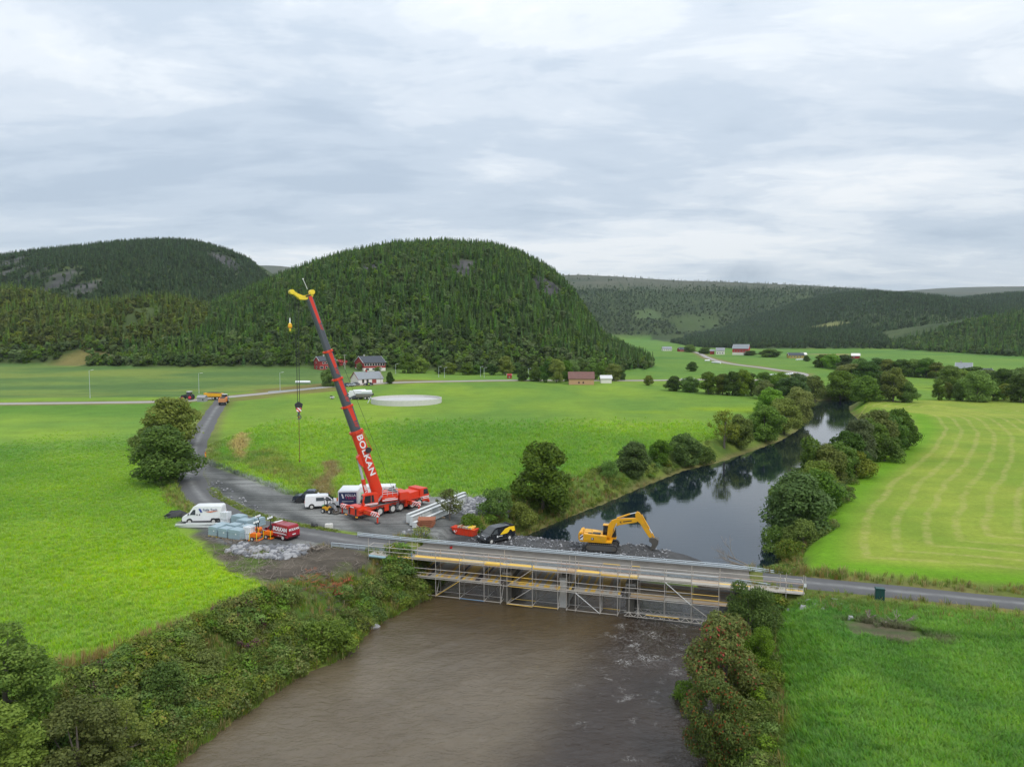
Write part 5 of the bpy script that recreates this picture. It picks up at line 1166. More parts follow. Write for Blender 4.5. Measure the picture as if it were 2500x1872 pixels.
# ------------------------------------------------------------------ vehicles
def wheel(o, x, y, r, w, rim=.6, side=1, rm=HUB, dual=False):
    wh = part('wheel', MB().cyl((x, y - w / 2, r), (x, y + w / 2, r), r, n=20), RUB, o, .03, True)
    rm_ = part('rim', MB().cyl((x, y + side * (w / 2 - .02), r), (x, y + side * (w / 2 + .015), r), r * rim, n=14), rm, wh, smooth=True)
    part('hub', MB().cyl((x, y + side * (w / 2), r), (x, y + side * (w / 2 + .05), r), r * rim * .4, r * rim * .3, n=8), rm, wh); return wh
def vehicle(name, label, cat, loc, rz, L, W, prof, belt, Hh, mt, wb, r, glass, shield, group=None, roofk=.84, arch=None, axle0=None, trim=PLBLK, rim=HUB):
    """prof: side outline (x,z) nose at +x; glass: side panes (x,z); shield: (x0,z0,x1,z1) windscreen along the outline"""
    o = thing(name, label, cat, loc, rz, group); tp = lambda x, z: 1 - (1 - roofk) * max(0, (z - belt) / (Hh - belt)) if z > belt else 1 - .06 * max(0, (belt * .55 - z))
    part('body', MB().prism(prof, -W / 2, W / 2, tp), mt, o, .06, 35)
    part('floor_pan', MB().box((0, 0, .32), (L * .9, W * .88, .2)), trim, o)
    for sd in (-1, 1):
        for pane in glass:
            vs = []
            for off in (.0, .022):
                for x, z in pane: vs.append((x, sd * (W / 2 * tp(x, z) + off - .004), z))
            n = len(pane); part('side_window', MB().add(vs, [tuple(range(n)), tuple(range(n, 2 * n))] + [(i, (i + 1) % n, n + (i + 1) % n, n + i) for i in range(n)]), GLS, o)
        part('wing_mirror', MB().box((shield[0] - .1, sd * (W / 2 + .12), belt + .12), (.12, .2, .22)), trim, o, .02)
        part('sill', MB().box((0, sd * (W / 2 - .005), .36), (wb - 2 * r - .15, .04, .16)), trim, o)
        part('headlight', MB().box((L / 2 - .12, sd * (W / 2 - .28), belt * .68), (.16, .34, .18)), LAMPW, o, .02)
        part('tail_light', MB().box((-L / 2 + .01, sd * (W / 2 * .95 - .08), belt * .95), (.06, .12, .4)), LAMPR, o, .01)
        for k, x in enumerate((axle0 if axle0 else (wb / 2 + .05, -wb / 2 + .05))):
            part('wheel_arch', MB().cyl((x, sd * (W / 2 - .18), r + .03), (x, sd * (W / 2 + .004), r + .03), r * 1.2, n=18), trim, o)
            wheel(o, x, sd * (W / 2 - .10), r, .22, .64, sd, rim)
    x0, z0, x1, z1 = shield; d = Vector((x1 - x0, 0, z1 - z0)).normalized(); nr = Vector((-d.z, 0, d.x)); nr = nr if nr.x > 0 else -nr; vs = []
    for off in (-.01, .022):
        for t, zz in ((.06, 0), (.94, 0)):
            x = x0 + (x1 - x0) * t + nr.x * off; z = z0 + (z1 - z0) * t + nr.z * off; hw = W / 2 * tp(x, z) * .90
            vs += [(x, -hw, z), (x, hw, z)]
    part('windscreen', MB().add(vs, [(0, 1, 3, 2), (4, 6, 7, 5), (0, 2, 6, 4), (1, 5, 7, 3), (0, 4, 5, 1), (2, 3, 7, 6)]), GLS, o)
    part('bumper', MB().box((L / 2 + .0, 0, .48), (.16, W * .94, .24)), trim, o, .04); part('bumper', MB().box((-L / 2 - .0, 0, .48), (.14, W * .94, .2)), trim, o, .04)
    part('number_plate', MB().box((-L / 2 - .02, 0, .8), (.03, .5, .12)), WHT, o)
    return o
def van_prof(L, Hh, hood, belt, x_roof, x_base): return [(-L/2, .36), (-L/2, belt), (-L/2 + .10, Hh - .10), (-L/2 + .22, Hh), (x_roof - .3, Hh + .01), (x_roof, Hh - .07), (x_base, belt + .08), (L/2 - .22, hood), (L/2 - .02, hood - .28), (L/2, .36)]
# white high-roof van with blue and orange lettering
L, Hh = 5.4, 2.45
fv = vehicle('delivery_van', 'white high-roof van with blue and orange lettering beside the steel sections', 'van', (-42.6, 97.0, h1(-42.6, 97)), R(184), L, 2.05, van_prof(L, Hh, 1.12, 1.25, 1.15, 1.85), 1.25, Hh, WHT, 3.2, .35, [[(.85, 1.28), (1.62, 1.28), (1.16, 1.95), (.85, 1.98)]], (1.85, 1.33, 1.15, Hh - .07))
yv = 1.025 * .925
letter(fv, 'Folla Tech', .46, mat('grey_letter', (.10, .13, .22), .5), frame((-1.12, 1.0, 1.93), (-1, 0, 0), (0, -.10, 1)), .006)
part('emblem', MB().add([(.42, 1.03, 2.12), (.16, 1.03, 2.12), (-.10, 1.04, 1.62), (.16, 1.04, 1.62), (.42, .99, 2.12), (.16, .99, 2.12), (-.1, 1.0, 1.62), (.16, 1.0, 1.62)], [(0, 1, 2, 3), (4, 7, 6, 5), (0, 3, 7, 4), (1, 5, 6, 2), (0, 4, 5, 1), (3, 2, 6, 7)]), BLUEL, fv)
part('swoosh', MB().add([(-.55, 1.032, 1.68), (-2.3, 1.026, 1.82), (-1.2, 1.03, 1.60), (-.55, 1.0, 1.68), (-2.3, 1.0, 1.82), (-1.2, 1.0, 1.6)], [(0, 1, 2), (3, 5, 4), (0, 3, 4, 1), (1, 4, 5, 2), (2, 5, 3, 0)]), ORANGEL, fv)
for x in (.62, .28): part('door_handle', MB().box((x, 1.04, 1.3), (.13, .04, .16)), PLBLK, fv)
part('lower_trim', MB().box((-1.9, 1.03, .62), (1.3, .03, .3)), PLBLK, fv)
# red van
L, Hh = 4.95, 1.92
rv = vehicle('panel_van', 'dark red panel van with white lettering, parked beside the orange lighting towers', 'van', (-29.6, 89.55, h1(-29.6, 89.55)), R(147.5), L, 1.95, van_prof(L, Hh, 1.0, 1.08, .75, 1.6), 1.08, Hh, DRED, 3.15, .34, [[(.55, 1.14), (1.28, 1.14), (.86, 1.66), (.55, 1.68)]], (1.6, 1.16, .75, Hh - .07), trim=mat('dark_trim_red', (.06, .006, .01), .5))
letter(rv, 'BOLKAN', .66, WHT, frame((-.98, .955, 1.36), (-1, 0, 0), (0, -.17, 1)), .022)
letter(rv, 'BOLKAN', .40, WHT, frame((-L/2 - .015, 0, 1.42), (0, -1, 0), (.1, 0, 1)), .013)
part('stripe', MB().box((.1, .985, .86), (4.6, .012, .09)), WHT, rv); part('crest', MB().cyl((.75, .97, .86), (.75, .995, .86), .16, n=8), WHTD, rv)
part('text_line', MB().box((-.98, .975, 1.0), (1.5, .01, .035)), WHT, rv)
for x in (-.75, -1.25): part('text_block', MB().box((x, .992, .55), (.34, .01, .22)), mat('faded_letter', (.5, .2, .2), .6), rv)
part('roof_bar', MB().box((.45, 0, Hh + .06), (.3, 1.3, .12)), WHT, rv, .03)
# white van near the crane
L, Hh = 5.0, 1.95
wv = vehicle('crew_van', 'plain white van with one side window, beside the black pickup', 'van', (-28.6, 105.6, h1(-28.6, 105.6)), R(14), L, 1.95, van_prof(L, Hh, 1.02, 1.1, .85, 1.7), 1.1, Hh, WHT, 3.1, .36, [[(.55, 1.2), (1.42, 1.2), (.92, 1.7), (.55, 1.72)], [(-.85, 1.22), (.3, 1.22), (.3, 1.7), (-.85, 1.7)]], (1.7, 1.18, .85, Hh - .07))
# pickup
L, Hh = 5.3, 1.85
pp = [(-L/2, .55), (-L/2, 1.12), (-.75, 1.14), (-.7, 1.75), (-.45, Hh), (.45, Hh), (.7, Hh - .06), (1.35, 1.18), (L/2 - .25, 1.12), (L/2, .95), (L/2, .5)]
pk = vehicle('pickup_truck', 'black pickup truck parked behind the white van', 'pickup', (-31.3, 109.3, h1(-31.3, 109.3)), R(186), L, 1.9, pp, 1.14, Hh, mat('pickup_blue_black', (.022, .027, .045), .22, .1, coat=.4), 3.2, .42, [[(.2, 1.2), (1.12, 1.2), (.68, 1.68), (.2, 1.7)], [(-.6, 1.2), (.1, 1.2), (.1, 1.7), (-.55, 1.7)]], (1.35, 1.2, .7, Hh - .06), rim=PLBLK)
part('load_bed', MB().box((-1.7, 0, 1.135), (1.7, 1.5, .03)), PLBLK, pk); part('bed_hoop', MB().cyl((-.85, -.75, 1.1), (-.95, -.75, 1.75), .04).cyl((-.95, -.75, 1.75), (-.95, .75, 1.75), .04).cyl((-.95, .75, 1.75), (-.85, .75, 1.1), .04), PLBLK, pk)
# black and yellow van on the fill
L, Hh = 4.9, 1.95
bv_c = (-2.05, 92.1); bv = vehicle('works_van', 'black van with a yellow swoosh on its side, on the gravel fill behind the bridge', 'van', (*bv_c, h1(*bv_c)), R(219), L, 1.92, van_prof(L, Hh, 1.02, 1.1, .8, 1.65), 1.1, Hh, BLK, 3.0, .34, [[(.5, 1.18), (1.38, 1.18), (.88, 1.68), (.5, 1.7)]], (1.65, 1.18, .8, Hh - .07))
for sd in (1,):
    outer = [(.15, .98), (-.75, 1.62), (-1.5, 1.78), (-2.34, 1.72), (-2.36, 1.15), (-1.95, 1.12), (-1.75, 1.38), (-1.5, 1.42), (-1.35, 1.2), (-1.0, 1.02)]
    vs = [(x, .96 * (1 - .16 * max(0, (z - 1.1) / .85)) + o_, z) for o_ in (.0, .018) for x, z in outer]; n = len(outer)
    part('yellow_swoosh', MB().add(vs, [tuple(range(n)), tuple(range(n, 2 * n))] + [(i, (i + 1) % n, n + (i + 1) % n, n + i) for i in range(n)]), mat('van_yellow', (.85, .55, .01), .35, .03), bv)
part('round_logo', MB().cyl((.55, .95, .82), (.55, .975, .82), .13, n=12), WHT, bv); part('text_line', MB().box((.05, .965, .82), (.6, .012, .09)), WHTD, bv); part('roof_bar', MB().box((-1.9, 0, Hh + .05), (.12, 1.5, .1)), PLBLK, bv); part('bonnet_text', MB().box((2.2, 0, 1.03), (.06, .6, .03)), WHTD, bv)
# red tool tub with timber
tx, ty = -6.2, 93.2; o = thing('tool_tub', 'red steel tub with sloping end, beside the black van', 'tub', (tx, ty, h1(tx, ty)), R(-28))
part('shell', MB().prism([(-1.15, .0), (1.5, .0), (1.7, .85), (-1.9, .85), (-1.75, .55)], -.6, .6), RED, o, .03)
for x in (-.8, -.2, .4, 1.0): part('rib', MB().box((x, -.62, .42), (.08, .05, .8)), RED, o)
part('rim', MB().box((-.1, 0, .87), (3.7, 1.3, .06)), RED, o); part('hazard_panel', MB().box((-1.2, -.625, .4), (.45, .03, .3)), HAZ, o)
for k in range(6):
    q = thing('timber_baulk', '%s timber baulk from the left lying on the red tub' % ORD[k], 'timber', (tx + (-.75 + k * .38) * math.cos(R(-28)) , ty + (-.75 + k * .38) * math.sin(R(-28)), h1(tx, ty) + .905), R(-28), 'timber lying on the red tub')
    part('wood', MB().box((0, 0, .14), (.26, 1.25, .27)), (WOODB, TIMB, WOODB, WOODL, LYEL, WOODY)[k], q, .02); part('end_grain', MB().box((0, -.63, .14), (.2, .012, .2)), WOODL, q)

# ------------------------------------------------------------------ mobile crane
CR = R(48); CRO = Vector((-22.4, 98.4, 0)); cz = max(h1(-22.4, 98.4), 0)
cr = thing('mobile_crane', 'huge red mobile crane with raised telescopic boom and extended outriggers', 'crane', (CRO.x, CRO.y, cz), CR)
part('chassis', MB().box((6.2, 0, 1.05), (12.0, 1.5, .6)), RED, cr, .04)
part('deck_side', MB().prism([(.2, 1.2), (12.6, 1.2), (12.4, 1.62), (.5, 1.62), (.2, 1.5)], -1.42, 1.42), RED, cr, .04)
part('rear_block', MB().prism([(0, .62), (1.7, .62), (1.9, 1.62), (1.3, 1.86), (.12, 1.86)], -1.15, 1.15), RED, cr, .05)
part('rear_bumper', MB().box((-.12, 0, .52), (.2, 2.9, .14)), PLBLK, cr, .02)
for y in (-1.25, 1.25): part('tail_light', MB().box((-.24, y, .56), (.1, .5, .13)), LAMPY, cr, .01)
part('number_plate', MB().box((.05, .2, 1.72), (.04, .8, .14)), WHT, cr)
for y in (-.75, .75): part('rear_grille', MB().box((-.005, y, 1.15), (.04, .3, .9)), PLBLK, cr)
part('walkway', MB().box((5.2, -1.36, 1.66), (6.4, .36, .05)).box((5.2, 1.36, 1.66), (6.4, .36, .05)), mat('tread_plate', (.34, .35, .35), .45, .1, 8, metal=.4), cr)
for x, wd in ((4.9, .8), (8.45, .7)): part('side_locker', MB().box((x, -1.2, .95), (wd, .5, .75)).box((x, 1.2, .95), (wd, .5, .75)), RED, cr, .03)
for x in (3.7, 6.0, 7.45, 9.65, 11.0):
    for sd in (-1, 1): wheel(cr, x, sd * 1.22, .68, .44, .58, sd)
    part('axle', MB().cyl((x, -1.1, .68), (x, 1.1, .68), .13), PLBLK, cr)
    part('mudguard', MB().prism([(x - .78, 1.1), (x - .6, 1.45), (x + .6, 1.45), (x + .78, 1.1), (x + .7, 1.1), (x + .55, 1.38), (x - .55, 1.38), (x - .7, 1.1)], -1.46, 1.46), PLBLK, cr)
part('ladder', MB().box((6.72, -1.47, .95), (.05, .05, 1.2)).box((7.02, -1.47, .95), (.05, .05, 1.2)).box((6.87, -1.47, .6), (.3, .05, .04)).box((6.87, -1.47, .95), (.3, .05, .04)).box((6.87, -1.47, 1.3), (.3, .05, .04)), STEEL, cr)
cab = part('driver_cab', MB().prism([(11.2, .75), (13.0, .75), (13.05, 1.7), (12.7, 2.75), (11.2, 2.75)], -1.4, 1.4), RED, cr, .06)
part('windscreen', MB().add([(13.0, -1.2, 1.85), (13.0, 1.2, 1.85), (12.74, 1.2, 2.66), (12.74, -1.2, 2.66), (13.04, -1.2, 1.87), (13.04, 1.2, 1.87), (12.78, 1.2, 2.68), (12.78, -1.2, 2.68)], [(0, 1, 2, 3), (4, 7, 6, 5), (0, 4, 5, 1), (2, 6, 7, 3), (0, 3, 7, 4), (1, 5, 6, 2)]), GLS, cab)
for sd in (-1, 1):
    part('side_window', MB().add([(11.9, sd * 1.41, 1.8), (12.9, sd * 1.41, 1.8), (12.66, sd * 1.41, 2.6), (11.9, sd * 1.41, 2.6), (11.9, sd * 1.39, 1.8), (12.9, sd * 1.39, 1.8), (12.66, sd * 1.39, 2.6), (11.9, sd * 1.39, 2.6)], [(0, 1, 2, 3), (4, 7, 6, 5), (0, 4, 5, 1), (2, 6, 7, 3), (0, 3, 7, 4), (1, 5, 6, 2)]), GLS, cab)
    part('stripe_panel', MB().box((12.1, sd * 1.415, 1.45), (1.7, .02, .14)).box((12.1, sd * 1.415, 1.2), (1.7, .02, .12)), WHT, cab)
part('chevron', MB().box((13.06, 0, 1.15), (.02, 2.6, .34)), HAZ, cab); part('front_bumper', MB().box((13.0, 0, .62), (.3, 2.8, .35)), RED, cr, .05)
part('engine_cover', MB().prism([(8.9, 1.6), (11.2, 1.6), (11.2, 2.5), (9.3, 2.35), (8.9, 2.1)], -1.2, 1.2), RED, cr, .05)
def outrigger(x, y1, lab):
    sd = 1 if y1 > 0 else -1; y0 = sd * 1.1
    b = part('outrigger_beam', MB().box((x, (y0 + y1 - sd * 1.5) / 2, 1.18), (.5, abs(y1 - sd * 1.5 - y0), .62)), RED, cr, .03, label=lab)
    part('hazard_sleeve', MB().box((x, y1 - sd * .75, 1.18), (.42, 1.5, .52)), HAZ, b); part('jack', MB().cyl((x, y1 - sd * .2, .06), (x, y1 - sd * .2, 1.5), .12, n=10), RED, b, smooth=True)
    part('jack_rod', MB().cyl((x, y1 - sd * .2, .04), (x, y1 - sd * .2, .7), .07, n=8), STEEL, b); part('pad', MB().cyl((x, y1 - sd * .2, .0), (x, y1 - sd * .2, .07), .42, n=14), PLBLK, b)
    for q in (.5, .95): part('amber_reflector', MB().cyl((x - .26, y0 + sd * (q + .2), 1.2), (x - .275, y0 + sd * (q + .2), 1.2), .07, n=8), LAMPY, b)
outrigger(1.05, -4.5, 'rear outrigger towards the camera'); outrigger(1.05, 4.2, 'rear outrigger away from the camera'); outrigger(8.9, -4.0, 'front outrigger towards the camera'); outrigger(8.9, 4.0, 'front outrigger away from the camera')
# superstructure, slewed so that the boom points over the rear
SUP = R(210.7) - CR; sx_, = (4.2,)
def supM(): return Matrix.Translation((sx_, 0, 0)) @ Matrix.Rotation(SUP, 4, 'Z')
def sup(name, mb, mt, parent=None, bevel=0, smooth=False): return part(name, mb.xf(supM()), mt, parent or cr, bevel, smooth)
sup('slewing_ring', MB().cyl((0, 0, 1.55), (0, 0, 1.95), 1.15, n=24), PLBLK, smooth=True)
us = sup('upper_frame', MB().prism([(-4.2, 1.95), (1.5, 1.95), (1.8, 2.3), (1.0, 2.75), (-.9, 3.2), (-1.6, 3.2), (-4.2, 2.7)], -.75, .75), RED, None, .05)
sup('counterweight', MB().prism([(-4.6, 1.9), (-3.0, 1.9), (-3.0, 3.05), (-4.3, 3.05), (-4.6, 2.8)], -1.45, 1.45), RED, None, .06)
sup('winch_drum', MB().cyl((-2.4, -.65, 3.05), (-2.4, .65, 3.05), .48, n=18), mat('rope_drum', (.09, .085, .08), .6), None, smooth=True)
sup('side_deck', MB().prism([(-2.7, 2.0), (-.3, 2.0), (-.3, 2.75), (-2.7, 2.75)], .78, 1.45), RED, None, .03)
sup('white_band', MB().box((-1.5, 1.462, 2.2), (2.3, .02, .13)).box((-1.5, 1.462, 2.42), (1.6, .02, .07)), WHT)
rl_ = MB()
for x in (-2.7, -1.9, -1.1, -.35): rl_.cyl((x, 1.42, 2.75), (x, 1.42, 3.75), .035, n=6)
for z in (3.1, 3.42, 3.75): rl_.cyl((-2.7, 1.42, z), (-.35, 1.42, z), .035, n=6)
for z in (3.3, 3.75): rl_.cyl((-2.7, 1.42, z), (-2.7, -.6, z), .035, n=6)
sup('handrail', rl_, STEEL); sup('ladder', MB().beam((-.3, 1.5, 2.9), (.55, 1.6, 1.9), .07, .07).beam((-.3, 1.15, 2.9), (.55, 1.25, 1.9), .07, .07).beam((.1, 1.5, 2.4), (.1, 1.2, 2.4), .05, .05).beam((-.1, 1.5, 2.65), (-.1, 1.2, 2.65), .05, .05), STEEL)
oc = sup('operator_cab', MB().prism([(.35, 1.75), (2.5, 1.75), (2.75, 2.2), (2.55, 3.3), (2.0, 3.5), (.35, 3.45)], .8, 1.75), RED, None, .07)
sup('cab_glass', MB().add([(x, y, z) for y in (1.745, 1.775) for x, z in ((.95, 2.25), (2.35, 2.1), (2.5, 2.4), (2.32, 3.2), (1.1, 3.25))], [(0, 1, 2, 3, 4), (9, 8, 7, 6, 5), (0, 5, 6, 1), (1, 6, 7, 2), (2, 7, 8, 3), (3, 8, 9, 4), (4, 9, 5, 0)]), GLS, oc)
sup('cab_glass', MB().add([(2.74 + o_, y, 2.2) for o_ in (0, .03) for y in (.88, 1.68)] + [(2.56 + o_, y, 3.22) for o_ in (0, .03) for y in (.88, 1.68)], [(0, 1, 5, 4), (2, 6, 7, 3), (0, 2, 3, 1), (4, 5, 7, 6), (0, 4, 6, 2), (1, 3, 7, 5)]), GLS, oc)
sup('cab_pillar', MB().box((1.45, 1.765, 2.75), (.08, .03, 1.1)), RED, oc); sup('cab_stripe', MB().box((1.4, 1.765, 2.02), (1.9, .02, .12)).box((1.5, 1.765, 1.86), (1.9, .02, .06)), WHT, oc)
sup('cab_interior', MB().box((1.2, 1.3, 2.5), (.5, .5, .8)), PLBLK, oc)
sup('hydraulic_unit', MB().box((-2.0, -.95, 2.6), (1.6, .7, 1.2)), RED, None, .05); sup('exhaust', MB().cyl((-2.9, -.9, 3.0), (-2.9, -.9, 3.7), .1, n=8), PLBLK)
sup('beacon', MB().cyl((-3.2, .5, 3.2), (-3.2, .5, 3.42), .09, n=8), LAMPY)
# boom
FOOT = Vector((-.15, 0, 2.95)); LUFF = math.atan2(28.4, 9.55)
def bmM(): return supM() @ Matrix.Translation(FOOT) @ Matrix.Rotation(-LUFF, 4, 'Y')
def boom(name, mb, mt, parent=None, bevel=0, smooth=False): return part(name, mb.xf(bmM()), mt, parent or cr, bevel, smooth)
def section(w, h, x0, x1):
    p = [(-w/2, h*.38), (-w/2 + .12, h/2), (w/2 - .12, h/2), (w/2, h*.38), (w/2, -h*.16), (w*.36, -h*.36), (w*.16, -h*.48), (-w*.16, -h*.48), (-w*.36, -h*.36), (-w/2, -h*.16)]; n = len(p)
    vs = [(x, a, b) for x in (x0, x1) for a, b in p]; return MB().add(vs, [tuple(range(n)), tuple(range(n, 2*n))[::-1]] + [((i+1) % n, i, n+i, n+(i+1) % n) for i in range(n)])
bb = boom('boom_base', section(1.22, 1.55, -.6, 9.9), RED, None, 0, 30)
secs = [(9.9, 13.75, 1.10, 1.38), (13.75, 17.85, 1.0, 1.24), (17.85, 21.9, .90, 1.1), (21.9, 29.6, .80, .96)]
for k, (x0, x1, wd, hh) in enumerate(secs):
    s = boom('boom_section', section(wd, hh, x0 - .8, x1), DGREY, None, 0, 30)
    boom('collar', section(wd + .30, hh + .30, x0 - .28, x0 + .02), RED, s); boom('collar_lug', MB().box((x0 - .1, wd / 2 + .1, hh * .4), (.2, .3, .3)).box((x0 - .1, -wd / 2 - .1, hh * .4), (.2, .3, .3)).box((x0 - .1, 0, -hh * .62), (.2, .7, .16)), RED, s)
    e = x1 - .3 if k < 3 else x1; st = x0 + (1.5 if k < 3 else 3.9)
    for sd in (-1, 1):
        boom('red_stripe', MB().add([(x, sd * (wd / 2 + o_), z) for o_ in (-.004, .012) for x, z in ((st, hh * .02), (e, -hh * .10), (e, hh * .36), (st, hh * .36))], [(0, 1, 2, 3), (7, 6, 5, 4), (0, 4, 5, 1), (1, 5, 6, 2), (2, 6, 7, 3), (3, 7, 4, 0)]), BOOMR, s)
        for q in range(4): boom('hatch', MB().add([(x + q * -.22, sd * (wd / 2 + o_), z) for o_ in (-.004, .012) for x, z in ((st - .10, hh * .02), (st - .0, hh * .02), (st - .3, hh * .36), (st - .4, hh * .36))], [(0, 1, 2, 3), (7, 6, 5, 4), (0, 4, 5, 1), (1, 5, 6, 2), (2, 6, 7, 3), (3, 7, 4, 0)]), BOOMR, s)
boom('boom_collar', section(1.5, 1.85, 9.5, 9.95), RED, bb); boom('cylinder_bracket', MB().prism([(4.4, -.62), (6.6, -.62), (6.2, -1.15), (5.3, -1.15)], -.42, .42), RED, bb)
boom('rope_guide', MB().cyl((9.7, .35, .9), (6.4, .35, 1.25), .05, n=6).cyl((6.4, .35, 1.25), (6.4, .35, .75), .05, n=6), RED, bb)
boom('hose_reel', MB().cyl((6.75, .64, .62), (6.75, .95, .62), .40, n=18), PLBLK, bb, smooth=True)
M_ = bmM()
letter(bb, 'BOLKAN', 1.16, WHT, M_ @ frame((6.15, .625, .10), (-1, 0, 0), (0, 0, 1)), .028, 1.06, wide=1.32)
# lift cylinder between frame and boom
c0 = supM() @ Vector((1.35, 0, 2.2)); c1 = bmM() @ Vector((5.8, 0, -1.0)); dv = (c1 - c0)
lc = part('lift_cylinder', MB().cyl(c0, c0 + dv * .52, .30, n=14), RED, cr, smooth=True); part('piston_rod', MB().cyl(c0 + dv * .5, c1, .19, n=12), STEEL, lc, smooth=True)
side = (supM().to_3x3() @ Vector((0, 1, 0))); letter(lc, '250 t', .55, WHT, frame(c0 + dv * .30 + side * .315, -dv, supM().to_3x3() @ Vector((1, 0, .2)) * -1), .02, 1.0)
# boom head
hd = boom('boom_head', MB().prism([(29.3, -.5), (29.5, -1.2), (30.3, -1.75), (30.85, -2.15), (31.1, -1.85), (30.45, -1.3), (29.95, -.7), (29.85, .2), (30.2, .55), (30.05, .85), (29.4, .5)], -.36, .36), LYEL, None, .04)
for x, z, r in ((30.85, -1.95, .32), (30.05, .62, .33), (29.85, -1.15, .28)): boom('sheave', MB().cyl((x, -.5, z), (x, .5, z), r, n=18), LYEL, hd, smooth=True)
boom('head_hatch', MB().box((29.75, .41, -.1), (.22, .02, .7)), PLBLK, hd); boom('anemometer', MB().cyl((30.6, 0, .2), (32.0, 0, .1), .035, n=6).ell((32.05, 0, .1), (.1, .1, .1)), WHT, hd)
tipw = Vector(cr.location) + Matrix.Rotation(CR, 3, 'Z') @ (bmM() @ Vector((30.0, 0, -1.55))); tl = Matrix.Rotation(-CR, 3, 'Z') @ (tipw - Vector(cr.location))
for k, (dx, dy) in enumerate(((-.32, 0), (-.1, .1), (.14, -.08), (.34, .05))): part('hoist_rope', MB().cyl(tl + Vector((dx, dy, 0)), Vector((tl.x + dx * .55, tl.y + dy, 16.4)), .022, n=5), PLBLK, cr)
a_ = bmM() @ Vector((30.3, 0, .9)); b_ = supM() @ Vector((-2.4, 0, 3.5)); part('luffing_rope', MB().cyl(a_, b_, .022, n=5), PLBLK, cr)
a2 = bmM() @ Vector((30.85, 0, -2.25)); part('auxiliary_rope', MB().cyl(a2, Vector((a2.x, a2.y, 28.6)), .02, n=5), PLBLK, cr)
hk = thing('hook_block', 'black crane hook block with red and white plate, hanging from the main ropes', 'hook block', (tipw.x, tipw.y, 14.3), R(20))
part('sheave_plates', MB().prism([(-.42, 1.7), (-.55, 2.2), (0, 2.55), (.55, 2.2), (.42, 1.7), (.25, 1.1), (-.25, 1.1)], -.24, .24), PLBLK, hk, .05); part('hazard_plate', MB().box((0, -.26, 1.45), (.62, .03, .55)), HAZ, hk); part('swivel', MB().cyl((0, 0, .75), (0, 0, 1.15), .14, n=10), DGREY, hk)
mb = MB()
for k in range(10):
    a = R(-60 + k * 28); a2_ = R(-60 + (k + 1) * 28); mb.cyl((.28 * math.sin(a), 0, .42 + .28 * math.cos(a)), (.28 * math.sin(a2_), 0, .42 + .28 * math.cos(a2_)), .075, n=6)
part('hook', mb, DGREY, hk)
ch = thing('lifting_chain', 'rusty lifting chain dangling below the hook block', 'chain', (tipw.x, tipw.y, 8.7), 0); lk = MB().box((0, 0, 0), (.1, .05, .2)).mesh('link', CHAIN, bevel=.02)
for k in range(36): link('link', lk, ch, (0, 0, .1 + k * .165), (0, 0, R(90 * (k % 2))))
part('end_hook', MB().ell((0, 0, .0), (.12, .08, .16), 8, 5), CHAIN, ch); part('master_ring', MB().ell((0, 0, 6.0), (.14, .05, .2), 8, 5), CHAIN, ch)
ax = thing('auxiliary_hook', 'yellow and orange auxiliary hook ball hanging below the boom head', 'hook', (*(Vector(cr.location) + Matrix.Rotation(CR, 3, 'Z') @ a2).xy, 26.5), 0)
part('ball', MB().ell((0, 0, .55), (.28, .28, .42), 12, 8), LYEL, ax, smooth=True); part('band', MB().cyl((0, 0, .35), (0, 0, .48), .285, n=12).cyl((0, 0, .66), (0, 0, .76), .27, n=12), ORG, ax); part('neck', MB().cyl((0, 0, .9), (0, 0, 1.6), .09, n=8), LAMPW, ax); part('hook_tip', MB().ell((0, 0, .02), (.15, .1, .2), 8, 6), LYEL, ax)
part('rope', MB().cyl((0, 0, 1.55), (0, 0, 2.15), .02, n=5), PLBLK, ax)

# site box with company sign, white container
bx, by = -24.6, 105.7; o = thing('site_trailer', 'white box trailer with a navy company sign on its end, left of the crane cab', 'trailer', (bx, by, h1(bx, by)), R(3))
part('box', MB().box((0, 1.2, 1.55), (2.9, 4.2, 2.2)), WHT, o, .06)
sg = part('sign_panel', MB().box((0, -.93, 1.5), (2.6, .04, 1.85)), NAVY, o)
letter(sg, 'FOLLA', .50, WHT, frame((.42, -.955, 1.98), (1, 0, 0), (0, 0, 1)), .012, 1.1); letter(sg, 'TECH', .50, PINK, frame((.42, -.955, 1.60), (1, 0, 0), (0, 0, 1)), .012, 1.3)
part('sign_mark', MB().add([(-.95, -.955, 2.2), (-.72, -.955, 2.2), (-.52, -.955, 1.55), (-.75, -.955, 1.55), (-.95, -.94, 2.2), (-.72, -.94, 2.2), (-.52, -.94, 1.55), (-.75, -.94, 1.55)], [(0, 1, 2, 3), (4, 7, 6, 5), (0, 4, 5, 1), (1, 5, 6, 2), (2, 6, 7, 3), (3, 7, 4, 0)]), WHT, sg); part('sign_line', MB().box((0, -.955, 1.08), (1.7, .012, .07)), WHTD, sg)
for sd in (-1, 1): wheel(o, sd * 1.25, 1.4, .32, .2, .6, sd) if False else part('wheel', MB().cyl((sd * 1.1, 1.4, .33), (sd * 1.32, 1.4, .33), .33, n=16), RUB, o)
part('undercarriage', MB().box((0, 1.2, .38), (2.4, 3.8, .2)), PLBLK, o); part('drawbar', MB().box((0, -1.5, .4), (.12, 1.2, .1)), STEEL, o); part('amber_lamp', MB().box((-1.55, -.9, 1.4), (.18, .12, .5)), ORG, o)
bx, by = -21.0, 109.2; o = thing('site_container', 'white site container behind the crane boom', 'container', (bx, by, h1(bx, by)), R(4))
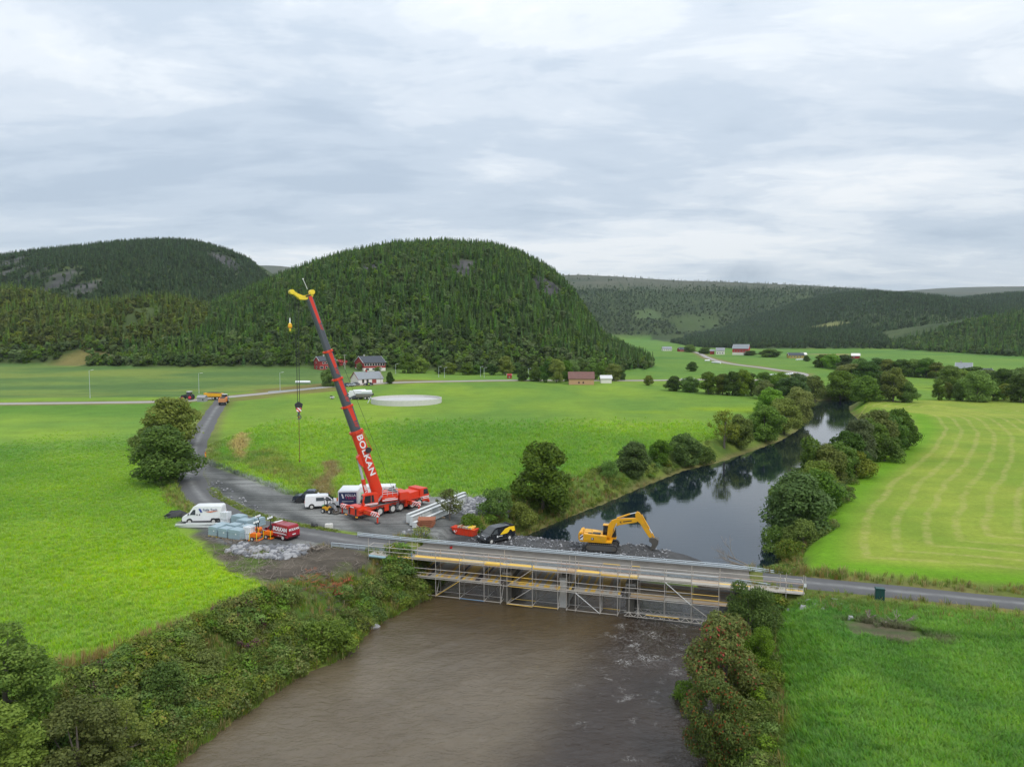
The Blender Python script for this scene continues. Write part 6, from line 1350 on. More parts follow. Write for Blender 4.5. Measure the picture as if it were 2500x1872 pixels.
part('box', MB().box((0, 0, 1.35), (5.6, 2.4, 2.5)), WHTD, o, .04); part('door', MB().box((-1.2, -1.21, 1.2), (.9, .03, 1.9)), WHT, o); part('green_panel', MB().box((-2.2, -1.215, 1.2), (.7, .03, 1.2)), mat('pale_green', (.42, .66, .45), .6), o); part('vent', MB().box((1.6, -1.22, 2.2), (.9, .04, .2)), PLBLK, o)
for q in range(6): part('roof_rib', MB().box((-2.4 + q * .95, 0, 2.63), (.1, 2.2, .05)), WHTD, o)

# ------------------------------------------------------------------ compact loader
lx, ly = -26.75, 102.2; o = thing('compact_loader', 'compact loader with yellow body and grey arm beside the white van', 'loader', (lx, ly, h1(lx, ly)), R(-28))
part('body', MB().prism([(-.9, .4), (.2, .4), (.25, .85), (-.5, 1.0), (-.95, .8)], -.38, .38), YEL, o, .04); part('front_frame', MB().box((.5, 0, .55), (.7, .6, .4)), PLBLK, o, .03); part('green_hood', MB().box((-.75, 0, .98), (.5, .6, .25)), mat('loader_green', (.10, .34, .12), .5), o, .04)
for x in (-.6, .65):
    for sd in (-1, 1): wheel(o, x, sd * .5, .33, .26, .55, sd)
part('roll_frame', MB().cyl((-.5, -.33, 1.0), (-.45, -.33, 2.0), .04).cyl((-.5, .33, 1.0), (-.45, .33, 2.0), .04).cyl((-.45, -.33, 2.0), (-.45, .33, 2.0), .04).cyl((.05, -.33, .9), (.0, -.33, 2.0), .04).cyl((.0, -.33, 2.0), (-.45, -.33, 2.0), .04).cyl((.05, .33, .9), (0, .33, 2.0), .04).cyl((0, .33, 2.0), (-.45, .33, 2.0), .04), PLBLK, o)
part('roof', MB().box((-.22, 0, 2.03), (.75, .8, .07)), PLBLK, o, .02); part('seat', MB().box((-.35, 0, 1.05), (.4, .45, .35)), PLBLK, o, .04)
part('loader_arm', MB().beam((-.1, -.2, 1.35), (1.05, -.2, 1.15), .1, .2).beam((-.1, .2, 1.35), (1.05, .2, 1.15), .1, .2).beam((1.05, 0, 1.15), (1.45, 0, .45), .45, .16), mat('arm_grey', (.22, .23, .24), .5), o); part('bucket', MB().prism([(1.3, .15), (1.85, .12), (1.9, .2), (1.45, .3), (1.4, .75), (1.25, .7)], -.6, .6), BUCK, o)

# ------------------------------------------------------------------ excavator
EXP = (11.75, 90.7); EZ = h1(*EXP); ex = thing('excavator', 'yellow crawler excavator digging on the gravel fill at the pool edge', 'excavator', (*EXP, max(EZ, -2.05) + .02), R(-14))
for y in (-1.2, 1.2):
    tk = MB(); prof = []
    for k in range(9): a = R(90 + k * 22.5); prof.append((-1.62 + .46 * math.cos(a), .5 + .46 * math.sin(a)))
    for k in range(9): a = R(-90 + k * 22.5); prof.append((1.62 + .46 * math.cos(a), .5 + .46 * math.sin(a)))
    t_ = part('track', tk.prism(prof, y - .3, y + .3), RUB, ex); inner = [(x * .93, .5 + (z - .5) * .72) for x, z in prof]
    part('track_frame', MB().prism(inner, y - .33, y + .33), mat('track_grey', (.10, .10, .10), .6, .3), t_)
    for k in range(26):
        s = k / 26 * 2; x = -1.62 + 3.24 * (s % 1); z = .98 if s < 1 else .02
        part('track_shoe', MB().box((x, y, z), (.12, .62, .05)), BUCK, t_)
    for x in (-1.62, 1.62): part('sprocket', MB().cyl((x, y - .34, .5), (x, y + .34, .5), .27, n=12), BUCK, t_)
    for x in (-.9, -.3, .3, .9): part('roller', MB().cyl((x, y - .335, .22), (x, y + .335, .22), .1, n=8), BUCK, t_)
part('centre_frame', MB().box((0, 0, .75), (1.6, 1.9, .4)), BUCK, ex); part('slewing_ring', MB().cyl((0, 0, .9), (0, 0, 1.15), .6, n=16), PLBLK, ex)
part('platform', MB().box((-.75, 0, 1.22), (4.1, 2.5, .18)), YEL, ex, .03)
part('side_housing', MB().prism([(-2.4, 1.3), (.15, 1.3), (.15, 2.05), (-2.4, 2.2)], -1.27, -.45), YEL, ex, .05); part('engine_cover', MB().prism([(-2.4, 1.3), (.0, 1.3), (.0, 2.1), (-2.4, 2.25)], -.4, 1.25), YEL, ex, .05); part('engine_bay', MB().box((-1.0, -.4, 2.1), (1.6, .8, .15)), PLBLK, ex)
part('counterweight', MB().prism([(-2.45, 1.15), (-2.45, 2.38), (-2.75, 2.42), (-3.0, 2.2), (-3.0, 1.4), (-2.85, 1.15)], -1.27, 1.27), YEL, ex, .10, 40)
part('warning_stripes', MB().box((-2.55, -1.285, 1.75), (.42, .02, .75)), stripes('hazard_dark', (.05, .02, .04), (.7, .7, .72), .3, R(-50)), ex); part('white_plate', MB().box((-2.5, -1.30, 1.5), (.22, .02, .22)), WHT, ex)
for x, z, k_ in ((-1.15, 1.62, .3),):
    lp = part('logo_plate', MB().box((x, -1.285, z), (.32, .02, .32)), PLBLK, ex); letter(lp, 'K', .3, WHT, frame((x, -1.30, z), (1, 0, 0), (0, 0, 1)), .01)
part('handrail', MB().cyl((-2.3, -1.2, 2.2), (-2.3, -1.2, 2.7), .035).cyl((-2.3, -1.2, 2.7), (-1.2, -1.2, 2.8), .035).cyl((-1.2, -1.2, 2.8), (-1.2, -1.2, 2.15), .035), YEL, ex)
part('tool_box', MB().box((.35, -.85, 1.65), (.55, .75, .7)), YEL, ex, .05)
kb = part('cab', MB().prism([(.0, 1.25), (1.5, 1.25), (1.72, 1.6), (1.62, 2.5), (1.3, 3.0), (.05, 3.0)], .35, 1.27), PLBLK, ex, .05)
part('cab_glass', MB().prism([(.15, 1.95), (1.55, 1.85), (1.55, 2.45), (1.25, 2.88), (.2, 2.88)], .33, 1.29), GLS, kb); part('windscreen', MB().add([(1.735, y, 1.62) for y in (.42, 1.2)] + [(1.64, y, 2.48) for y in (.42, 1.2)] + [(1.33, y, 2.98) for y in (.42, 1.2)], [(0, 1, 3, 2), (2, 3, 5, 4)]), GLS, kb); part('cab_base', MB().box((.85, .81, 1.42), (1.75, .97, .3)), YEL, kb, .04); part('cab_roof', MB().box((.65, .81, 3.03), (1.35, .95, .08)), YEL, kb, .03)
part('operator_vest', MB().ell((.75, .7, 2.0), (.2, .25, .4), 8, 6), HIVIS, kb)
def slab(prof, y0, y1): return MB().prism(prof, y0, y1)
bm_ = part('boom', slab([(.55, 1.55), (1.05, 1.6), (1.55, 3.05), (2.2, 3.35), (4.4, 3.85), (4.55, 4.15), (4.3, 4.4), (1.9, 4.15), (1.2, 3.9), (.75, 3.3)], -.30, .08), YEL, ex, .04)
letter(bm_, 'K', .34, PLBLK, frame((2.35, -.315, 3.75), (1, 0, .2), (-.2, 0, 1)), .012); part('boom_text', MB().beam((2.65, -.312, 3.83), (3.75, -.312, 4.05), .012, .13), PLBLK, bm_)
for y in (-.42, .2):
    c_ = part('boom_cylinder', MB().cyl((1.0, y, 1.55), (1.55, y, 2.75), .10, n=10), YEL, ex, smooth=True); part('rod', MB().cyl((1.5, y, 2.65), (1.85, y, 3.6), .055, n=8), STEEL, c_)
c_ = part('stick_cylinder', MB().cyl((1.85, -.11, 4.2), (3.5, -.11, 4.85), .11, n=10), YEL, ex, smooth=True); part('rod', MB().cyl((3.4, -.11, 4.82), (4.35, -.11, 5.1), .055, n=8), LAMPW, c_)
st = part('stick', slab([(4.25, 4.1), (4.15, 4.95), (4.4, 5.25), (4.75, 5.1), (5.15, 4.3), (6.3, 2.25), (6.25, 1.95), (5.95, 1.95), (5.3, 2.9), (4.75, 3.75)], -.26, .04), YEL, ex, .04)
c_ = part('bucket_cylinder', MB().cyl((4.95, -.11, 4.85), (5.95, -.11, 3.1), .10, n=10), YEL, st, smooth=True); part('rod', MB().cyl((5.9, -.11, 3.2), (6.35, -.11, 2.5), .055, n=8), LAMPW, c_); part('link', MB().beam((6.3, -.11, 2.55), (6.55, -.11, 2.0), .3, .16), YEL, st)
bk_ = part('bucket', MB().prism([(6.0, 2.0), (6.75, 2.05), (7.15, 1.75), (7.1, 1.3), (6.75, .75), (6.2, .42), (6.1, .5), (6.35, 1.0), (6.3, 1.35), (5.95, 1.6)], -.65, .43), BUCK, ex, .03)
for q in range(4): part('tooth', MB().box((6.12, -.52 + q * .27, .42), (.12, .1, .18)), BUCK, bk_)
part('hose', MB().cyl((4.5, -.35, 3.9), (4.45, -.4, 3.3), .03).cyl((4.45, -.4, 3.3), (4.9, -.35, 3.2), .03), PLBLK, ex); part('mirror', MB().box((1.55, -.95, 2.9), (.06, .2, .3)).cyl((1.3, -.9, 1.9), (1.55, -.95, 2.9), .025), PLBLK, ex)

# ------------------------------------------------------------------ buildings
def house(name, label, cat, corner, rz, L, W, hw, hr, wall, roof, wins=(), gwins=(), door=None, base=0.0, bmat=None, chim=None, trim=WHT, over=.35, group=None):
    """local x along the long front (towards +x), y into the house; corner = front left corner on the ground; gable windows on the x=0 end"""
    o = thing(name, label, cat, (corner[0], corner[1], corner[2] - .25), rz, group); z0 = .25
    part('wall', MB().add([(x, y, z) for x in (0, L) for y, z in ((0, 0), (W, 0), (W, z0 + hw), (W / 2, z0 + hw + hr), (0, z0 + hw))], [(0, 1, 2, 3, 4), (9, 8, 7, 6, 5), (0, 5, 6, 1), (1, 6, 7, 2), (4, 9, 5, 0), (2, 7, 8, 3), (3, 8, 9, 4)]), wall, o)
    k = over / (W / 2); rp = [(-over, z0 + hw - hr * k), (W / 2, z0 + hw + hr), (W + over, z0 + hw - hr * k), (W + over, z0 + hw - hr * k + .14), (W / 2, z0 + hw + hr + .16), (-over, z0 + hw - hr * k + .14)]
    vs = [(x, y, z) for x in (-over, L + over) for y, z in rp]; r = part('roof', MB().add(vs, [(0, 1, 4, 5), (1, 2, 3, 4), (11, 10, 7, 6), (10, 9, 8, 7), (0, 6, 7, 1), (1, 7, 8, 2), (2, 8, 9, 3), (3, 9, 10, 4), (4, 10, 11, 5), (5, 11, 6, 0)]), roof, o)
    for e in (-over - .03, L + over - .05):
        part('barge_board', MB().add([(x, y, z) for x in (e, e + .08) for y, z in ((-over, rp[0][1] - .1), (W / 2, rp[1][1] - .1), (W / 2, rp[4][1] + .02), (-over, rp[5][1] + .02))] + [(x, W - y, z) for x in (e, e + .08) for y, z in ((-over, rp[0][1] - .1), (W / 2, rp[1][1] - .1), (W / 2, rp[4][1] + .02), (-over, rp[5][1] + .02))],
             [(0, 1, 2, 3), (7, 6, 5, 4), (0, 4, 5, 1), (1, 5, 6, 2), (2, 6, 7, 3), (3, 7, 4, 0), (8, 11, 10, 9), (12, 13, 14, 15), (8, 9, 13, 12), (9, 10, 14, 13), (10, 11, 15, 14), (11, 8, 12, 15)]), trim, r)
    if base: part('base_course', MB().box((L / 2, W / 2, z0 + base / 2 - .1), (L + .06, W + .06, base + .2)), bmat or CONCL, o)
    for x, z, ww, wh in wins:
        f = part('window', MB().box((x, -.02, z0 + z), (ww + .2, .06, wh + .2)), trim, o); part('pane', MB().box((x, -.055, z0 + z), (ww, .03, wh)), GLS, f)
    for y, z, ww, wh in gwins:
        f = part('window', MB().box((-.02, y, z0 + z), (.06, ww + .2, wh + .2)), trim, o); part('pane', MB().box((-.055, y, z0 + z), (.03, ww, wh)), GLS, f)
    if door: part('door', MB().box((door[0], -.03, z0 + door[2] / 2), (door[1], .08, door[2])), door[3], o)
    if chim: part('chimney', MB().box((chim, W / 2, z0 + hw + hr + .4), (.7, .7, 1.3)), trim if trim != WHT else CONC, r)
    return o
house('white_house', 'white single-storey house with grey roof beside the main road', 'house', hit(875, 938.5), R(38), 12.5, 8.0, 2.5, 2.9, WALLW, ROOFG, [(2.4, 1.3, .9, 1.5), (4.6, 1.3, .9, 1.5)], [], (8.0, 2.2, 2.1, TRIMR), trim=TRIMR, chim=6.0)
house('red_house', 'tall narrow red house with dark roof behind the crane boom', 'house', hit(780.5, 903), R(36), 9.5, 8.6, 5.0, 2.4, WALLR, ROOFD, [(1.2, 1.3, 1.8, 1.2), (4.0, 1.3, 1.0, 1.2), (6.6, 1.3, 1.0, 1.2), (2.2, 3.8, .9, .9), (4.0, 3.8, .9, .9), (6.6, 3.8, .9, .9)], [(5.5, 3.9, 1.0, 1.0), (4.8, 1.3, 1.6, 1.2)], chim=4.0)
house('red_house', 'wide red house with dark roof and long window band', 'house', hit(888, 906), R(33), 13.0, 14.0, 4.6, 3.4, WALLR, ROOFD, [(1.1 + k * 1.55, 3.5, 1.2, 1.3) for k in range(8)] + [(2.2, .9, 1.8, 1.1), (6.5, .9, 2.8, 1.0)], [(3.0 + k * 1.6, 2.9, 1.2, 1.0) for k in range(6)], (10.0, 1.4, 2.0, WHT), 1.6, WALLW, chim=3.0)
house('red_shed', 'small red shed between the two red houses', 'shed', hit(828, 897), R(30), 6.0, 5.0, 2.4, 1.4, WALLR, WALLR, [(3, 1.3, 1.0, 1.0)], [])
house('tan_barn', 'tan boarded barn with rusty roof in the pasture', 'barn', hit(1389, 939), R(-3), 11.5, 7.0, 2.9, 2.8, WALLO, ROOFB, [(4.6, 1.0, .5, .6), (6.6, 1.0, .5, .6)], [], trim=ROOFB)
house('white_shed', 'small white gabled shed right of the tan barn', 'shed', hit(1467.5, 936), R(84), 5.0, 4.0, 2.3, 1.3, WALLW, mat('roof_white', (.6, .6, .6), .6), [], [(2.0, 2.6, .5, .4)], None).rotation_euler = (0, 0, R(0))
p = hit(1788, 866.5)
house('red_barn', 'big red barn with white lower storey, far up the valley', 'barn', p, R(-28), 15, 9.5, 6.4, 4.0, mat('barn_red', (.44, .035, .03), .8), ROOFG, [(2 + k * 2.6, 4.0, .9, .7) for k in range(5)], [(4.7, 8.0, .8, .8)], None, 2.6, WALLW)
house('white_farmhouse', 'white farmhouse left of the far red barn', 'house', hit(1748, 865.5), R(-20), 8, 6.5, 4.2, 2.6, WALLW, ROOFG, [(1.5 + k * 2.4, 1.5, .9, 1.0) for k in range(3)], [])
house('white_farmhouse', 'long low white farmhouse at the far end of the valley road', 'house', hit(1619, 856.5), R(6), 11, 6.5, 2.7, 2.4, WALLW, ROOFG, [(2 + k * 2.6, 1.4, .9, 1.0) for k in range(4)], [])
house('red_shed', 'red shed left of the far white farmhouse', 'shed', hit(1734, 865), R(-10), 4, 5, 3.4, 1.4, WALLR, ROOFG, [], [])
house('red_house', 'low red house beside the far end of the valley road', 'house', hit(1659, 858.5), R(10), 9, 7, 2.8, 2.2, WALLR, ROOFD, [(1.5 + k * 2.0, 1.4, .8, .9) for k in range(4)], [])
house('low_farmhouse', 'low yellow farmhouse with dark roof, right of the far barn', 'house', hit(1926, 874.5), R(-6), 13, 7, 2.6, 2.0, mat('house_ochre', (.42, .30, .08), .8), ROOFD, [(2 + k * 2.6, 1.3, .9, .9) for k in range(4)], [])
house('white_shed', 'small white shed beside the low yellow farmhouse', 'shed', hit(1957, 872.5), R(-6), 4.5, 5, 2.6, 1.6, WALLW, WALLW, [], [])
house('red_cabin', 'small red cabin with pale roof below the right-hand wood', 'cabin', hit(2079, 875.5), R(-20), 6.5, 5, 2.6, 1.8, WALLR, WALLW, [(2, 1.3, .7, .8)], [])
house('white_house', 'white two-storey house with grey roof at the right-hand farm', 'house', hit(2332, 915.5), R(-34), 8.0, 7.5, 4.0, 3.0, WALLW, ROOFG, [(1.6, 1.4, .9, 1.0), (4.0, 1.4, .9, 1.0), (6.4, 1.4, .9, 1.0), (4.0, 3.2, .9, .8)], [], chim=2.5)
house('grey_garage', 'low garage with dark roof right of the right-hand white house', 'garage', hit(2388, 916), R(-12), 8, 6, 2.2, 1.5, WALLW, ROOFD, [(2, 1.1, 1.6, .9)], [])
house('old_barn', 'weathered barn with orange-red tin roof at the right edge', 'barn', hit(2452, 932), R(-40), 10, 7, 2.8, 2.8, mat('barn_weathered', (.20, .11, .10), .9), ROOFO, [], [], trim=GRAVH)
house('roadside_hut', 'small grey boarded hut beside the road junction', 'hut', hit(481, 981), R(-8), 2.9, 2.0, 1.5, .7, GRAVH, GRAVH, [(2.3, .8, .4, .5)], [], over=.15, trim=GRAVH)
house('red_hut', 'tiny red hut in the field beyond the main road', 'hut', hit(1238, 924), R(0), 2.4, 2.0, 1.6, .7, WALLR, WALLR, [(1.2, .8, .4, .4)], [], over=.15)

# ------------------------------------------------------------------ manure tank ring, bales
tcx, tcy = -38.0, 255.0; tz = h1(tcx, tcy) - .1; o = thing('tank_ring', 'wide round concrete slurry tank in the pasture', 'tank', (tcx, tcy, tz), 0)
pm = MB().prism([(-.98, -.6), (.98, -.6), (.98, 1.75), (-.98, 1.75)], -.09, .09).mesh('panel', CONCL, bevel=.02); NP = 40; Rr = 12.5
for k in range(NP): a = 2 * math.pi * k / NP; link('panel', pm, o, (Rr * math.cos(a), Rr * math.sin(a), 0), (0, 0, a + math.pi / 2), (1, 1, 1))
part('tank_floor', MB().cyl((0, 0, -.6), (0, 0, 1.0), Rr - .1, n=40), mat('tank_bed', (.50, .50, .49), .8, .1, .3, dirt=.2), o); part('filling_pipe', MB().cyl((-11.5, -3.5, .2), (-12.0, -4.5, 2.4), .12, n=8).cyl((-12, -4.5, 2.4), (-12.8, -6, .3), .12, n=8), STEEL, o); part('band', MB().cyl((0, 0, .9), (0, 0, .97), Rr + .12, n=40, cap=False), STEEL, o)
BLM = MB().cyl((-.62, 0, .62), (.62, 0, .62), .63, n=14).mesh('bale', BALE, 50, .07)
def bales(lab, grp, u0, v0, u1, v1, n, layers=1):
    a = Vector(hit(u0, v0)); b = Vector(hit(u1, v1)); d = b - a; ang = math.atan2(d.y, d.x)
    for l in range(layers):
        for k in range(n - l * 2):
            q = a + d * ((k + .5 + l) / n); tag(link('silage_bale', BLM, None, (q.x, q.y, (h1(q.x, q.y) if l == 0 else h1(q.x, q.y) + l * 1.05)), (0, 0, ang + random.uniform(-.12, .12))), lab, 'bale', grp)
bales('white wrapped silage bale in the row left of the crane boom', 'bales left of the boom', 722, 936, 757, 936, 6)
bales('white wrapped silage bale in the heap behind the parked truck', 'bales behind the truck', 857, 966, 897, 964, 7, 2)
bales('white wrapped silage bale in the short far row by the valley road', 'far short bale row', 1721, 882, 1732, 882, 4)
bales('white wrapped silage bale in the long far row by the valley road', 'far long bale row', 1738, 886.5, 1759, 888, 8)
bales('white wrapped silage bale in the row behind the pasture hedge', 'bales behind the hedge', 1664, 930, 1696, 930, 7)
bales('white wrapped silage bale in the row at the road bend', 'bales at the road bend', 1874, 919, 1936, 915, 12)
bales('white wrapped silage bale in the pile at the dark clump', 'bale pile at the clump', 2044, 922, 2070, 925, 6, 2)
bales('white wrapped silage bale before the low yellow farmhouse', 'bales at the yellow farmhouse', 1943, 880, 1962, 878, 5)

# ------------------------------------------------------------------ farm vehicles and cars
def tractor(name, label, loc, rz, body, rim, roof=WHT):
    o = thing(name, label, 'tractor', loc, rz)
    part('bonnet', MB().prism([(.1, 1.0), (2.2, 1.0), (2.35, 1.35), (2.2, 1.75), (.1, 2.05)], -.45, .45), body, o, .08); part('chassis', MB().box((.6, 0, .85), (3.2, .6, .5)), PLBLK, o)
    cb = part('cab', MB().prism([(-1.3, 1.35), (.15, 1.35), (.3, 1.9), (.05, 2.95), (-1.25, 2.95)], -.85, .85, lambda x, z: .9 if z > 2 else 1), GLS, o, .05); part('roof', MB().box((-.6, 0, 3.03), (1.7, 1.7, .2)), roof, o, .06)
    for x in (-1.25, .1):
        for y in (-.8, .8): part('cab_post', MB().box((x, y, 2.2), (.09, .07, 1.6)), body, cb)
    for sd in (-1, 1):
        wheel(o, -1.15, sd * .95, .98, .62, .56, sd, rim); wheel(o, 1.6, sd * .92, .74, .5, .56, sd, rim); part('mudguard', MB().prism([(-2.0, 1.5), (-1.6, 2.05), (-.7, 2.05), (-.3, 1.5), (-.45, 1.5), (-.8, 1.95), (-1.5, 1.95), (-1.85, 1.5)], sd * .95 - .3, sd * .95 + .3), body, o)
    part('front_weight', MB().box((2.6, 0, .8), (.5, .8, .5)), HUB, o, .04); part('exhaust', MB().cyl((.3, -.5, 1.9), (.3, -.5, 3.0), .06), PLBLK, o)
    for sd in (-1, 1): part('mirror', MB().box((.25, sd * 1.15, 2.5), (.08, .22, .35)), PLBLK, o)
    return o
def trailer(label, loc, rz, col, load, L=6.5):
    o = thing('tipping_trailer', label, 'trailer', loc, rz)
    part('body', MB().prism([(-L / 2, 1.1), (L / 2 - .3, 1.1), (L / 2, 2.5), (-L / 2, 2.3)], -1.2, 1.2), col, o, .04); part('tailgate', MB().box((-L / 2 - .05, 0, 1.7), (.1, 2.4, 1.25)), mat('trailer_rusty', (.55, .24, .10), .7, .3, 2), o)
    part('load', MB().ell((0, 0, 2.25), (L / 2 - .3, 1.1, .5), 14, 6, .08, random.Random(2)), load, o); part('frame', MB().box((.6, 0, .95), (L + 2, .6, .25)), PLBLK, o); part('rear_bar', MB().box((-L / 2 - .1, 0, .75), (.12, 2.3, .2)), PLBLK, o)
    for x in (-1.6, -.2):
        for sd in (-1, 1): wheel(o, x, sd * .95, .58, .45, .5, sd)
    for sd in (-1, 1): part('tail_light', MB().box((-L / 2 - .12, sd * .95, .8), (.06, .3, .12)), LAMPR, o)
    return o
SOILM = mat('dark_gravel', (.05, .047, .045), .95, .3, 5); TBLK = mat('tractor_black', (.022, .027, .026), .35, .1)
p = hit(480, 977); tractor('tractor', 'dark tractor with red wheels and white roof at the road junction', (p[0] - 3.2, p[1], p[2] + .15), R(184), TBLK, mat('rim_red', (.55, .03, .05), .5))
p = hit(500, 977); trailer('yellow tipping trailer loaded with dark gravel, behind the red-wheeled tractor', (p[0] + 2.8, p[1] + 1.2, h1(p[0] + 2.8, p[1] + 1.2) + .15), R(184), YEL, SOILM)
p = hit(541, 990); trailer('rusty orange trailer seen from behind on the site road', (p[0] - .3, p[1] + 2, h1(p[0], p[1] + 2) + .1), R(106), ORG, SOILM, 5.5)
tractor('tractor', 'tractor driving away on the site road, before the rusty trailer', (p[0] - 2.0, p[1] + 8.0, h1(p[0] - 2, p[1] + 8) + .1), R(106), mat('tractor_grey', (.12, .16, .15), .4), HUB, WHT)
def car(label, u, v, rz, mt, grp=None, cat='car'):
    L, Hh = 4.4, 1.45; pr = [(-L/2, .4), (-L/2, .85), (-L/2 + .3, .95), (-1.2, Hh - .05), (-.8, Hh), (.3, Hh), (.55, Hh - .05), (1.15, .95), (L/2 - .25, .82), (L/2, .6), (L/2, .38)]
    b = hit(u, v); return vehicle('parked_car', label, cat, b, rz, L, 1.8, pr, .92, Hh, mt, 2.6, .32, [[(-.95, .98), (.95, .98), (.5, 1.34), (-.8, 1.34)]], (1.15, .97, .55, Hh - .05), grp)
CG = 'cars parked by the white house'
car('dark blue car nearest the crane boom, by the white house', 846, 942.5, R(200), mat('car_blue', (.02, .05, .10), .25, coat=.4), CG); car('silver car parked left of the white house', 857, 943, R(205), mat('car_silver', (.42, .46, .5), .3, metal=.4, coat=.3), CG); car('grey car behind the silver car at the white house', 866, 941, R(205), mat('car_grey', (.10, .11, .12), .3, coat=.3), CG)
c_ = car('black car with a lime green round sticker before the white house', 899, 941, R(190), BLK, CG); part('sticker', MB().cyl((-.3, .9, .72), (-.3, .925, .72), .32, n=14), mat('lime_sticker', (.55, .75, .05), .5), c_)
CT = 'vehicles parked by the slurry tank'
b = hit(862, 972); L, Hh = 6.2, 2.9
vehicle('box_truck', 'white box truck parked left of the slurry tank', 'truck', b, R(188), L, 2.1, [(-L/2, .5), (-L/2, Hh), (1.3, Hh), (1.4, 2.1), (1.9, 2.05), (2.6, 1.25), (L/2, 1.05), (L/2, .4)], 1.25, Hh, WHT, 3.6, .36, [[(1.5, 1.3), (2.4, 1.3), (1.95, 1.9), (1.5, 1.9)]], (2.6, 1.3, 1.9, 2.03), CT, roofk=.96)
car('dark car beside the white box truck', 866, 975, R(200), mat('car_dark', (.03, .04, .05), .3, coat=.3), CT); car('grey car between the box truck and the tank trailer', 872, 974.5, R(205), mat('car_grey', (.1, .11, .12)), CT)
b = hit(890, 975); o = thing('spreader_trailer', 'grey tandem spreader trailer left of the slurry tank', 'trailer', b, R(5), CT)
part('body', MB().prism([(-3.0, 1.0), (2.6, 1.0), (3.0, 2.3), (-3.2, 2.2)], -1.15, 1.15), mat('spreader_grey', (.16, .15, .13), .6, .2), o, .05); part('drawbar', MB().box((-4, 0, .8), (2, .3, .2)), PLBLK, o); part('rim', MB().box((0, 0, 2.25), (6.0, 2.4, .1)), STEEL, o)
for x in (.4, 1.7):
    for sd in (-1, 1): wheel(o, x, sd * .95, .6, .5, .5, sd)
b = hit(893, 966); o = thing('tank_trailer', 'white tank trailer behind the grey spreader trailer', 'trailer', b, R(6), CT)
part('tank', MB().cyl((-2.6, 0, 1.5), (2.4, 0, 1.5), .7, n=18), WHT, o, .15, 40); part('chassis', MB().box((0, 0, .8), (5.0, 1.2, .2)), PLBLK, o); part('rear_lamp_bar', MB().box((2.6, 0, .95), (.1, 2.0, .25)), LAMPY, o)
for x in (1.2, 2.5):
    for sd in (-1, 1): wheel(o, x, sd * .9, .5, .4, .5, sd)
b = hit(811, 974); o = thing('quad_trailer', 'small grey cart at the ditch below the main road', 'cart', b, .4); part('box', MB().box((0, 0, .7), (1.6, 1.0, .5)), HUB, o, .04); part('cover', MB().box((-.3, 0, 1.1), (.8, .9, .4)), PLBLK, o, .08)
for sd in (-1, 1): wheel(o, 0, sd * .55, .3, .2, .5, sd)

# ------------------------------------------------------------------ street lamps, poles, road railing
def lamp(u, v, vt, lab):
    b = hit(u, v); k = math.hypot(b[0], b[1]) / FPX; hh = (v - vt) * k; o = thing('street_lamp', lab, 'street lamp', b, 0, 'street lamps along the main road')
    part('pole', MB().cyl((0, 0, -.3), (0, 0, hh), .10, .06, 8), STEEL, o, smooth=True); part('arm', MB().cyl((0, 0, hh), (.9, 0, hh + .12), .05, n=6), STEEL, o); part('lamp_head', MB().prism([(.7, hh + .08), (1.6, hh + .16), (1.55, hh + .28), (.75, hh + .22)], -.16, .16), WHTD, o, .02); part('foot', MB().cyl((0, 0, -.1), (0, 0, .9), .13, n=8), STEEL, o)
for k, (u, v, vt) in enumerate(((220, 972, 914), (486, 961, 916), (684, 957, 912), (966, 913, 890), (1071, 921, 896), (1085, 922, 898), (1173, 920, 896), (1182, 922, 898), (1290, 922, 900))): lamp(u, v, vt, '%s street lamp from the left along the main road' % ORD[k])
for k, (u, v, vt, lab) in enumerate(((842, 902, 866, 'wooden power pole between the two red houses'), (930, 936, 899, 'wooden power pole right of the white house'), (932.5, 901, 876, 'wooden power pole beside the wide red house'), (736, 1205, 1119, 'thin wooden post at the edge of the gravel pad'))):
    if k == 3: continue
    b = hit(u, v); hh = (v - vt) * math.hypot(b[0], b[1]) / FPX; o = thing('power_pole', lab, 'power pole', b, 0, 'wooden power poles by the houses')
    part('pole', MB().cyl((0, 0, -.3), (0, 0, hh), .16, .11, 8), WOODG, o, smooth=True); part('crossarm', MB().box((0, 0, hh - .5), (1.6, .1, .12)), WOODG, o)
    for q in (-.7, 0, .7): part('insulator', MB().cyl((q, 0, hh - .44), (q, 0, hh - .24), .05, n=6), LAMPW, o)
G_ = [(*hit(u, v)[:2],) for u, v in ((655, 960), (700, 957), (740, 953), (790, 948.5))]
guard_rail('galvanised guard rail along the main road left of the crane boom', [(x, y, h1(x, y) + .1) for x, y in G_], [(.55, 'w'), (.3, .06)], .6, 1, step=4.0)

# ------------------------------------------------------------------ rocks, roots, branches
def rockmesh(seed, mt=ROCK):
    r = random.Random(seed); b = MB().ell((0, 0, 0), (.5, .42, .36), 7, 5, .26, r); return b.mesh('rock', mt)
ROCKP = mat('pale_rock', (.34, .34, .35), .9, .3, 2, bump=.5, bscale=6, dirt=.3)
RM = [rockmesh(s) for s in (1, 2, 3)] + [rockmesh(s, ROCKP) for s in (4, 5)]
protocol('rocks', RM)
RIP = [(-37, 87), (-34, 83.2), (-30.5, 81), (-27, 80.3), (-24.2, 82), (-24.2, 85.2), (-27, 85.6), (-31, 85.2), (-34, 86.6)]
def rocks(name, n, test, xr, yr, s0, s1, label, seed):
    rng = np.random.default_rng(seed); x = rng.uniform(*xr, n); y = rng.uniform(*yr, n); k = test(x, y); x, y = x[k], y[k]; m = len(x)
    s = s0 + (s1 - s0) * rng.random(m)**2.6; scatter(name, 'rocks', np.stack([x, y, hz(x, y) + s * .1], 1), rng.uniform(0, 6.28, m), s, rng.integers(0, 5, m), label, 'rocks', rng.uniform(-.6, .6, m))
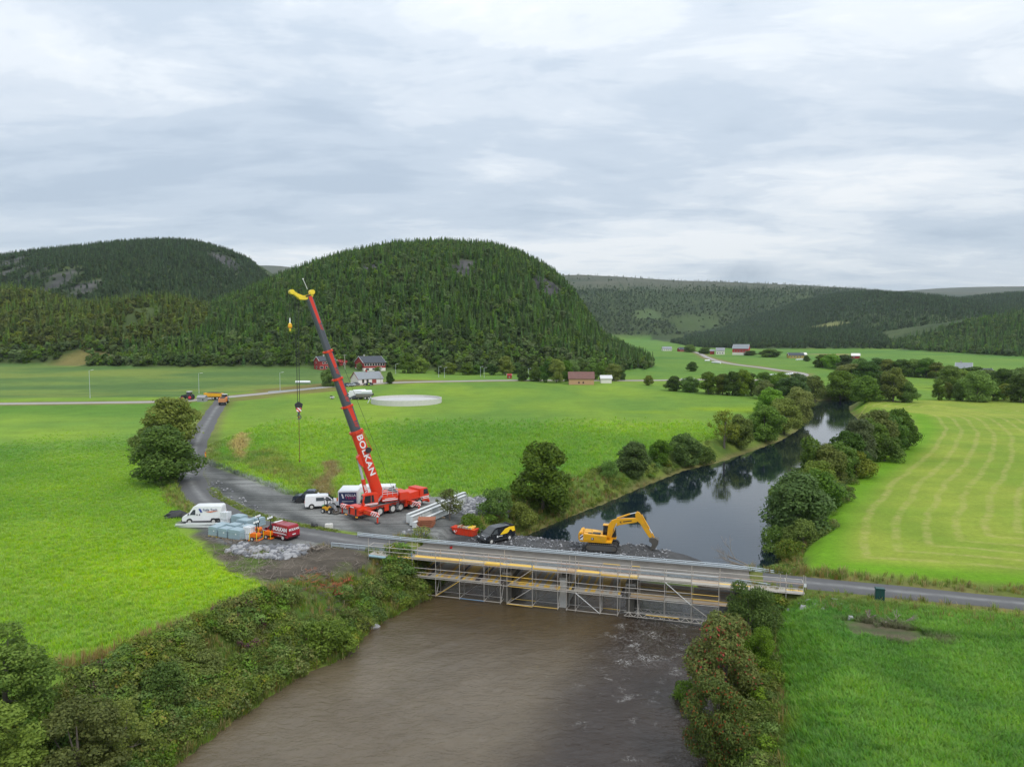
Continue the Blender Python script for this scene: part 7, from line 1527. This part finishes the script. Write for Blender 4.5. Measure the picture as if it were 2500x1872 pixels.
rocks('riprap', 2600, lambda x, y: (sdf(x, y, RIP) < 0) & (fbm(x, y, 2.5, 3) > .40), (-38, -23), (80, 88), .2, .95, 'broken grey rocks below the storage pad', 301)
rocks('pad_edge_rubble', 5200, lambda x, y: (linedist(x, y, [(-60, 142), (-52, 133.5), (-43, 123.5), (-36, 115.2), (-29, 111.3), (-20, 112.3), (-9, 113.6), (-3, 110.5)]) < 1.3 * fbm(x, y, 7, 3) * 1.6) | ((linedist(x, y, [(-53, 124), (-45, 112), (-37.5, 102.8), (-33, 99)]) < 1.5) & (fbm(x, y, 3, 3) > .42)), (-64, 0), (96, 145), .12, .5, 'grey rubble along the edges of the gravel pad', 302)
rocks('rubble_heap', 2600, lambda x, y: (np.hypot((x + 5.0) / 4.6, (y - 106.5) / 5.5) + .6 * (fbm(x, y, 3, 3) - .5) < 1), (-11, 1), (100, 113), .2, .85, 'heap of pale broken rock beyond the girders', 303)
rocks('abutment_rubble', 900, lambda x, y: (np.hypot(x + 12.5, y - 91.4) < 1.8) | (linedist(x, y, [(-12, 91.0), (-7, 90.5)]) < .6) | (linedist(x, y, [(-14.5, 81.5), (-11.5, 78)]) < 1.6), (-17, -4), (75, 94), .15, .6, 'grey rubble around the bridge end', 304)
rocks('bank_rubble', 520, lambda x, y: (np.hypot((x - 30) / 2.6, (y - 66.5) / 1.5) < 1), (26, 34), (64, 69), .15, .55, 'broken stones on the bank at the right bridge end', 305)
rocks('fill_stones', 2600, lambda x, y: (sdf(x, y, PAD) < 1.5) & (x > -6) & (y < 97), (-6, 20), (80, 97), .08, .36, 'dark stones in the gravel fill', 306)
rng_ = random.Random(21)
for k, (u, v, s) in enumerate(((668, 1352, .9), (652, 1359, .8), (700, 1362, 1.0), (716, 1358, .8), (733, 1346, .9), (585, 1340, .8), (590, 1352, .75), (640, 1361, .7), (623, 1350, .7), (737, 1338, .75))):
    x, y, z = hit(u, v); b = link('boulder', RM[3 + k % 2], None, (x, y, z + s * .1), (rng_.uniform(-.3, .3), 0, rng_.uniform(0, 6)), (s * 1.5, s * 1.3, s * 1.2)); tag(b, '%s pale boulder from the left in the rocks below the storage pad' % ORD[sorted((668, 652, 700, 716, 733, 585, 590, 640, 623, 737)).index(u)], 'boulder', 'large boulders below the storage pad')
for u, v, s, lab in ((908, 1536, .9, 'pale flat boulder at the water edge of the left bank'), (904, 1528, .7, 'smaller pale boulder at the water edge of the left bank')):
    x, y, z = hit(u, v); tag(link('boulder', RM[3], None, (x, y, z + .1), (.2, .1, .5), (s * 2, s * 1.4, s)), lab, 'boulder')
def twigs(mb, rnd, p, d, L, r, depth):
    q = p + d * L; mb.cyl(p, q, r, r * .55, 5, cap=False)
    if depth:
        for k in range(rnd.choice((2, 3, 3))):
            e = (d + Vector((rnd.uniform(-1, 1), rnd.uniform(-1, 1), rnd.uniform(-.35, .6))) * .75).normalized(); twigs(mb, rnd, p + d * L * rnd.uniform(.45, 1), e, L * rnd.uniform(.55, .8), r * .55, depth - 1)
def branchy(name, label, cat, loc, dirs, L, r, depth, mt, seed):
    o = thing(name, label, cat, loc); rnd = random.Random(seed)
    for k, d in enumerate(dirs): mb = MB(); twigs(mb, rnd, Vector((rnd.uniform(-.3, .3), rnd.uniform(-.3, .3), .05)), Vector(d).normalized(), L * rnd.uniform(.7, 1.1), r, depth); part('branch', mb, mt, o)
    return o
x, y = g(1828, 1384, -3.0); branchy('fallen_tree', 'bare grey fallen tree lying in the pool near the bridge', 'fallen tree', (x, y, -2.9), [(-1, .3, .12), (-1, .05, .2), (-.8, .5, .3)], 2.2, .09, 4, DEADW, 4)
b = hit(2195, 1522); branchy('brush_pile', 'heap of cut bare branches beside the field road', 'brush pile', b, [(1, .1, .2), (-1, .2, .25), (.8, -.4, .2), (-.7, -.4, .3), (.3, .6, .4), (1, -.1, .35), (-1, 0, .15)], 1.0, .05, 2, DEADW, 5)
b = hit(2118, 1516); branchy('tree_stump', 'grey upturned root plate in the grass below the field road', 'stump', b, [(.3, 0, 1), (-.5, .2, .8), (.7, -.2, .6)], .5, .09, 2, DEADW, 6)
for k, (u, v, mt, lab) in enumerate(((822, 1438, ROOTW, 'reddish torn root lying across the cleared bank'), (845, 1425, ROOTW, 'long reddish broken trunk on the cleared bank'), (800, 1415, DEADW, 'tangle of grey roots on the cleared bank'), (770, 1345, DEADW, 'grey brushwood on the slope right of the rocks'), (812, 1460, ROOTW, 'small red splintered root nearest the water'))):
    branchy('uprooted_root', lab, 'root', hit(u, v), [(1, .3, .25), (-.8, .3, .4), (.2, -.6, .4), (.7, -.5, .3)], .75, .09, 2, mt, 30 + k)
for u, v, s, lab in ((1650 + 425, 1515, .5, 'pale pinkish stone in the grass below the field road'), (1926, 1493, .5, 'orange-brown rock at the right bridge end'), (1960, 1488, .7, 'grey rock at the right bridge end')):
    x, y, z = hit(u, v); tag(link('boulder', RM[4] if s > .5 or u > 2000 else RM[0], None, (x, y, z + .1), (0, 0, 1), (s * 1.5, s * 1.3, s * 1.3)), lab, 'boulder')

mbt = [MB(), MB(), MB()]
for k in range(3):
    rt = random.Random(70 + k)
    for q in range(5): twigs(mbt[k], rt, Vector((rt.uniform(-.4, .4), rt.uniform(-.4, .4), .05)), Vector((rt.uniform(-1, 1), rt.uniform(-1, 1), rt.uniform(.0, .35))).normalized(), .55, .022, 1)
protocol('sticks', [mbt[k].mesh('stick', (DEADW, BARK, ROOTW)[k]) for k in range(3)])
rng = np.random.default_rng(77); x = rng.uniform(-40, -10, 2600); y = rng.uniform(68, 90, 2600); jj = rng.random(2600) < .22; k = (sdf(x, y, DIRT) < .5) & (fbm(x, y, 4, 3) > .47) & jj | (np.hypot(x + 20.5, y - 73.5) < 3.2) & (rng.random(2600) < .5); x, y = x[k], y[k]; m = len(x)
scatter('brushwood', 'sticks', np.stack([x, y, hz(x, y) + .02], 1), rng.uniform(0, 6.28, m), rng.uniform(.5, 1.4, m), np.where((rng.random(m) < .3) & (np.hypot(x + 20.5, y - 73.5) < 3.2), 2, rng.integers(0, 2, m)), 'broken twigs and roots strewn over the cleared bank', 'brushwood')

# ------------------------------------------------------------------ site worker between the pickup and the white van
def person(label, loc, rz):
    o = thing('person', label, 'person', loc, rz)
    J = {'pelvis': (0, 0, .95), 'chest': (.03, 0, 1.3), 'neck': (.04, 0, 1.5), 'head': (.07, 0, 1.66), 'sl': (.02, .2, 1.42), 'el': (.05, .29, 1.15), 'hl': (.25, .2, 1.0), 'sr': (.02, -.2, 1.42), 'er': (.05, -.29, 1.15), 'hr': (.25, -.2, 1.0), 'kl': (.03, .11, .5), 'fl': (0, .12, .08), 'tl': (.18, .13, .05), 'kr': (.03, -.11, .5), 'fr': (0, -.12, .08), 'tr': (.18, -.13, .05)}
    rad = {'pelvis': .16, 'chest': .17, 'neck': .07, 'head': .11, 'sl': .08, 'el': .055, 'hl': .045, 'sr': .08, 'er': .055, 'hr': .045, 'kl': .075, 'fl': .055, 'tl': .05, 'kr': .075, 'fr': .055, 'tr': .05}
    E_ = [('pelvis', 'chest'), ('chest', 'neck'), ('neck', 'head'), ('chest', 'sl'), ('sl', 'el'), ('el', 'hl'), ('chest', 'sr'), ('sr', 'er'), ('er', 'hr'), ('pelvis', 'kl'), ('kl', 'fl'), ('fl', 'tl'), ('pelvis', 'kr'), ('kr', 'fr'), ('fr', 'tr')]
    ks = list(J); me = bpy.data.meshes.new('body'); me.from_pydata([J[k] for k in ks], [(ks.index(a), ks.index(b)) for a, b in E_], []); b = link('body', me, o)
    md = b.modifiers.new('skin', 'SKIN'); sv = me.skin_vertices[0].data
    for i, k in enumerate(ks): sv[i].radius = (rad[k], rad[k]); sv[i].use_root = (k == 'pelvis')
    b.modifiers.new('sub', 'SUBSURF').levels = 1; me.materials.append(WORKD)
    part('helmet', MB().ell((.07, 0, 1.74), (.15, .135, .11), 12, 6).cyl((.07, 0, 1.7), (.07, 0, 1.72), .17, n=12), WHT, o, smooth=True); part('face', MB().ell((.12, 0, 1.645), (.075, .075, .1), 10, 6), SKIN, o, smooth=True); part('vest', MB().prism([(-.12, 1.05), (.17, 1.05), (.2, 1.25), (.16, 1.46), (-.1, 1.46), (-.14, 1.25)], -.17, .17), mat('vest_orange', (.7, .12, .03), .7), o, .04)
person('worker in dark clothes and a white helmet between the pickup and white van', (-29.6, 107.55, h1(-29.6, 107.55)), R(200))

# ------------------------------------------------------------------ the damp air of the valley
hzm = bpy.data.materials.new('valley_haze'); hzm.use_nodes = True; t = hzm.node_tree; t.nodes.clear()
pv = N(t, 'ShaderNodeVolumePrincipled', {'Color': (.80, .90, 1, 1), 'Density': HAZE, 'Anisotropy': .1}); t.links.new(pv.outputs[0], N(t, 'ShaderNodeOutputMaterial').inputs['Volume'])
tag(link('haze', MB().box((200, 4100, 240), (11600, 8900, 520)).mesh('haze', hzm)), 'thin damp air over the whole valley', 'haze', kind='stuff')
